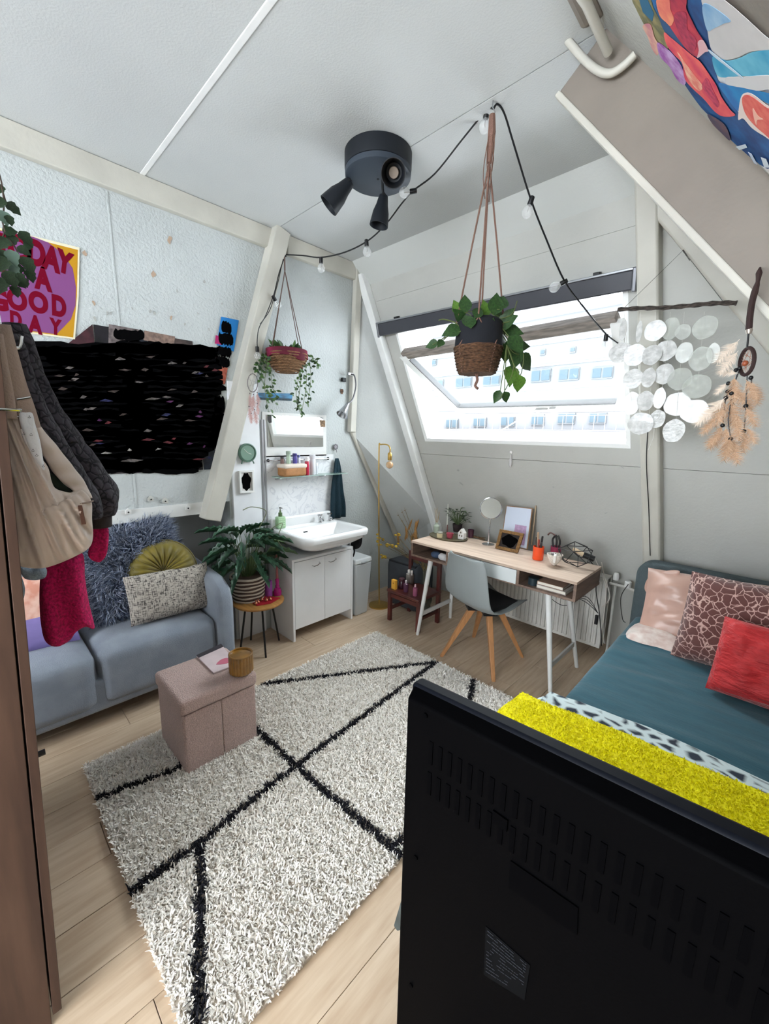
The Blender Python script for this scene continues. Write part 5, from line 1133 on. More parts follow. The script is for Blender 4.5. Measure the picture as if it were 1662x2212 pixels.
b = B().surf(fold_surf(-.655, .56, lambda x: YEL(x), lambda x: .88, zt1, .035, seed=5, wav=.014), 70, 44); b.build('lower_layer', yel, thr, smooth=180)
b2 = B().surf(fold_surf(-.60, .56, lambda x: YEL(x)-.075, lambda x: .90, lambda x: .606, .028, seed=7, wav=.012), 70, 44); b2.build('upper_layer', yel, thr, smooth=180)
yfur = [mat('yellow_fibre', (250, 242, 4), .9), mat('yellow_fibre2', (246, 236, 2), .9), mat('yellow_fibre_dark', (228, 214, 2), .9)]
gq = np.random.default_rng(4)
for bb_, nm, cnt in ((b, 'lower_fleece', 14000), (b2, 'upper_fleece', 30000)):
    vv = np.array([tuple(p) for p in bb_.v]); W_, H_ = 71, 45; gg = vv.reshape(H_, W_, 3)[:23]
    i = gq.integers(0, 21, cnt); j = gq.integers(0, 69, cnt); fa_ = gq.random((cnt, 1)); fb_ = gq.random((cnt, 1))
    P_ = (gg[i, j]*(1-fa_)+gg[i+1, j]*fa_)*(1-fb_)+(gg[i, j+1]*(1-fa_)+gg[i+1, j+1]*fa_)*fb_
    nr = np.cross(gg[i, j+1]-gg[i, j], gg[i+1, j]-gg[i, j]); nr /= np.linalg.norm(nr, axis=1)[:, None]+1e-9; nr[nr[:, 2] < 0] *= -1
    pile(nm, P_, nr, .0075, .0032, yfur, thr, rng=gq, lean=1.0, bend=.5, taper=.4)
# pillows
satin = mat('pink_satin', (208, 168, 152), .33, var=.08, vs=6, sheen=.3, spec=.6)
pw_ = thing('satin_pillow', (-.10, 2.88, .52), 'pink satin pillow leaning against the headboard', 'pillow')
rot_ = V((.985, .10, .05))
B().pillow((-.08, 2.875, .695), rot_, V((-.05, .45, .89)), V((0, -.89, .45)), .86, .42, .17, 26, wr=.06, seed=6, corner=.03).build('pillow_body', satin, pw_, smooth=180)
flp = [on(x, y, 1, 2.90) for x, y in ((1393, 1272), (1410, 1240), (1468, 1233), (1450, 1262), (1418, 1292))]
B().puff(flp, (0, -1, .3), .008, .008, fold=lambda q: .006*noise.noise(q*25), n=40).build('pillow_flap', satin, pw_, smooth=180)
fc_ = thing('satin_case', (-.38, 2.72, .51), 'crumpled pink and white patterned satin cloth beside the pillow on the teal sheet', 'cloth')
b = B().puff([on(x, y, 2, .515) for x, y in ((1352, 1374), (1368, 1352), (1400, 1352), (1432, 1366), (1465, 1340), (1478, 1372), (1466, 1408), (1420, 1398), (1380, 1388))], (0, 0, 1), .045, .0, fold=lambda q: .02*noise.noise(V((q.x*9+q.y*7, q.y*16, 1))), n=72)
b.v = [(x, y, max(z, .512)) for x, y, z in b.v]; b.build('cloth_body', mat('patterned_satin', (214, 188, 178), .4, var=.25, vs=22, c2=(238, 226, 218), sheen=.3), fc_, smooth=180)
gir = cells('giraffe_print', (104, 66, 62), (206, 170, 160), 31, .04, stretch=(1, .6, 1), rough=.8, bump=.5, sheen=.5)
gc = thing('giraffe_cushion', (-.02, 2.62, .51), 'large brown giraffe print cushion with pale outlines in front of the satin pillow', 'cushion')
B().pillow((-.02, 2.62, .735), V((.99, -.02, .02)), V((.04, .30, .95)), V((0, -.95, .30)), .53, .47, .17, 20, wr=.012, seed=11, corner=.035).build('cover', gir, gc, smooth=60)
redm = mat('red_quilted', (206, 44, 48), .55, var=.15, vs=16, bump=1.0, bs=34, stretch=(.8, 1, 2.4), sheen=.5, c2=(176, 26, 32))
rd = thing('red_cushion', (.08, 2.32, .51), 'small crinkled red cushion at the front of the pile of pillows', 'cushion')
B().pillow((.085, 2.34, .685), V((.995, -.02, .0)), V((.05, .32, .945)), V((0, -.945, .32)), .38, .345, .14, 20, wr=.022, seed=15, corner=.02).build('cover', redm, rd, smooth=60)
# ================================================================ TELEVISION seen from behind
tv = thing('television', (.2, .5, .62), 'large black flat television seen from behind in the foreground', 'television')
tvm = mat('tv_black', (3, 3, 4), .6, bump=.05, bs=300, spec=.02); tvb = mat('tv_bezel', (9, 12, 20), .5, spec=.12); tvd = mat('tv_recess', (1, 1, 2), .8, spec=.03)
def TV(x, z, y): return V((x, y, z+.07*(x+.39)))
L0, R0_, Zt, Zb = -.392, .80, 1.245, .50
B().hexa([TV(L0, Zb, .478), TV(R0_, Zb, .478), TV(R0_, Zb, .505), TV(L0, Zb, .505), TV(L0, Zt, .478), TV(R0_, Zt, .478), TV(R0_, Zt, .505), TV(L0, Zt, .505)]).build('bezel', tvb, tv, bevel=.006)
B().hexa([TV(L0+.012, Zb+.01, .455), TV(R0_-.012, Zb+.01, .455), TV(R0_-.003, Zb+.004, .482), TV(L0+.003, Zb+.004, .482), TV(L0+.012, Zt-.012, .455), TV(R0_-.012, Zt-.012, .455), TV(R0_-.003, Zt-.003, .482), TV(L0+.003, Zt-.003, .482)]).build('back_cover', tvm, tv, bevel=.004)
B().prism([on(x, y, 1, .4542) for x, y in ((1104, 1858), (1250, 1960), (1248, 2018), (1100, 1916))], (0, -.0015, 0)).build('cable_recess', tvd, tv, smooth=0)
b = B()
for r_ in range(2):
    for i in range(58): x = L0+.06+i*.0175; b.hexa([TV(x, Zt-.105-r_*.055, .4535), TV(x+.007, Zt-.105-r_*.055, .4535), TV(x+.007, Zt-.105-r_*.055, .456), TV(x, Zt-.105-r_*.055, .456), TV(x, Zt-.065-r_*.055, .4535), TV(x+.007, Zt-.065-r_*.055, .4535), TV(x+.007, Zt-.065-r_*.055, .456), TV(x, Zt-.065-r_*.055, .456)])
o = b.build('vent_slots', tvd, tv, smooth=0); o['kind'] = 'stuff'
q = on(1081, 1772, 1, .454); B().obox(q, (.011, 0, 0), (0, .002, 0), (0, 0, .009)).build('socket_recess', tvd, tv, smooth=0)
lb_ = [on(x, y, 1, .4545) for x, y in ((1050, 2000), (1146, 2085), (1134, 2160), (1046, 2105))]
B().prism(lb_, (0, -.0006, 0)).build('rating_label', mat('label_black', (6, 7, 9), .7, spec=.05), tv, smooth=0)
b = B(); rg = random.Random(2)
for r_ in range(13):
    v_ = .06+r_*.07; u_ = .05
    while u_ < .9:
        l_ = .03+rg.random()*.12
        if rg.random() > .25 and not (r_ > 8 and u_ > .55):
            p0 = lb_[0].lerp(lb_[1], u_).lerp(lb_[3].lerp(lb_[2], u_), v_); p1 = lb_[0].lerp(lb_[1], min(.93, u_+l_)).lerp(lb_[3].lerp(lb_[2], min(.93, u_+l_)), v_)
            b.prism([p0+V((0, -.0008, 0)), p1+V((0, -.0008, 0)), p1+V((0, -.0008, .0011)), p0+V((0, -.0008, .0011))], (0, -.0003, 0))
        u_ += l_+.02
b.build('fine_print', mat('print_grey', (44, 46, 52), .6, spec=.1), tv, smooth=0)['kind'] = 'stuff'
for (x, y) in ((920, 1545), (899, 1852), (889, 2128)):
    q = on(x, y, 1, .4545); B().lathe([(0, 0), (.004, 0), (.004, .002), (0, .002)], q, 10, M=V((0, -1, 0)).to_track_quat('Z', 'Y').to_matrix()).build('screw', tvd, tv)
B().box(-.05, .45, .44, .60, .516, .530).box(.14, .26, .485, .50, .530, .66).build('stand', tvb, tv)
cbn = thing('tv_cabinet', (.2, .52, 0), 'dark low cabinet carrying the television', 'cabinet')
B().box(-.30, .85, .36, .70, .02, .515).build('body', mat('dark_wood', (44, 36, 32), .5, var=.2, vs=5), cbn, bevel=.004)
for x in (-.28, .81):
    for y in (.38, .66): B().box(x, x+.03, y, y+.03, 0, .02).build('foot', black_m, cbn)
# grey cloth peeking out left of the television
gcl = thing('draped_cloth', (-.50, .72, .30), 'dark green grey cloth hanging off the furniture at the left edge of the television', 'cloth')
pts_ = [on(x, y, 1, .66) for x, y in ((900, 1680), (886, 1700), (884, 1760), (893, 1820), (896, 1880), (872, 1925), (850, 2000), (858, 2012), (890, 2005), (940, 1990), (950, 1800), (940, 1700))]
b = B().prism(pts_, (0, .01, 0))
b.build('cloth_body', mat('grey_green_cloth', (70, 76, 74), .9, var=.3, vs=14), gcl, smooth=0, bevel=.003)
# ================================================================ CEILING LAMP
clp = thing('ceiling_spotlight', (-1.79, 1.735, 2.99), 'black round ceiling lamp with three adjustable spotlights', 'ceiling lamp')
anth = mat('anthracite', (54, 62, 72), .5, spec=.35); anth_d = mat('anthracite_dark', (26, 30, 36), .5, spec=.35)
lc = V((-1.775, 1.73, 2.985))
B().lathe([(.165, 0), (.176, .006), (.178, .02), (.178, .085)], lc+V((0, 0, .028)), 56).build('canopy', anth_d, clp)
B().lathe([(0, 0), (.166, 0), (.174, .006), (.176, .03)], lc, 56).build('cover_plate', anth, clp)
B().lathe([(0, 0), (.006, .0), (.006, .004), (0, .004)], lc-V((.0, 0, .003)), 12).build('screw', black_m, clp)
pn_ = (-.7, .71, 0)
def spot(j, hd, dirv, sz=1.0):
    j, hd = V(j), V(hd); dv = V(dirv).normalized(); Ms = dv.to_track_quat('Z', 'Y').to_matrix()
    s_ = B().lathe([(a_*sz, b_*sz) for a_, b_ in [(.010, -.035), (.022, -.03), (.026, -.01), (.03, .012), (.040, .045), (.045, .085), (.047, .105), (.044, .105), (.038, .06), (.030, .03), (0, .025)]], hd, 28, M=Ms); s_ = s_.build('spot_head', anth_d, clp)
    y_ = B().tube([j, (j+hd)/2-dv*.01, hd-dv*.03], .007, 8).ball(hd-dv*.035, .014, 10); sdv = dv.cross(V((0, 0, 1))); sdv = sdv.normalized() if sdv.length > .01 else V((1, 0, 0))
    y_.tube([hd-dv*.03-sdv*.03, hd-dv*.03+sdv*.03], .008, 8); o = y_.build('swivel_joint', black_m, clp)
    o = B().lathe([(0, .045*sz), (.018*sz, .045*sz), (.020*sz, .04*sz)], hd, 16, M=Ms).build('bulb', mat('spot_bulb', (150, 136, 124), .25), clp); return s_
P1 = lambda x, y, off=0: onp(x, y, (lc.x, lc.y, 0) if not off else (lc.x+.7*off, lc.y-.71*off, 0), pn_)
a, c = P1(752, 398), P1(712, 442); spot(P1(756, 380), a.lerp(c, .15), (c-a), 1.22)
a, c = P1(828, 430), P1(817, 497); spot(V((P1(826, 408).x, P1(826, 408).y, lc.z)), a.lerp(c, .12), (c-a), 1.08)
a = P1(852, 372, .10); spot(P1(846, 345, .05), a, V((.58, -.66, -.52)), 1.3)
# ================================================================ STRING LIGHTS
sl = thing('string_lights', (-1.15, 1.84, 3.05), 'black festoon cable with clear round bulbs strung from strut to ceiling hook to window', 'string lights')
fb = lambda x, y: on(x, y, 1, 1.875)
A1, A2 = V((-1.15, 1.83, 3.06)), onp(1310, 722, SP(0, 0, .16), SN)
vp_n = V((A2-A1)).cross(V((0, 0, 1))).normalized()
rt = lambda x, y: onp(x, y, A1, vp_n)
left = [fb(x, y) for x, y in ((617, 550), (655, 552), (693, 556), (745, 545), (795, 520), (835, 483), (868, 440), (893, 412), (940, 375), (1000, 300), (1050, 240))]
right = [rt(x, y) for x, y in ((1060, 226), (1075, 225), (1090, 245), (1110, 310), (1147, 430), (1180, 515), (1220, 607), (1265, 668), (1310, 722), (1345, 748))]
cab_b = B().tube(spline(left+[V((-1.15, 1.83, 3.075))], 5), .0045, 6).tube(spline([V((-1.15, 1.83, 3.075))]+right[1:], 5), .0045, 6)
lf = lambda x, y: on(x, y, 0, XL+.13)
cab_b.tube(spline([lf(x, y) for x, y in ((617, 551), (603, 590), (592, 635), (575, 680), (560, 708), (556, 735), (556, 752))], 5), .0035, 6).tube(spline([lf(x, y) for x, y in ((612, 560), (598, 620), (583, 670), (562, 700))], 5), .003, 6)
cab_b.build('cable', black_m, sl)
bulb_m = mat('clear_bulb', (236, 238, 238), .05, alpha=.28, coat=.6)
def bulb(p, d, r=.024):
    Md = V(d).normalized().to_track_quat('Z', 'Y').to_matrix()
    B().lathe([(0, -.006), (.012, -.004), (.013, .03), (.010, .034)], p, 12, M=Md).build('lamp_socket', black_m, sl)
    B().lathe([(.010, .03), (.012, .036), (.021, .046), (.0265, .060), (.0265, .068), (.021, .082), (.012, .089), (0, .091)], p, 16, M=Md).build('bulb', bulb_m, sl)
    B().tube([V(p)+Md@V((0, 0, .035)), V(p)+Md@V((.004, 0, .06)), V(p)+Md@V((-.004, 0, .065)), V(p)+Md@V((0, 0, .036))], .0012, 4).build('filament', mat('filament', (150, 146, 138), .4, .5), sl)
bulb(fb(617, 551), (-.6, -.4, -.15)); bulb(fb(694, 558), (0, 0, -1)); bulb(fb(792, 520), (.1, 0, -1)); bulb(fb(899, 412), (-.8, -.6, -.1)); bulb(fb(1052, 238), (-.1, 0, -1))
bulb(rt(1150, 427), (-.25, -.15, -1)); bulb(rt(1224, 607), (-.8, -.5, -.45)); bulb(rt(1310, 724), (0, 0, -1)); bulb(lf(590, 640), (-.1, .5, -.5)); bulb(lf(556, 750), (0, 0, -1))
hk_ = B().tube([(-1.15, 1.82, 3.1), (-1.15, 1.82, 3.075), (-1.14, 1.825, 3.055), (-1.15, 1.83, 3.04), (-1.165, 1.83, 3.05)], .003, 6).build('ceiling_hook', chrome); tag(hk_, 'small metal hook in the ceiling joint holding the macrame plant hanger', 'hook')
# ================================================================ HANGING PLANTS
jute = mat('jute_rope', (132, 100, 88), .95, bump=.6, bs=300); weave = mat('basket_weave', (122, 88, 64), .9, var=.4, vs=60, bump=1, bs=110, stretch=(1, 1, 3))
hp = thing('hanging_plant', (-1.15, 1.82, 1.93), 'large leafy plant in a black and brown woven pot hanging before the window', 'hanging plant')
hx, hy = -1.15, 1.82; zr, zm_, zb_ = on(1030, 700, 1, 1.82).z, on(1030, 752, 1, 1.82).z, on(1030, 808, 1, 1.82).z
B().lathe([(0, zb_), (.085, zb_), (.095, zb_+.03), (.112, zm_)], (hx, hy, 0), 36).build('woven_base', weave, hp)
B().lathe([(.112, zm_), (.114, zm_+.01), (.108, zr), (.09, zr+.015), (.085, zr), (0, zr-.01)], (hx, hy, 0), 36).build('pot', mat('dark_navy_pot', (22, 24, 32), .85), hp)
b = B()
for i in range(9):
    z = lerp(zb_+.006, zm_-.004, i/8); r = lerp(.088, .115, (i/8)**.7); b.tube([(hx+r*math.cos(a), hy+r*math.sin(a), z+.0015*math.sin(a*9+i*3)) for a in [k*.2618 for k in range(24)]], .006, 5, closed=True)
b.build('weave_ring', weave, hp)
kn = V((hx, hy, 2.86)); b = B(); b.tube([(hx, hy, 3.045), (hx+.004, hy, 2.98), kn], [.014, .017, .011], 8)
for i in range(4):
    a = i*math.pi/2+.5; rim = V((hx+.112*math.cos(a), hy+.112*math.sin(a), zr)); low = V((hx+.1*math.cos(a+.8), hy+.1*math.sin(a+.8), zm_-.01))
    b.tube([kn, kn.lerp(rim, .5)+V((0, 0, .01)), rim], .0042, 6); b.tube([rim+V((.003, 0, 0)), low, V((hx, hy, zb_-.01))], .003, 5)
    b.tube([rim, V((hx+.117*math.cos(a-.8), hy+.117*math.sin(a-.8), zm_)), V((hx+.09*math.cos(a-.8), hy+.09*math.sin(a-.8), zb_))], .003, 5)
rg = random.Random(9)
for i in range(7): b.tube(spline([(hx+.012*math.cos(i), hy+.012*math.sin(i), 3.0), (hx+.02*math.cos(i*2), hy+.02*math.sin(i), 2.93-.02*i), (hx+.016*math.cos(i*3), hy, 2.82-.02*i)], 4), .002, 4)
b.tube(spline([(hx, hy, zb_-.005), (hx+.006, hy, zb_-.03), (hx-.004, hy, zb_-.055), (hx+.012, hy, zb_-.07)], 5), .007, 6); b.build('macrame_ropes', jute, hp)
def px_plane(d=0): return lambda x, y: onp(x, y, (hx+.7*d, hy-.71*d, 0), pn_)
LH = leaf_mesh('heart_leaf', mat('philodendron', (52, 84, 40), .4, var=.4, vs=8, c2=(30, 56, 28)), [.05, .75, 1.0, .95, .7, .35, .02], .08, .2)
LHl = leaf_mesh('heart_leaf_light', mat('philodendron_light', (92, 132, 52), .4, var=.2, vs=8), [.05, .75, 1.0, .95, .7, .35, .02], .08, .2)
big = [(1005, 665, 0, 1, 34), (998, 690, -.6, .6, 34), (990, 672, -.4, 1, 30), (1015, 700, -.2, .8, 36), (985, 712, -.8, -.3, 36), (1040, 690, .2, .8, 36), (1070, 668, .1, 1, 40), (1083, 660, .3, .9, 34), (1060, 700, .4, .5, 40), (1085, 700, .8, .5, 40), (1050, 676, -.3, 1, 30), (1100, 715, .9, -.1, 36), (1075, 720, .5, -.6, 40), (1108, 735, .6, -.7, 42), (1095, 750, .2, -1, 40), (1130, 775, .7, -.5, 44), (1115, 765, -.2, -1, 40), (1105, 800, -.1, -1, 42), (1122, 820, .2, -1, 34), (1025, 715, -.5, .1, 34), (1075, 688, .9, .2, 34), (1030, 680, .5, .9, 28), (1012, 720, -.8, .3, 32), (1058, 715, 0, .2, 36), (1087, 735, .6, .1, 36), (1118, 748, .9, .1, 34), (1000, 735, -.7, -.6, 30), (1095, 685, .7, .9, 26), (1078, 850, -.4, -1, 26), (1092, 852, .5, -1, 24), (940, 742, -.9, -.2, 26), (955, 738, -.5, -.6, 20)]
bst = B()
RGT, UPW, TOC = V((.71, .70, 0)), V((0, 0, 1)), V((.7, -.71, 0))
for i, (x, y, dx_, dy_, ln) in enumerate(big):
    dpt = rg.uniform(-.06, .13); p = px_plane(dpt)(x, y); d = RGT*dx_+UPW*dy_+TOC*rg.uniform(-.5, .6); L_ = ln/884*2.0*1.15
    c0 = V((hx+.03*dx_, hy, zr-.005)) if y < 760 else px_plane(.06)(1095, 745)
    st0 = p-d.normalized()*L_*.25; bst.tube(spline([c0, (c0+st0)/2+V((0, 0, .03 if y < 760 else -.01)), st0], 4), .0022, 5)
    put_leaf(LHl if i in (18, 26, 17, 2, 10) else LH, hp, st0, d, TOC+UPW*.3, L_, L_*.72)
bst.tube(spline([px_plane(.03)(x, y) for x, y in ((1015, 715), (1000, 715), (985, 698), (960, 690), (948, 692))], 5), .003, 5)
for pts_ in (((1095, 745), (1110, 790), (1098, 830), (1080, 862)), ((1100, 740), (1130, 760), (1128, 800), (1122, 815)), ((1070, 690), (1105, 680), (1118, 650)), ((1080, 700), (1110, 692)), ((1010, 710), (960, 730), (935, 745))): bst.tube(spline([px_plane(.05)(x, y) for x, y in pts_], 5), .0022, 5)
bst.build('stem', mat('vine_stem', (92, 104, 60), .6), hp)['kind'] = 'stuff'
# small basket with trailing stems
h2 = thing('trailing_plant', (-2.80, 1.80, 2.07), 'small round basket with trailing green succulent stems hanging near the leaning strut', 'hanging plant')
kx, ky = -2.80, 1.80; z2 = on(618, 765, 0, kx).z; z2b = on(618, 806, 0, kx).z
bowl = [(0, z2b), (.05, z2b+.004), (.10, z2b+.035), (.135, z2b+.085), (.148, z2)]
B().lathe(bowl, (kx, ky, 0), 36).build('basket', mat('light_weave', (158, 118, 84), .9, var=.3, vs=50, bump=1, bs=110, stretch=(1, 1, 3)), h2)
b = B()
for i in range(8):
    t = i/7; z = lerp(z2b+.01, z2-.004, t); r = .152*math.sin(min(1, .38+.62*t)*math.pi/2); b.tube([(kx+r*math.cos(a), ky+r*math.sin(a), z) for a in [k*.2618 for k in range(24)]], .005, 5, closed=True)
b.build('weave_ring', MATS['light_weave'], h2)
def rimf(u, v):
    a = u*2*math.pi; r = .150+.008*math.sin(a*7)*v; return V((kx+r*math.cos(a), ky+r*math.sin(a), z2+.028-v*(.055+.03*max(0, math.sin(a*3+1)))))
B().surf(rimf, 60, 8, True).build('magenta_cloth', mat('maroon_cloth', (128, 22, 62), .85, var=.4, vs=9, c2=(84, 18, 36)), h2, solid=.006)
B().lathe([(0, z2+.01), (.145, z2+.01)], (kx, ky, 0), 24).build('soil', soil, h2)
b = B(); kt = V((kx, ky, on(617, 585, 0, kx).z)); b.tube([(kx, ky, on(617, 556, 0, kx).z), kt], .005, 6)
for i in range(4):
    a = i*math.pi/2+.25; b.tube([kt, (kx+.15*math.cos(a), ky+.15*math.sin(a), z2+.025)], .0032, 5)
b.build('ropes', mat('thin_rope', (92, 72, 66), .9), h2)
LT = leaf_mesh('trail_leaf', green_m, [.05, .8, 1.0, .7, .02], .05, .1); LT2 = leaf_mesh('trail_leaf_dark', green_d, [.05, .8, 1.0, .7, .02], .05, .1)
bst = B(); rg = random.Random(5); q2 = lambda x, y, o=0: on(x, y, 0, kx+o)
trails = [(580, 775, 572, 830, 580, 888), (575, 770, 565, 815, 590, 870), (585, 800, 590, 840, 600, 860), (660, 780, 662, 830, 652, 890), (655, 790, 648, 840, 642, 880), (668, 775, 672, 820, 665, 870), (663, 765, 680, 775, 688, 790), (575, 765, 562, 785, 558, 800), (650, 800, 640, 850, 650, 895)]
for tr_ in trails:
    o_ = rg.uniform(-.02, .10); pts = spline([q2(tr_[0], tr_[1], o_), q2(tr_[2], tr_[3], o_), q2(tr_[4], tr_[5], o_)], 9); bst.tube(pts, .002, 4)
    for p in pts[::1]:
        for _ in range(1):
            d = V((rg.uniform(-.4, .9), rg.uniform(-1, 1), rg.uniform(-1, .3))); put_leaf(LT if rg.random() < .6 else LT2, h2, p+V((rg.uniform(-.01, .01), rg.uniform(-.02, .02), 0)), d, (1, 0, .3), rg.uniform(.026, .042), .02)
for i in range(30):
    a = rg.random()*6.28; r = .02+.09*rg.random(); p = V((kx+r*math.cos(a), ky+r*math.sin(a), z2+.01)); d = V((math.cos(a)*.6, math.sin(a)*.6, rg.uniform(.3, 1.2))); L_ = rg.uniform(.04, .085)
    put_leaf(LT2 if rg.random() < .7 else LT, h2, p+V((0, 0, .02)), d, (1, 0, .2), L_, .026)
bst.build('stem', mat('vine_stem', (92, 104, 60), .6), h2)['kind'] = 'stuff'
# trailing plant at the far left edge, above the coats
h3 = thing('ivy_plant', (-1.42, .05, 2.25), 'dark ivy trailing down in front of the yellow and purple poster at the left edge', 'hanging plant')
q3 = lambda x, y, o=0: on(x, y, 0, -1.42+o); b = B()
iv_pts = [[(-6, 360), (4, 400), (8, 440), (6, 480)], [(5, 480), (15, 510), (30, 530), (45, 560)], [(10, 500), (0, 540), (5, 590), (20, 620)], [(2, 400), (14, 440), (25, 455)]]
for q in iv_pts: b.tube(spline([q3(x, y) for x, y in q], 6), .0018, 5)
b.build('stem', mat('dark_stem', (60, 46, 36), .7), h3)['kind'] = 'stuff'
LI = leaf_mesh('ivy_leaf', mat('ivy_green', (40, 62, 38), .4, var=.4, vs=14, c2=(24, 42, 26)), [.1, .8, 1.0, .75, .8, .35, .02], .1, .15); LI2 = leaf_mesh('ivy_leaf_grey', mat('ivy_grey', (96, 120, 108), .4), [.1, .8, 1.0, .75, .8, .35, .02], .1, .15)
for i, (x, y, dx_, dy_, ln, k) in enumerate(((12, 443, .8, -.5, 28, 0), (4, 432, -.5, -1, 26, 0), (2, 460, .3, -1, 28, 1), (42, 505, .7, -.8, 30, 0), (28, 512, -.3, -1, 26, 0), (14, 520, -.5, -.8, 28, 0), (20, 545, .3, -1, 32, 1), (48, 560, .6, -1, 34, 0), (40, 575, -.4, -1, 30, 0), (60, 588, .3, -1, 26, 0), (8, 560, -.3, -1, 32, 0), (12, 590, .5, -1, 34, 0), (28, 605, .8, -.6, 26, 0), (30, 622, .2, -1, 24, 0), (2, 605, -.2, -1, 34, 0), (36, 540, .9, -.3, 24, 0), (5, 505, .8, .2, 26, 0), (24, 575, .2, -1, 28, 1), (52, 540, .5, .3, 20, 0), (16, 470, .3, -1, 20, 0), (3, 405, -.3, -1, 18, 0), (1, 545, .5, -1, 30, 0), (48, 605, .4, -1, 20, 0), (38, 595, .5, -.9, 22, 0))):
    p = q3(x, y-6, .01*(i % 4)); put_leaf(LI2 if k else LI, h3, p, V((.1, dx_*.9, dy_)), (1, 0, .2), ln/884*1.42*.72, ln/884*1.42*.62)
# ================================================================ SHELL CHIME AND DREAMCATCHERS
cY = 2.60
wc_ = thing('capiz_shell_chime', on(1465, 668, 1, cY), 'wind chime of round white capiz shells hanging from a dark driftwood stick', 'wind chime')
z6 = lambda X, Y: (1262+X*.2712, 500+Y*.2712)
cs = lambda X, Y, o=0: on(*z6(X, Y), 1, cY-o)
stick = spline([cs(272, 622), cs(450, 612), cs(640, 608), cs(850, 590), cs(1050, 572), cs(1218, 570)], 6)
B().tube(stick, [.0105+.002*math.sin(i*1.7) for i in range(len(stick))], 8).build('driftwood_stick', mat('driftwood', (96, 86, 80), .9, var=.5, vs=40, bump=1, bs=80, stretch=(1, 4, 4)), wc_)
apex = SP(0, 0, 0); ap = cs(790, 150); ap = V((ap.x, cY+.0, ap.z))
B().tube([cs(330, 600), ap, cs(1110, 560)], .0014, 5).tube([ap, ap+V((0, .185, .01))], .003, 6).build('hanging_cord', mat('grey_cord', (92, 90, 88), .8), wc_)
shm = mat('capiz_shell', (226, 226, 224), .25, var=.16, vs=34, alpha=.86, coat=.4, bump=.3, bs=60); shm2 = mat('capiz_shell_thin', (222, 226, 218), .25, var=.10, vs=30, alpha=.32, coat=.4)
sh_l = [(312, 785, 28, 85, 0), (440, 800, 24, 85, 0), (567, 790, 82, 80, 0), (690, 775, 70, 90, 1), (790, 800, 60, 60, 1), (965, 765, 95, 90, 1), (290, 965, 88, 78, 0), (405, 985, 85, 85, 0), (540, 985, 74, 80, 0), (650, 950, 85, 82, 0), (800, 965, 66, 80, 1), (930, 1015, 88, 95, 1), (1030, 970, 50, 80, 1), (390, 1175, 76, 78, 0), (515, 1165, 54, 78, 0), (640, 1135, 76, 82, 0), (765, 1175, 95, 88, 1), (900, 1235, 112, 95, 1), (380, 1370, 62, 92, 0), (490, 1350, 68, 78, 0), (602, 1328, 46, 82, 0), (742, 1375, 105, 92, 0), (880, 1432, 112, 92, 0), (452, 1530, 100, 86, 0), (585, 1493, 62, 72, 0), (715, 1588, 86, 92, 0)]
rg = random.Random(3); strg = B()
for i, (X, Y, rx_, ry_, k) in enumerate(sh_l):
    c = cs(X, Y, .012*(i % 3)); rxx, rz = (cs(X+rx_, Y)-cs(X-rx_, Y)).length/2, (cs(X, Y+ry_)-cs(X, Y-ry_)).length/2; tl_ = rg.uniform(-.3, .3)
    ax_ = V((1, .25*tl_, tl_*.2)).normalized(); az_ = V((0, .1*rg.uniform(-1, 1), 1)).normalized(); nn_ = ax_.cross(az_)
    pts_ = [c+ax_*rxx*1.04*math.cos(a)*(1+.03*math.sin(3*a+i))+az_*rz*math.sin(a)*(1+.03*math.sin(5*a+i)) for a in [j*.2618 for j in range(24)]]
    B().prism(pts_, nn_*.0014).build('shell_disc', shm2 if k else shm, wc_, smooth=0)
cols_ = {}
for X0, Y0, Xn, Yn in ((320, 640, 380, 1370), (450, 640, 452, 1520), (570, 640, 520, 1480), (690, 640, 600, 1480), (800, 640, 730, 1580), (960, 640, 890, 1420)): strg.tube(spline([cs(X0, Y0, .006), cs((X0*2+Xn)/3, (Y0*2+Yn)/3, .006), cs(Xn, Yn, .006)], 4), .0007, 4)
strg.tube(spline([cs(560, 1570), cs(550, 1650), cs(512, 1740)], 4), .0016, 4); strg.build('thread', mat('thread_white', (214, 212, 206), .7), wc_)
def feather_mesh(name, mt_, seed, fluff=.2):
    rg = random.Random(seed); b = B(); n = 26
    b.tube([(0, 0, 0), (.5, 0, .02), (1, 0, -.02)], [.012, .009, .003], 4)
    for i in range(n):
        t = .08+.9*i/n; w_ = (math.sin(math.pi*min(1, t*1.02))**.6)*.30
        for s_ in (-1, 1):
            for _ in range(2):
                e = (t+.16+.1*rg.random(), s_*w_*(.7+.6*rg.random()), fluff*rg.uniform(-.5, .5)); b.add([(t, 0, 0), (t+.035, 0, 0), e], [(0, 1, 2)])
    me = bpy.data.meshes.new(name); me.from_pydata(b.v, [], b.f); me.materials.append(mt_); me.update(); return me
dc = thing('feather_dreamcatcher', on(1612, 790, 1, 1.74), 'dreamcatcher with dark wrapped ring and fluffy tan feathers hanging from the taupe rafter', 'dreamcatcher')
dY = 1.74; dq = lambda X, Y, o=0: on(*z6(X, Y), 1, dY-o)
dkb = mat('dark_brown_leather', (48, 30, 28), .8, bump=.4, bs=100); tanf = mat('tan_feather', (192, 162, 136), .8, var=.15, vs=30, c2=(166, 128, 98)); whf = mat('cream_feather', (214, 198, 182), .8)
B().tube(spline([V((dq(1398, 250).x, 1.795, dq(1398, 250).z)), dq(1400, 300), dq(1385, 400), dq(1345, 540), dq(1325, 660), dq(1315, 780)], 5), [.003]*5+[.004, .006, .008, .007, .006, .005, .007, .008, .009]+[.0085]*12, 8).build('hanging_strap', dkb, dc)
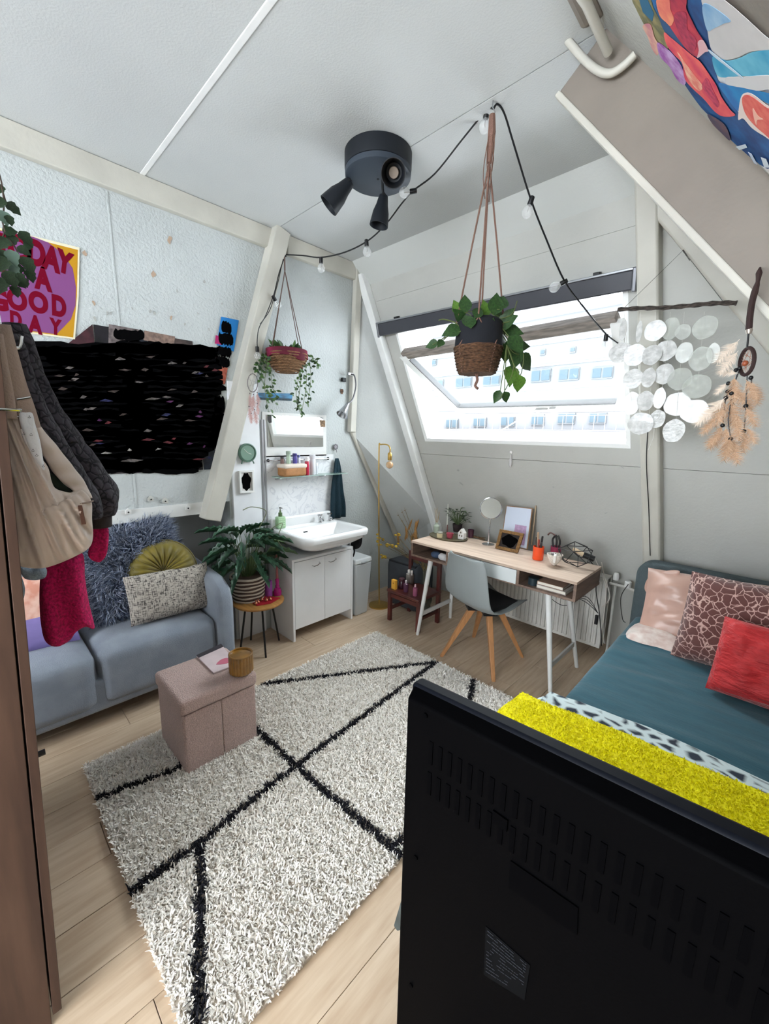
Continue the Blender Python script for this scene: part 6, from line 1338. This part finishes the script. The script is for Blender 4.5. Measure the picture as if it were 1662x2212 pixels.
B().lathe([(.006, 0), (.009, .01), (.006, .02)], dq(1312, 815), 10).build('bead_cap', mat('bead_silver', (170, 160, 150), .3, .6), dc)
ring = [dq(1300+55*math.cos(a)+18*math.sin(a), 1035-108*math.sin(a), .02*math.cos(a)) for a in [k*.2618 for k in range(24)]]
B().tube(ring, .0055, 8, closed=True).build('ring', dkb, dc)
b = B()
for k in range(9): b.tube([ring[(k*5) % 24], ring[(k*5+9) % 24]], .0008, 4)
b.build('web', mat('web_thread', (150, 104, 84), .7), dc)
B().ball(dq(1285, 1050), .009, 8).build('bead', mat('amber_bead', (150, 78, 50), .3), dc)
b = B()
b.tube([dq(1312, 800), dq(1300, 925)], .003, 6)
for pts_ in (((1240, 1100), (1180, 1250), (1130, 1330), (1105, 1545)), ((1300, 1150), (1290, 1400), (1275, 1590)), ((1220, 1140), (1180, 1300), (1150, 1500), (1170, 1650)), ((1335, 1165), (1330, 1250))): b.tube(spline([dq(*p, .01) for p in pts_], 4), .0018, 5)
for X, Y in ((1130, 1325), (1105, 1545), (1290, 1390), (1275, 1590), (1170, 1650), (1330, 1165), (1150, 1210), (1175, 1290), (1240, 1090), (1210, 1105), (1145, 1275)): b.ball(dq(X, Y, .02), .0065, 8)
b.build('beaded_cords', black_m, dc)
FM = [feather_mesh('feather', tanf, 1), feather_mesh('feather_cream', whf, 2), feather_mesh('feather_tan', tanf, 3)]
rg = random.Random(12)
for i, (X, Y, dx_, dy_, L_) in enumerate(((1200, 1150, .1, -1, 200), (1290, 1180, .5, -.8, 180), (1340, 1200, .3, -.9, 170), (1150, 1200, -.5, -.6, 110), (1230, 1130, -.9, .1, 110), (1130, 1320, -.6, -.8, 200), (1120, 1330, -.1, -1, 210), (1160, 1330, .3, -1, 230), (1105, 1540, -.3, -1, 200), (1130, 1550, .2, -1, 220), (1080, 1400, -.7, -.7, 180), (1290, 1400, .5, -.9, 170), (1280, 1590, .1, -1, 170), (1300, 1560, .5, -.9, 140), (1170, 1640, -.1, -1, 190), (1185, 1650, .3, -1, 190), (1100, 1600, -.5, -.8, 130), (1240, 860, -.6, -.9, 190), (1230, 950, -.5, -1, 180), (1200, 1250, .6, -.8, 200), (1060, 1480, -.6, -1, 150), (1220, 1450, .2, -1, 200))):
    p = dq(X, Y, .01+.03*rg.random()); d = V((dx_, rg.uniform(-.4, .4), dy_)).normalized(); l_ = L_*.2712/884*1.33*1.05
    R = frame_from(d, V((.3, -1, 0))); inst(FM[1 if i in (3, 4, 5, 10, 17, 18) else (0 if i % 2 else 2)], 'feather', dc, Matrix.Translation(p)@(R@Matrix.Diagonal((l_, l_*.95, l_*1.0))).to_4x4())
# small dreamcatcher on the clock side
d2 = thing('small_dreamcatcher', on(546, 830, 0, XL+.11), 'small thin-ringed dreamcatcher with pale pink feathers left of the trailing plant', 'dreamcatcher')
s2_ = lambda x, y: on(x, y, 0, XL+.11)
rg2 = [s2_(546+11*math.cos(a), 827-20*math.sin(a)) for a in [k*.393 for k in range(16)]]
b = B().tube(rg2, .003, 6, closed=True).tube([s2_(546, 807), s2_(548, 790)], .0012, 4)
for k in range(5): b.tube([rg2[(k*3) % 16], rg2[(k*3+7) % 16]], .0007, 4)
b.build('ring', mat('thin_grey_ring', (116, 108, 110), .6), d2)
pf_ = feather_mesh('pink_feather', mat('pale_pink_feather', (214, 176, 172), .8), 5); bd_ = B()
for (x, y, l_) in ((540, 850, 26), (548, 852, 34), (556, 848, 26), (538, 878, 26), (550, 885, 28), (556, 872, 22), (543, 893, 20)):
    p = s2_(x, y); bd_.ball(p, .005, 6); R = frame_from(V((0, rg.uniform(-.15, .15), -1)), V((1, 0, 0))); L2_ = l_/884*3.1; inst(pf_, 'feather', d2, Matrix.Translation(p)@(R@Matrix.Diagonal((L2_, L2_*.8, L2_))).to_4x4())
for (x, y0_, y1_) in ((540, 845, 880), (549, 847, 895), (557, 843, 872)): bd_.tube([s2_(x, y0_), s2_(x, y1_)], .001, 4)
bd_.build('cords', mat('thin_grey_ring', (116, 108, 110), .6), d2)
# ================================================================ TAPESTRY
tpn = (1.25, 0, 1); TP0 = V((-.575, 0, 2.94)); tnn = V((-1.25, 0, -1)).normalized()
tap = thing('fruit_tapestry', onp(1560, 150, TP0, tpn), 'large wall cloth painted with red fruit and blue waves on the right roof slope', 'tapestry')
def tp(x, y, o=0): return onp(x, y, TP0, tpn)+tnn*o
def flat(name, pts, col, o, parent=tap, th=.0004, fn=tp, rough=.75, var=0, vs=20, c2=None, n=None):
    nn = n if n is not None else tnn
    m_ = mat('paint_%s_%d_%d_%d%s' % (name, *col, '_v' if var or c2 else ''), col, rough, var=var or (.2 if c2 else 0), vs=vs, c2=c2)
    P_ = [fn(x, y, o) for x, y in pts]
    if parent is tap and len(P_) > 5 and name != 'cloth': P_ = smooth_loop(P_, len(P_)*4)
    return B().prism(P_, nn*th).build(name, m_, parent, smooth=0)
flat('cloth', [(1368, -60), (1392, 30), (1418, 90), (1436, 122), (1470, 150), (1520, 205), (1570, 272), (1610, 318), (1664, 374), (1720, 440), (1790, 200), (1664, 82), (1564, 5), (1500, -60)], (226, 226, 228), .001, th=.0012, rough=.85)
Z3 = lambda pts: [(1350+x*.1877, y*.1877) for x, y in pts]
flat('deep_blue', Z3([(180, -100), (200, 60), (330, 250), (480, 300), (560, 700), (700, 950), (900, 1230), (1100, 1420), (1240, 1600), (1660, 1930), (1750, 1700), (1750, 1500), (1500, 1420), (1330, 1290), (1180, 1000), (1080, 880), (1040, 560), (980, 300), (900, -100)]), (18, 96, 160), .003, var=.35, vs=14, c2=(10, 60, 118))
flat('olive_leaves', Z3([(110, -40), (150, 80), (230, 240), (330, 420), (400, 470), (520, 540), (480, 330), (420, 200), (350, 60), (300, -40)]), (150, 138, 92), .004, var=.4, vs=30, c2=(96, 96, 66))
flat('blue_leaf', Z3([(190, -30), (230, 110), (340, 220), (360, 130), (290, -30)]), (22, 96, 130), .0048)
flat('blue_leaf', Z3([(380, 30), (430, 150), (560, 300), (720, 510), (600, 460), (480, 330), (420, 180)]), (28, 74, 120), .0048)
flat('upper_fruit', Z3([(410, -60), (440, 120), (520, 230), (620, 380), (720, 510), (800, 590), (870, 620), (900, 560), (960, 480), (870, 330), (800, 190), (740, 60), (720, -60)]), (206, 56, 76), .0056, var=.4, vs=18, c2=(150, 22, 62))
flat('orange_glow', Z3([(400, -60), (430, 130), (510, 220), (560, 260), (600, 180), (560, 60), (540, -60)]), (244, 152, 112), .0064, var=.1, vs=20, c2=(226, 110, 96))
flat('fruit_tip', Z3([(880, 440), (940, 420), (1000, 540), (960, 560), (870, 630), (890, 540)]), (224, 178, 184), .0068)
flat('lower_fruit', Z3([(480, 340), (560, 400), (680, 500), (800, 600), (900, 680), (1000, 820), (1090, 960), (1140, 1080), (1240, 1230), (1300, 1300), (1160, 1310), (1060, 1250), (940, 1110), (820, 1000), (720, 880), (690, 700), (600, 600), (510, 480)]), (208, 46, 84), .0060, var=.45, vs=16, c2=(232, 96, 92))
flat('cream_streak', Z3([(640, 560), (700, 700), (760, 870), (880, 1010), (930, 960), (860, 860), (760, 730)]), (240, 190, 160), .0068, var=.15, vs=40, c2=(224, 120, 104))
flat('seed_cluster', Z3([(600, 130), (740, 100), (760, 300), (860, 420), (830, 560), (760, 520), (650, 320)]), (150, 24, 66), .0064, var=.3, vs=60, c2=(190, 50, 84))
flat('seed_cluster', Z3([(980, 860), (1050, 1000), (1120, 1150), (1090, 1200), (990, 1060), (920, 960)]), (160, 20, 70), .0068, var=.3, vs=60, c2=(206, 60, 90))
flat('purple_fruit', Z3([(400, 460), (430, 620), (540, 740), (620, 880), (700, 950), (730, 900), (680, 740), (600, 620), (520, 540)]), (150, 76, 160), .0056, var=.4, vs=26, c2=(196, 160, 206))
flat('peach_petal', Z3([(230, 270), (290, 400), (340, 540), (400, 610), (420, 500), (370, 410), (320, 250)]), (220, 170, 150), .0054, var=.15, vs=24, c2=(190, 120, 130))
flat('pale_field', Z3([(920, -60), (960, 150), (1010, 500), (1080, 600), (1180, 660), (1330, 630), (1480, 560), (1680, 540), (1760, 520), (1760, 480), (1150, -60)]), (216, 212, 212), .0045, var=.05, vs=10)
flat('light_blue_wash', Z3([(925, 50), (1000, 10), (1250, 190), (1180, 230), (1060, 290), (980, 310)]), (120, 168, 212), .0052, var=.25, vs=16, c2=(164, 196, 222))
flat('turquoise_wave', Z3([(1040, 620), (1200, 665), (1340, 640), (1500, 565), (1680, 540), (1750, 560), (1750, 830), (1380, 840), (1200, 860), (1090, 830)]), (40, 152, 196), .0052, var=.4, vs=10, c2=(110, 192, 218))
flat('white_band', Z3([(1195, 860), (1380, 850), (1750, 830), (1750, 960), (1560, 1010), (1400, 975), (1220, 950)]), (216, 214, 216), .0056)
flat('azure_wave', Z3([(1110, 930), (1240, 950), (1400, 980), (1560, 1010), (1750, 1060), (1750, 1180), (1500, 1060), (1380, 1090), (1340, 1250), (1200, 1080)]), (14, 136, 196), .0058, var=.3, vs=12, c2=(20, 106, 176))
flat('citrus_rind', Z3([(1370, 1100), (1430, 1030), (1520, 1050), (1660, 1160), (1760, 1250), (1760, 1580), (1640, 1530), (1500, 1440), (1400, 1330), (1340, 1340)]), (234, 216, 210), .0064)
flat('citrus_slice', Z3([(1390, 1100), (1440, 1050), (1520, 1080), (1650, 1180), (1750, 1270), (1750, 1560), (1630, 1490), (1500, 1370), (1420, 1250)]), (222, 86, 80), .0070, var=.15, vs=40, c2=(232, 116, 100))
flat('citrus_star', Z3([(1520, 1200), (1580, 1290), (1640, 1330), (1570, 1340), (1560, 1400), (1530, 1310)]), (240, 180, 160), .0076)
flat('foam', Z3([(1310, 1660), (1420, 1630), (1440, 1670), (1350, 1700)]), (214, 228, 240), .0064); flat('foam', Z3([(1600, 1780), (1660, 1800), (1700, 1900), (1640, 1900)]), (220, 230, 240), .0064); flat('foam', Z3([(1450, 1720), (1490, 1740), (1560, 1870), (1520, 1850)]), (200, 214, 236), .0064)
flat('brown_shadow', Z3([(980, 1290), (1060, 1320), (1160, 1390), (1220, 1480), (1240, 1590), (1140, 1500), (1040, 1400)]), (110, 84, 96), .0064, var=.3, vs=24, c2=(70, 70, 96))
flat('wave_line', Z3([(1010, 530), (1100, 600), (1380, 830), (1360, 835), (1080, 620), (1005, 545)]), (196, 214, 230), .0068)
# ================================================================ POSTER AND COLLAGE ON THE LEFT WALL
wx = V((1, 0, 0))
def wl_(x, y, o=0): return on(x, y, 0, XL+.006)+wx*o
pst = thing('poster', wl_(80, 700), 'yellow and purple poster with dark red lettering on the left wall behind the ivy', 'poster')
flat('paper', [(-70, 472), (0, 492), (172, 535), (170, 640), (162, 733), (60, 720), (0, 712), (-80, 706)], (226, 218, 190), 0, pst, .001, wl_, n=wx)
flat('yellow_ground', [(-66, 478), (0, 497), (168, 540), (166, 640), (158, 729), (60, 716), (0, 707), (-76, 701)], (188, 136, 10), .0012, pst, .0004, wl_, n=wx)
flat('purple_blob', [(-75, 500), (-30, 495), (30, 503), (72, 512), (104, 524), (136, 548), (157, 580), (164, 620), (163, 660), (153, 690), (138, 706), (122, 722), (60, 714), (20, 709), (-10, 690), (-60, 680), (-80, 600)], (124, 66, 122), .0018, pst, .0004, wl_, n=wx)
ink = mat('crimson_ink', (108, 3, 32), .75, spec=.1)
for (ch, x, y, h, rot) in (('T', 6, 535, 50, -.12), ('O', 42, 540, 52, -.12), ('D', 78, 550, 52, -.13), ('A', 111, 562, 50, -.15), ('Y', 139, 569, 46, -.2), ('A', 93, 605, 46, -.07), ('I', 8, 588, 44, 0), ('S', 30, 592, 44, 0), ('G', -2, 650, 42, 0), ('O', 37, 650, 42, -.05), ('O', 83, 656, 42, -.06), ('D', 127, 664, 42, -.08), ('D', 34, 692, 32, -.08), ('A', 76, 703, 36, -.1), ('Y', 120, 708, 32, -.1)):
    p = wl_(x, y, .0024); hh = abs(wl_(x, y-h/2).z-wl_(x, y+h/2).z)
    Mr = Matrix(((0, 0, 1), (1, 0, 0), (0, 1, 0))).to_4x4()@Matrix.Rotation(rot, 4, 'Z')@Matrix.Diagonal((.70 if ch in 'OG' else .60, 1, 1, 1))
    letter(ch, hh*.98, ink, 'letter', pst, Matrix.Translation(p)@Mr, bold=.085)
cl_ = thing('photo_collage', wl_(300, 1020), 'wide collage of photo prints scribbled over in black on the left wall', 'collage')
rg = random.Random(17)
def cq(u, v):  # collage coordinates to wall
    y = lerp(.20, 1.33-.02*v, u); z = lerp(1.375, 2.10, v) if u < .36 else lerp(1.375, 2.235, v); return V((XL+.006, y, z))
shades = [(42, 38, 40), (60, 50, 54), (30, 26, 34), (86, 70, 66), (50, 30, 60), (36, 44, 60), (96, 84, 80), (70, 36, 44)]
for i in range(8):
    for j in range(6):
        u0, u1, v0, v1 = i/8, (i+1)/8-.004, j/6, (j+1)/6-.005
        if i == 7 and j == 5: continue
        pp_ = [cq(u0, v0), cq(u1, v0), cq(u1, v1), cq(u0, v1)]
        B().prism(pp_, (.0008, 0, 0)).build('photo_print', mat('print_%d' % ((i*3+j*5) % 8), shades[(i*3+j*5) % 8], .5, var=.6, vs=18), cl_, smooth=0)
flat('sky_photo', [(478, 684), (516, 692), (505, 760), (468, 745)], (30, 120, 190), .001, cl_, .0008, wl_, n=wx)
flat('pale_print', [(235, 700), (300, 712), (296, 760), (234, 750)], (128, 116, 116), .001, cl_, .0006, wl_, n=wx, var=.4, vs=30)
flat('beige_print', [(312, 714), (378, 727), (376, 745), (310, 735)], (150, 124, 112), .001, cl_, .0006, wl_, n=wx, var=.3, vs=30)
flat('orange_print', [(470, 790), (492, 795), (486, 830), (468, 828)], (196, 104, 84), .001, cl_, .0006, wl_, n=wx, var=.3, vs=30)
flat('magenta_print', [(466, 724), (480, 727), (478, 745), (464, 742)], (170, 30, 100), .0012, cl_, .0006, wl_, n=wx)
flat('white_corner', [(212, 998), (224, 996), (222, 1024), (208, 1024)], (186, 178, 178), .001, cl_, .0006, wl_, n=wx)
# the scribble: wide overlapping pen strokes in black
pb = mat('pure_black', (4, 4, 5), .9)
b = B(); rows = 21
def stroke(x0, y0, x1, y1, w_):
    n = 14; top = []; bot = []
    for k in range(n+1):
        t = k/n; x = lerp(x0, x1, t); y = lerp(y0, y1, t)+rg.uniform(-2.5, 2.5); hw = w_*(.5+.5*math.sin(math.pi*min(1, max(0, t*.92+.04)))**.35)*(.85+.3*rg.random())*.5+1
        if k in (0, n): hw *= .45
        top.append((x, y-hw)); bot.append((x, y+hw))
    P_ = [wl_(x, y, .002) for x, y in top+bot[::-1]]; m_ = len(top)
    for k in range(m_-1): b.prism([P_[k], P_[k+1], P_[2*m_-2-k], P_[2*m_-1-k]], (.0004, 0, 0))
for r_ in range(23):
    y = 752+r_*11.8; xr = (472, 470, 476, 478, 484, 486, 482, 486, 480, 476, 474, 482, 484, 478, 482, 484, 476, 466, 462, 452, 440, 436, 434)[r_]+rg.uniform(-5, 4)
    xl = 40+max(0, r_-3)*7.5; yl_ = y-6 if r_ < 3 else y+2
    m_ = (xl+xr)/2; stroke(xl-5, yl_, m_+rg.uniform(0, 60), y+rg.uniform(-2, 3), 19); stroke(m_-rg.uniform(0, 60), y, xr, y+4, 19)
for (x0, y0, x1, y1, w_) in ((245, 722, 312, 726, 22), (320, 752, 470, 762, 26), (250, 744, 380, 752, 18), (478, 706, 500, 712, 22), (472, 730, 504, 736, 24), (468, 756, 500, 762, 20), (466, 778, 496, 784, 20), (100, 775, 240, 790, 26), (60, 755, 130, 765, 18), (200, 778, 330, 800, 24), (462, 872, 486, 876, 36), (455, 915, 484, 918, 44), (450, 950, 474, 950, 36), (225, 1008, 436, 1002, 16)): stroke(x0, y0, x1, y1, w_)
b.build('black_scribble', pb, cl_, smooth=0)['kind'] = 'stuff'
rg = random.Random(77); sl_cols = [(110, 102, 100), (84, 22, 84), (30, 34, 84), (100, 24, 36), (170, 164, 160), (70, 56, 52)]
_extra = tuple((rg.uniform(95+max(0, q_-760)*.5, 455), q_, rg.uniform(6, 26), rg.choice((0, 5, 5, 1, 2, 3, 5))) for q_ in [rg.uniform(765, 1000) for _ in range(30)])
for i, (x, y, w_, k) in enumerate(_extra+((72, 812, 12, 4), (150, 796, 20, 0), (140, 924, 22, 1), (215, 908, 12, 1), (245, 846, 26, 5), (330, 862, 34, 0), (230, 866, 30, 2), (350, 905, 26, 5), (430, 900, 18, 1), (190, 930, 26, 5), (320, 950, 30, 3), (280, 973, 10, 4), (342, 970, 14, 4), (230, 978, 24, 4), (285, 996, 50, 0), (410, 958, 14, 1), (430, 992, 30, 3), (160, 820, 22, 0), (86, 838, 10, 4), (270, 800, 30, 5), (300, 826, 20, 0), (180, 858, 16, 0), (420, 846, 14, 5), (360, 858, 20, 0), (465, 800, 16, 3), (260, 776, 24, 0))):
    P_ = [wl_(x-w_/2, y+rg.uniform(-1, 3), .0030), wl_(x-w_*.1, y-rg.uniform(2, 5), .0030), wl_(x+w_/2, y-rg.uniform(-1, 3), .0030), wl_(x+w_*.1, y+rg.uniform(1, 3), .0030)]
    B().prism(P_, (.0003, 0, 0)).build('photo_sliver', mat('sliver_%d' % k, sl_cols[k], .6, var=.4, vs=60), cl_, smooth=0)
# wall hooks on the ledge
for i, (x, y, lb) in enumerate(((276, 1103, 'small white house-shaped hook at the left on the ledge above the sofa'), (325, 1077, 'translucent house-shaped hook on the wall above the ledge, the middle one'), (356, 1081, 'translucent house-shaped hook on the wall nearest the collage bottom edge'), (405, 1096, 'small white house-shaped hook at the right on the ledge beside the strut'))):
    x_ = XL+.013 if i in (0, 3) else XL+.001; c = on(x, y, 0, x_); c.z = min(c.z, 1.135) if i in (0, 3) else max(c.z, 1.165); t = thing('wall_hook', c, lb, 'hook', 'house-shaped hooks above the sofa')
    s_ = .016; B().prism([c+V((0, -s_, -s_)), c+V((0, s_, -s_)), c+V((0, s_, s_*.4)), c+V((0, 0, s_*1.3)), c+V((0, -s_, s_*.4))], (.014, 0, 0)).build('hook_body', mat('hook_white' if i in (0, 3) else 'hook_clear', (226, 226, 224) if i in (0, 3) else (196, 196, 190), .3), t, smooth=0, bevel=.002)
    B().lathe([(0, 0), (.005, 0), (.005, .003), (0, .003)], c+V((.0145, 0, -.004)), 10, M=Mx).build('hole', black_m, t)
# ================================================================ WARDROBE AND HANGING CLOTHES
wdb = thing('wardrobe', (-1.6, -.3, 0), 'dark walnut wardrobe edge with an open door at the left side of the picture', 'wardrobe')
wal = mat('walnut', (92, 68, 56), .55, c2=(66, 46, 38), var=.2, vs=3, stretch=(6, 6, .7), det=8)
def ye(z): return .012+.042*z
def wpanel(name, x0, x1, ya, yb, z0, z1, mt=wal):   # ya, yb: offsets behind the leaning front edge
    B().hexa([(x0, ye(z0)-ya, z0), (x1, ye(z0)-ya, z0), (x1, ye(z0)-yb, z0), (x0, ye(z0)-yb, z0), (x0, ye(z1)-ya, z1), (x1, ye(z1)-ya, z1), (x1, ye(z1)-yb, z1), (x0, ye(z1)-yb, z1)]).build(name, mt, wdb, smooth=0, bevel=.0015)
wpanel('side_panel', -1.262, -1.243, .60, .026, 0, 1.93); wpanel('side_panel', -2.20, -2.18, .60, .026, 0, 1.93)
wpanel('top_panel', -2.18, -1.262, .60, .026, 1.905, 1.93); wpanel('bottom_panel', -2.18, -1.262, .60, .026, .05, .07); wpanel('back_panel', -2.18, -1.262, .60, .59, .07, 1.905)
wpanel('door', -1.70, -1.243, .022, .002, .03, 1.93); wpanel('door', -2.18, -1.705, .022, .002, .03, 1.93)
for z in (.80,): B().tube([(-1.30, ye(z)-.002, z), (-1.30, ye(z)+.016, z)], .008, 8).build('knob', black_m, wdb)
hz = 1.685; b = B().tube([(-1.236, ye(hz)-.06, hz), (-1.225, ye(hz)-.05, hz), (-1.225, ye(hz)+.012, hz), (-1.232, ye(hz)+.022, hz)], .0035, 8); b.build('hook_rod', chrome, wdb)
hb_ = thing('over_door_hook', (-1.40, .13, 1.92), 'thin metal hook over the wardrobe door carrying the beige bag and jacket', 'hook')
B().tube(spline([(-1.40, .075, 1.905), (-1.40, .085, 1.955), (-1.40, .10, 1.94), (-1.40, .105, 1.86), (-1.40, .13, 1.84), (-1.40, .14, 1.87)], 5), .004, 8).build('hook_wire', chrome, hb_)
def plx(xp): return lambda x, y, o=0: on(x, y, 0, xp)+wx*o
# jacket (quilted, dark) - two sleeves; pink teddy; bag; white cloth; denim
jk = thing('quilted_jacket', on(150, 1100, 0, -1.46), 'dark charcoal quilted jacket sleeve hanging behind the beige bag', 'jacket')
quilt = cells('quilted_charcoal', (58, 54, 62), (24, 22, 28), 40, .07, stretch=(1, 1, 1), rough=.6, bump=1.0)
pj = plx(-1.46)
def limb(pts, rad, parent, nm, mt_, plane, flat_=.8, seed=0, amp=.0):
    P_ = spline([plane(x, y) for x, y in pts], 6); k = len(P_); R_ = []
    for i in range(k): t = i/(k-1)*(len(rad)-1); j = min(int(t), len(rad)-2); R_.append(lerp(rad[j], rad[j+1], t-j)/884*1.5)
    b = B().tube(P_, R_, 20)
    if amp: b.v = [tuple(V(p)+V((1, .3, .2))*amp*noise.noise(V(p)*28+V((seed, 0, 0)))) for p in b.v]
    return b.build(nm, mt_, parent, smooth=180)
limb([(28, 700), (70, 830), (120, 930), (175, 1010), (212, 1070), (214, 1112)], [16, 22, 27, 31, 34, 24], jk, 'sleeve', quilt, plx(-1.52), amp=.012)
limb([(20, 720), (50, 850), (95, 950), (140, 1030), (175, 1090), (180, 1120)], [14, 22, 26, 30, 30, 26], jk, 'jacket_body', quilt, plx(-1.44), seed=5, amp=.012)
limb([(213, 1105), (216, 1138)], [21, 19], jk, 'cuff', mat('rib_cuff', (52, 44, 46), .9, var=.3, vs=60), plx(-1.52))
pt = thing('pink_teddy_coat', on(145, 1395, 0, -1.50), 'hot pink teddy fleece garment hanging under the beige bag', 'coat')
ted = mat('pink_teddy', (206, 18, 96), .95, var=.3, vs=140, bump=.5, bs=160)
pp2 = plx(-1.50)
B().puff([pp2(x, y) for x, y in ((100, 1205), (140, 1195), (178, 1195), (184, 1250), (192, 1300), (203, 1345), (203, 1358), (184, 1352), (165, 1364), (150, 1384), (122, 1397), (98, 1385), (88, 1345), (85, 1290), (88, 1240))], (1, 0, 0), .035, .03, fold=lambda q: .022*math.sin((q.y-.10)*75+q.z*6)*.6+.006*noise.noise(q*40), rings=14, n=120, k=3.5).build('body', ted, pt, smooth=180)
B().puff([plx(-1.52)(x, y) for x, y in ((200, 1137), (220, 1134), (234, 1142), (234, 1175), (229, 1200), (216, 1214), (199, 1210), (190, 1196), (198, 1165))], (1, 0, 0), .02, .02, fold=lambda q: .008*math.sin(q.y*90), n=72).build('sleeve_end', ted, pt, smooth=180)
dn = thing('denim_garment', on(60, 1300, 0, -1.48), 'pale blue denim garment showing below the beige bag next to the wardrobe', 'garment')
den = mat('pale_denim', (164, 182, 200), .9, var=.2, vs=40, bump=.5, bs=200)
B().puff([plx(-1.46)(x, y) for x, y in ((34, 1222), (66, 1228), (98, 1226), (99, 1246), (80, 1253), (56, 1251), (46, 1240))], (1, 0, 0), .014, .01, n=70).build('cuff', den, dn, smooth=180)
B().puff([plx(-1.48)(x, y) for x, y in ((30, 1222), (44, 1240), (54, 1270), (50, 1296), (40, 1300), (30, 1260))], (1, 0, 0), .012, .01, n=60).build('sleeve', den, dn, smooth=180)
bg_ = thing('beige_bag', on(110, 1225, 0, -1.36), 'large beige nylon crescent shoulder bag with gathered front and zip pocket', 'bag')
nyl = mat('beige_nylon', (214, 197, 186), .55, var=.08, vs=6, sheen=.3, bump=.15, bs=40); nyl_s = mat('beige_strap', (172, 152, 142), .7, bump=.3, bs=200)
pb_ = plx(-1.36); ctr_ = pb_(95, 1120)
def bfold(q):   # gathers fan out from the strap end at the upper left
    o = pb_(-30, 800); a = math.atan2(q.y-o.y, o.z-q.z); r = (V((q.y, q.z))-V((o.y, o.z))).length
    k_ = max(0, 1-((a-.22)/.34)**4); t_ = a*30+1.3*math.sin(r*7)+.7*math.sin(a*70)
    return .036*(1-abs(math.sin(t_)))**.8*k_*min(1, r*4)-.012*k_+.005*noise.noise(q*18)
B().puff([pb_(x, y) for x, y in ((2, 830), (22, 850), (40, 905), (62, 950), (86, 985), (104, 1010), (112, 1040), (122, 1056), (150, 1064), (163, 1062), (176, 1058), (192, 1072), (199, 1090), (199, 1120), (201, 1160), (192, 1184), (162, 1202), (120, 1220), (85, 1228), (40, 1222), (22, 1200), (10, 1120), (0, 1000), (-4, 900))], (1, 0, 0), .050, .035, fold=bfold, rings=16, n=192, k=2.6, cen=pb_(80, 1100)).build('bag_body', nyl, bg_, smooth=180)
_o = spline([plx(-1.39)(x, y) for x, y in ((62, 880), (84, 920), (118, 960), (152, 1003), (180, 1040), (197, 1075))], 6); _i = spline([plx(-1.38)(x, y) for x, y in ((58, 890), (74, 940), (98, 990), (124, 1030), (156, 1058), (178, 1076))], 6)
def bflap(u, v):
    t = u*(len(_o)-1); i = min(int(t), len(_o)-2); a, c = _o[i].lerp(_o[i+1], t-i), _i[i].lerp(_i[i+1], t-i); return a.lerp(c, v)+wx*(.012*math.sin(v*3.14)+.004*math.sin(u*34+v*5))
B().surf(bflap, 50, 8).build('back_flap', nyl, bg_, smooth=180, solid=.006)
B().puff([plx(-1.385)(x, y) for x, y in ((106, 1022), (124, 1030), (145, 1045), (162, 1060), (150, 1064), (124, 1056), (112, 1042))], (1, 0, 0), .004, .01, n=70).build('dark_lining', mat('dark_green_lining', (30, 42, 30), .9, var=.5, vs=40), bg_, smooth=180)
B().tube(spline([pb_(165, 1083)+V((.046, 0, 0)), pb_(180, 1082)+V((.042, 0, 0)), pb_(197, 1080)+V((.022, 0, 0))], 5), .0022, 6).build('zip', mat('zip_tan', (130, 110, 96), .5), bg_)
zp = pb_(166, 1086)+V((.050, 0, 0)); B().obox(zp-V((0, 0, .026)), (.002, 0, 0), (0, .005, 0), (0, -.002, .026)).build('zip_pull', mat('brown_leather', (92, 60, 48), .6), bg_, bevel=.0015)
def strap(pts, w_, plane, nm='strap'):
    P_ = spline([plane(x, y) for x, y in pts], 6); b = B()
    def f(u, v):
        t = u*(len(P_)-1); i = min(int(t), len(P_)-2); p = P_[i].lerp(P_[i+1], t-i); d = (P_[i+1]-P_[i]).normalized(); s_ = d.cross(V((1, 0, 0))).normalized(); return p+s_*(v-.5)*w_+wx*.003*math.sin(v*3.14)
    return b.surf(f, 30, 4).build(nm, nyl_s, bg_, smooth=180, solid=.003)
strap([(-2, 700), (14, 760), (34, 830), (52, 880), (66, 925)], .040, plx(-1.33)); strap([(-8, 720), (4, 790), (16, 850), (24, 905)], .022, plx(-1.32))
sb_q = plx(-1.325); B().tube([sb_q(36, 863), sb_q(66, 858)], .0028, 8).build('slider_buckle', chrome, bg_); B().tube([sb_q(40+6*math.cos(a), 894+6*math.sin(a)) for a in [k*.524 for k in range(12)]], .002, 6, closed=True).build('ring', chrome, bg_)
wt = thing('white_print_cloth', on(75, 1010, 0, -1.41), 'white cloth with small grey doodles tucked in the top of the beige bag', 'cloth')
wq = plx(-1.318)
B().puff([wq(x, y) for x, y in ((42, 893), (56, 891), (70, 893), (76, 915), (86, 950), (93, 990), (96, 1016), (84, 1004), (66, 975), (52, 940), (44, 915))], (1, 0, 0), .010, .012, fold=lambda q: .006*noise.noise(q*30), n=88, k=3).build('cloth_body', mat('white_cotton', (228, 230, 236), .85, bump=.2, bs=120), wt, smooth=180)
b = B()
for (x, y) in ((50, 936), (66, 938), (70, 972), (78, 982), (62, 900), (92, 1005)):
    b.tube([wq(x+3.2*math.cos(a), y+3*math.sin(a), .012) for a in [math.pi*.1+k*.5 for k in range(6)]], .0006, 4); b.ball(wq(x, y-1, .012), .0012, 6)
b.build('doodles', mat('doodle_grey', (90, 88, 96), .8), wt)
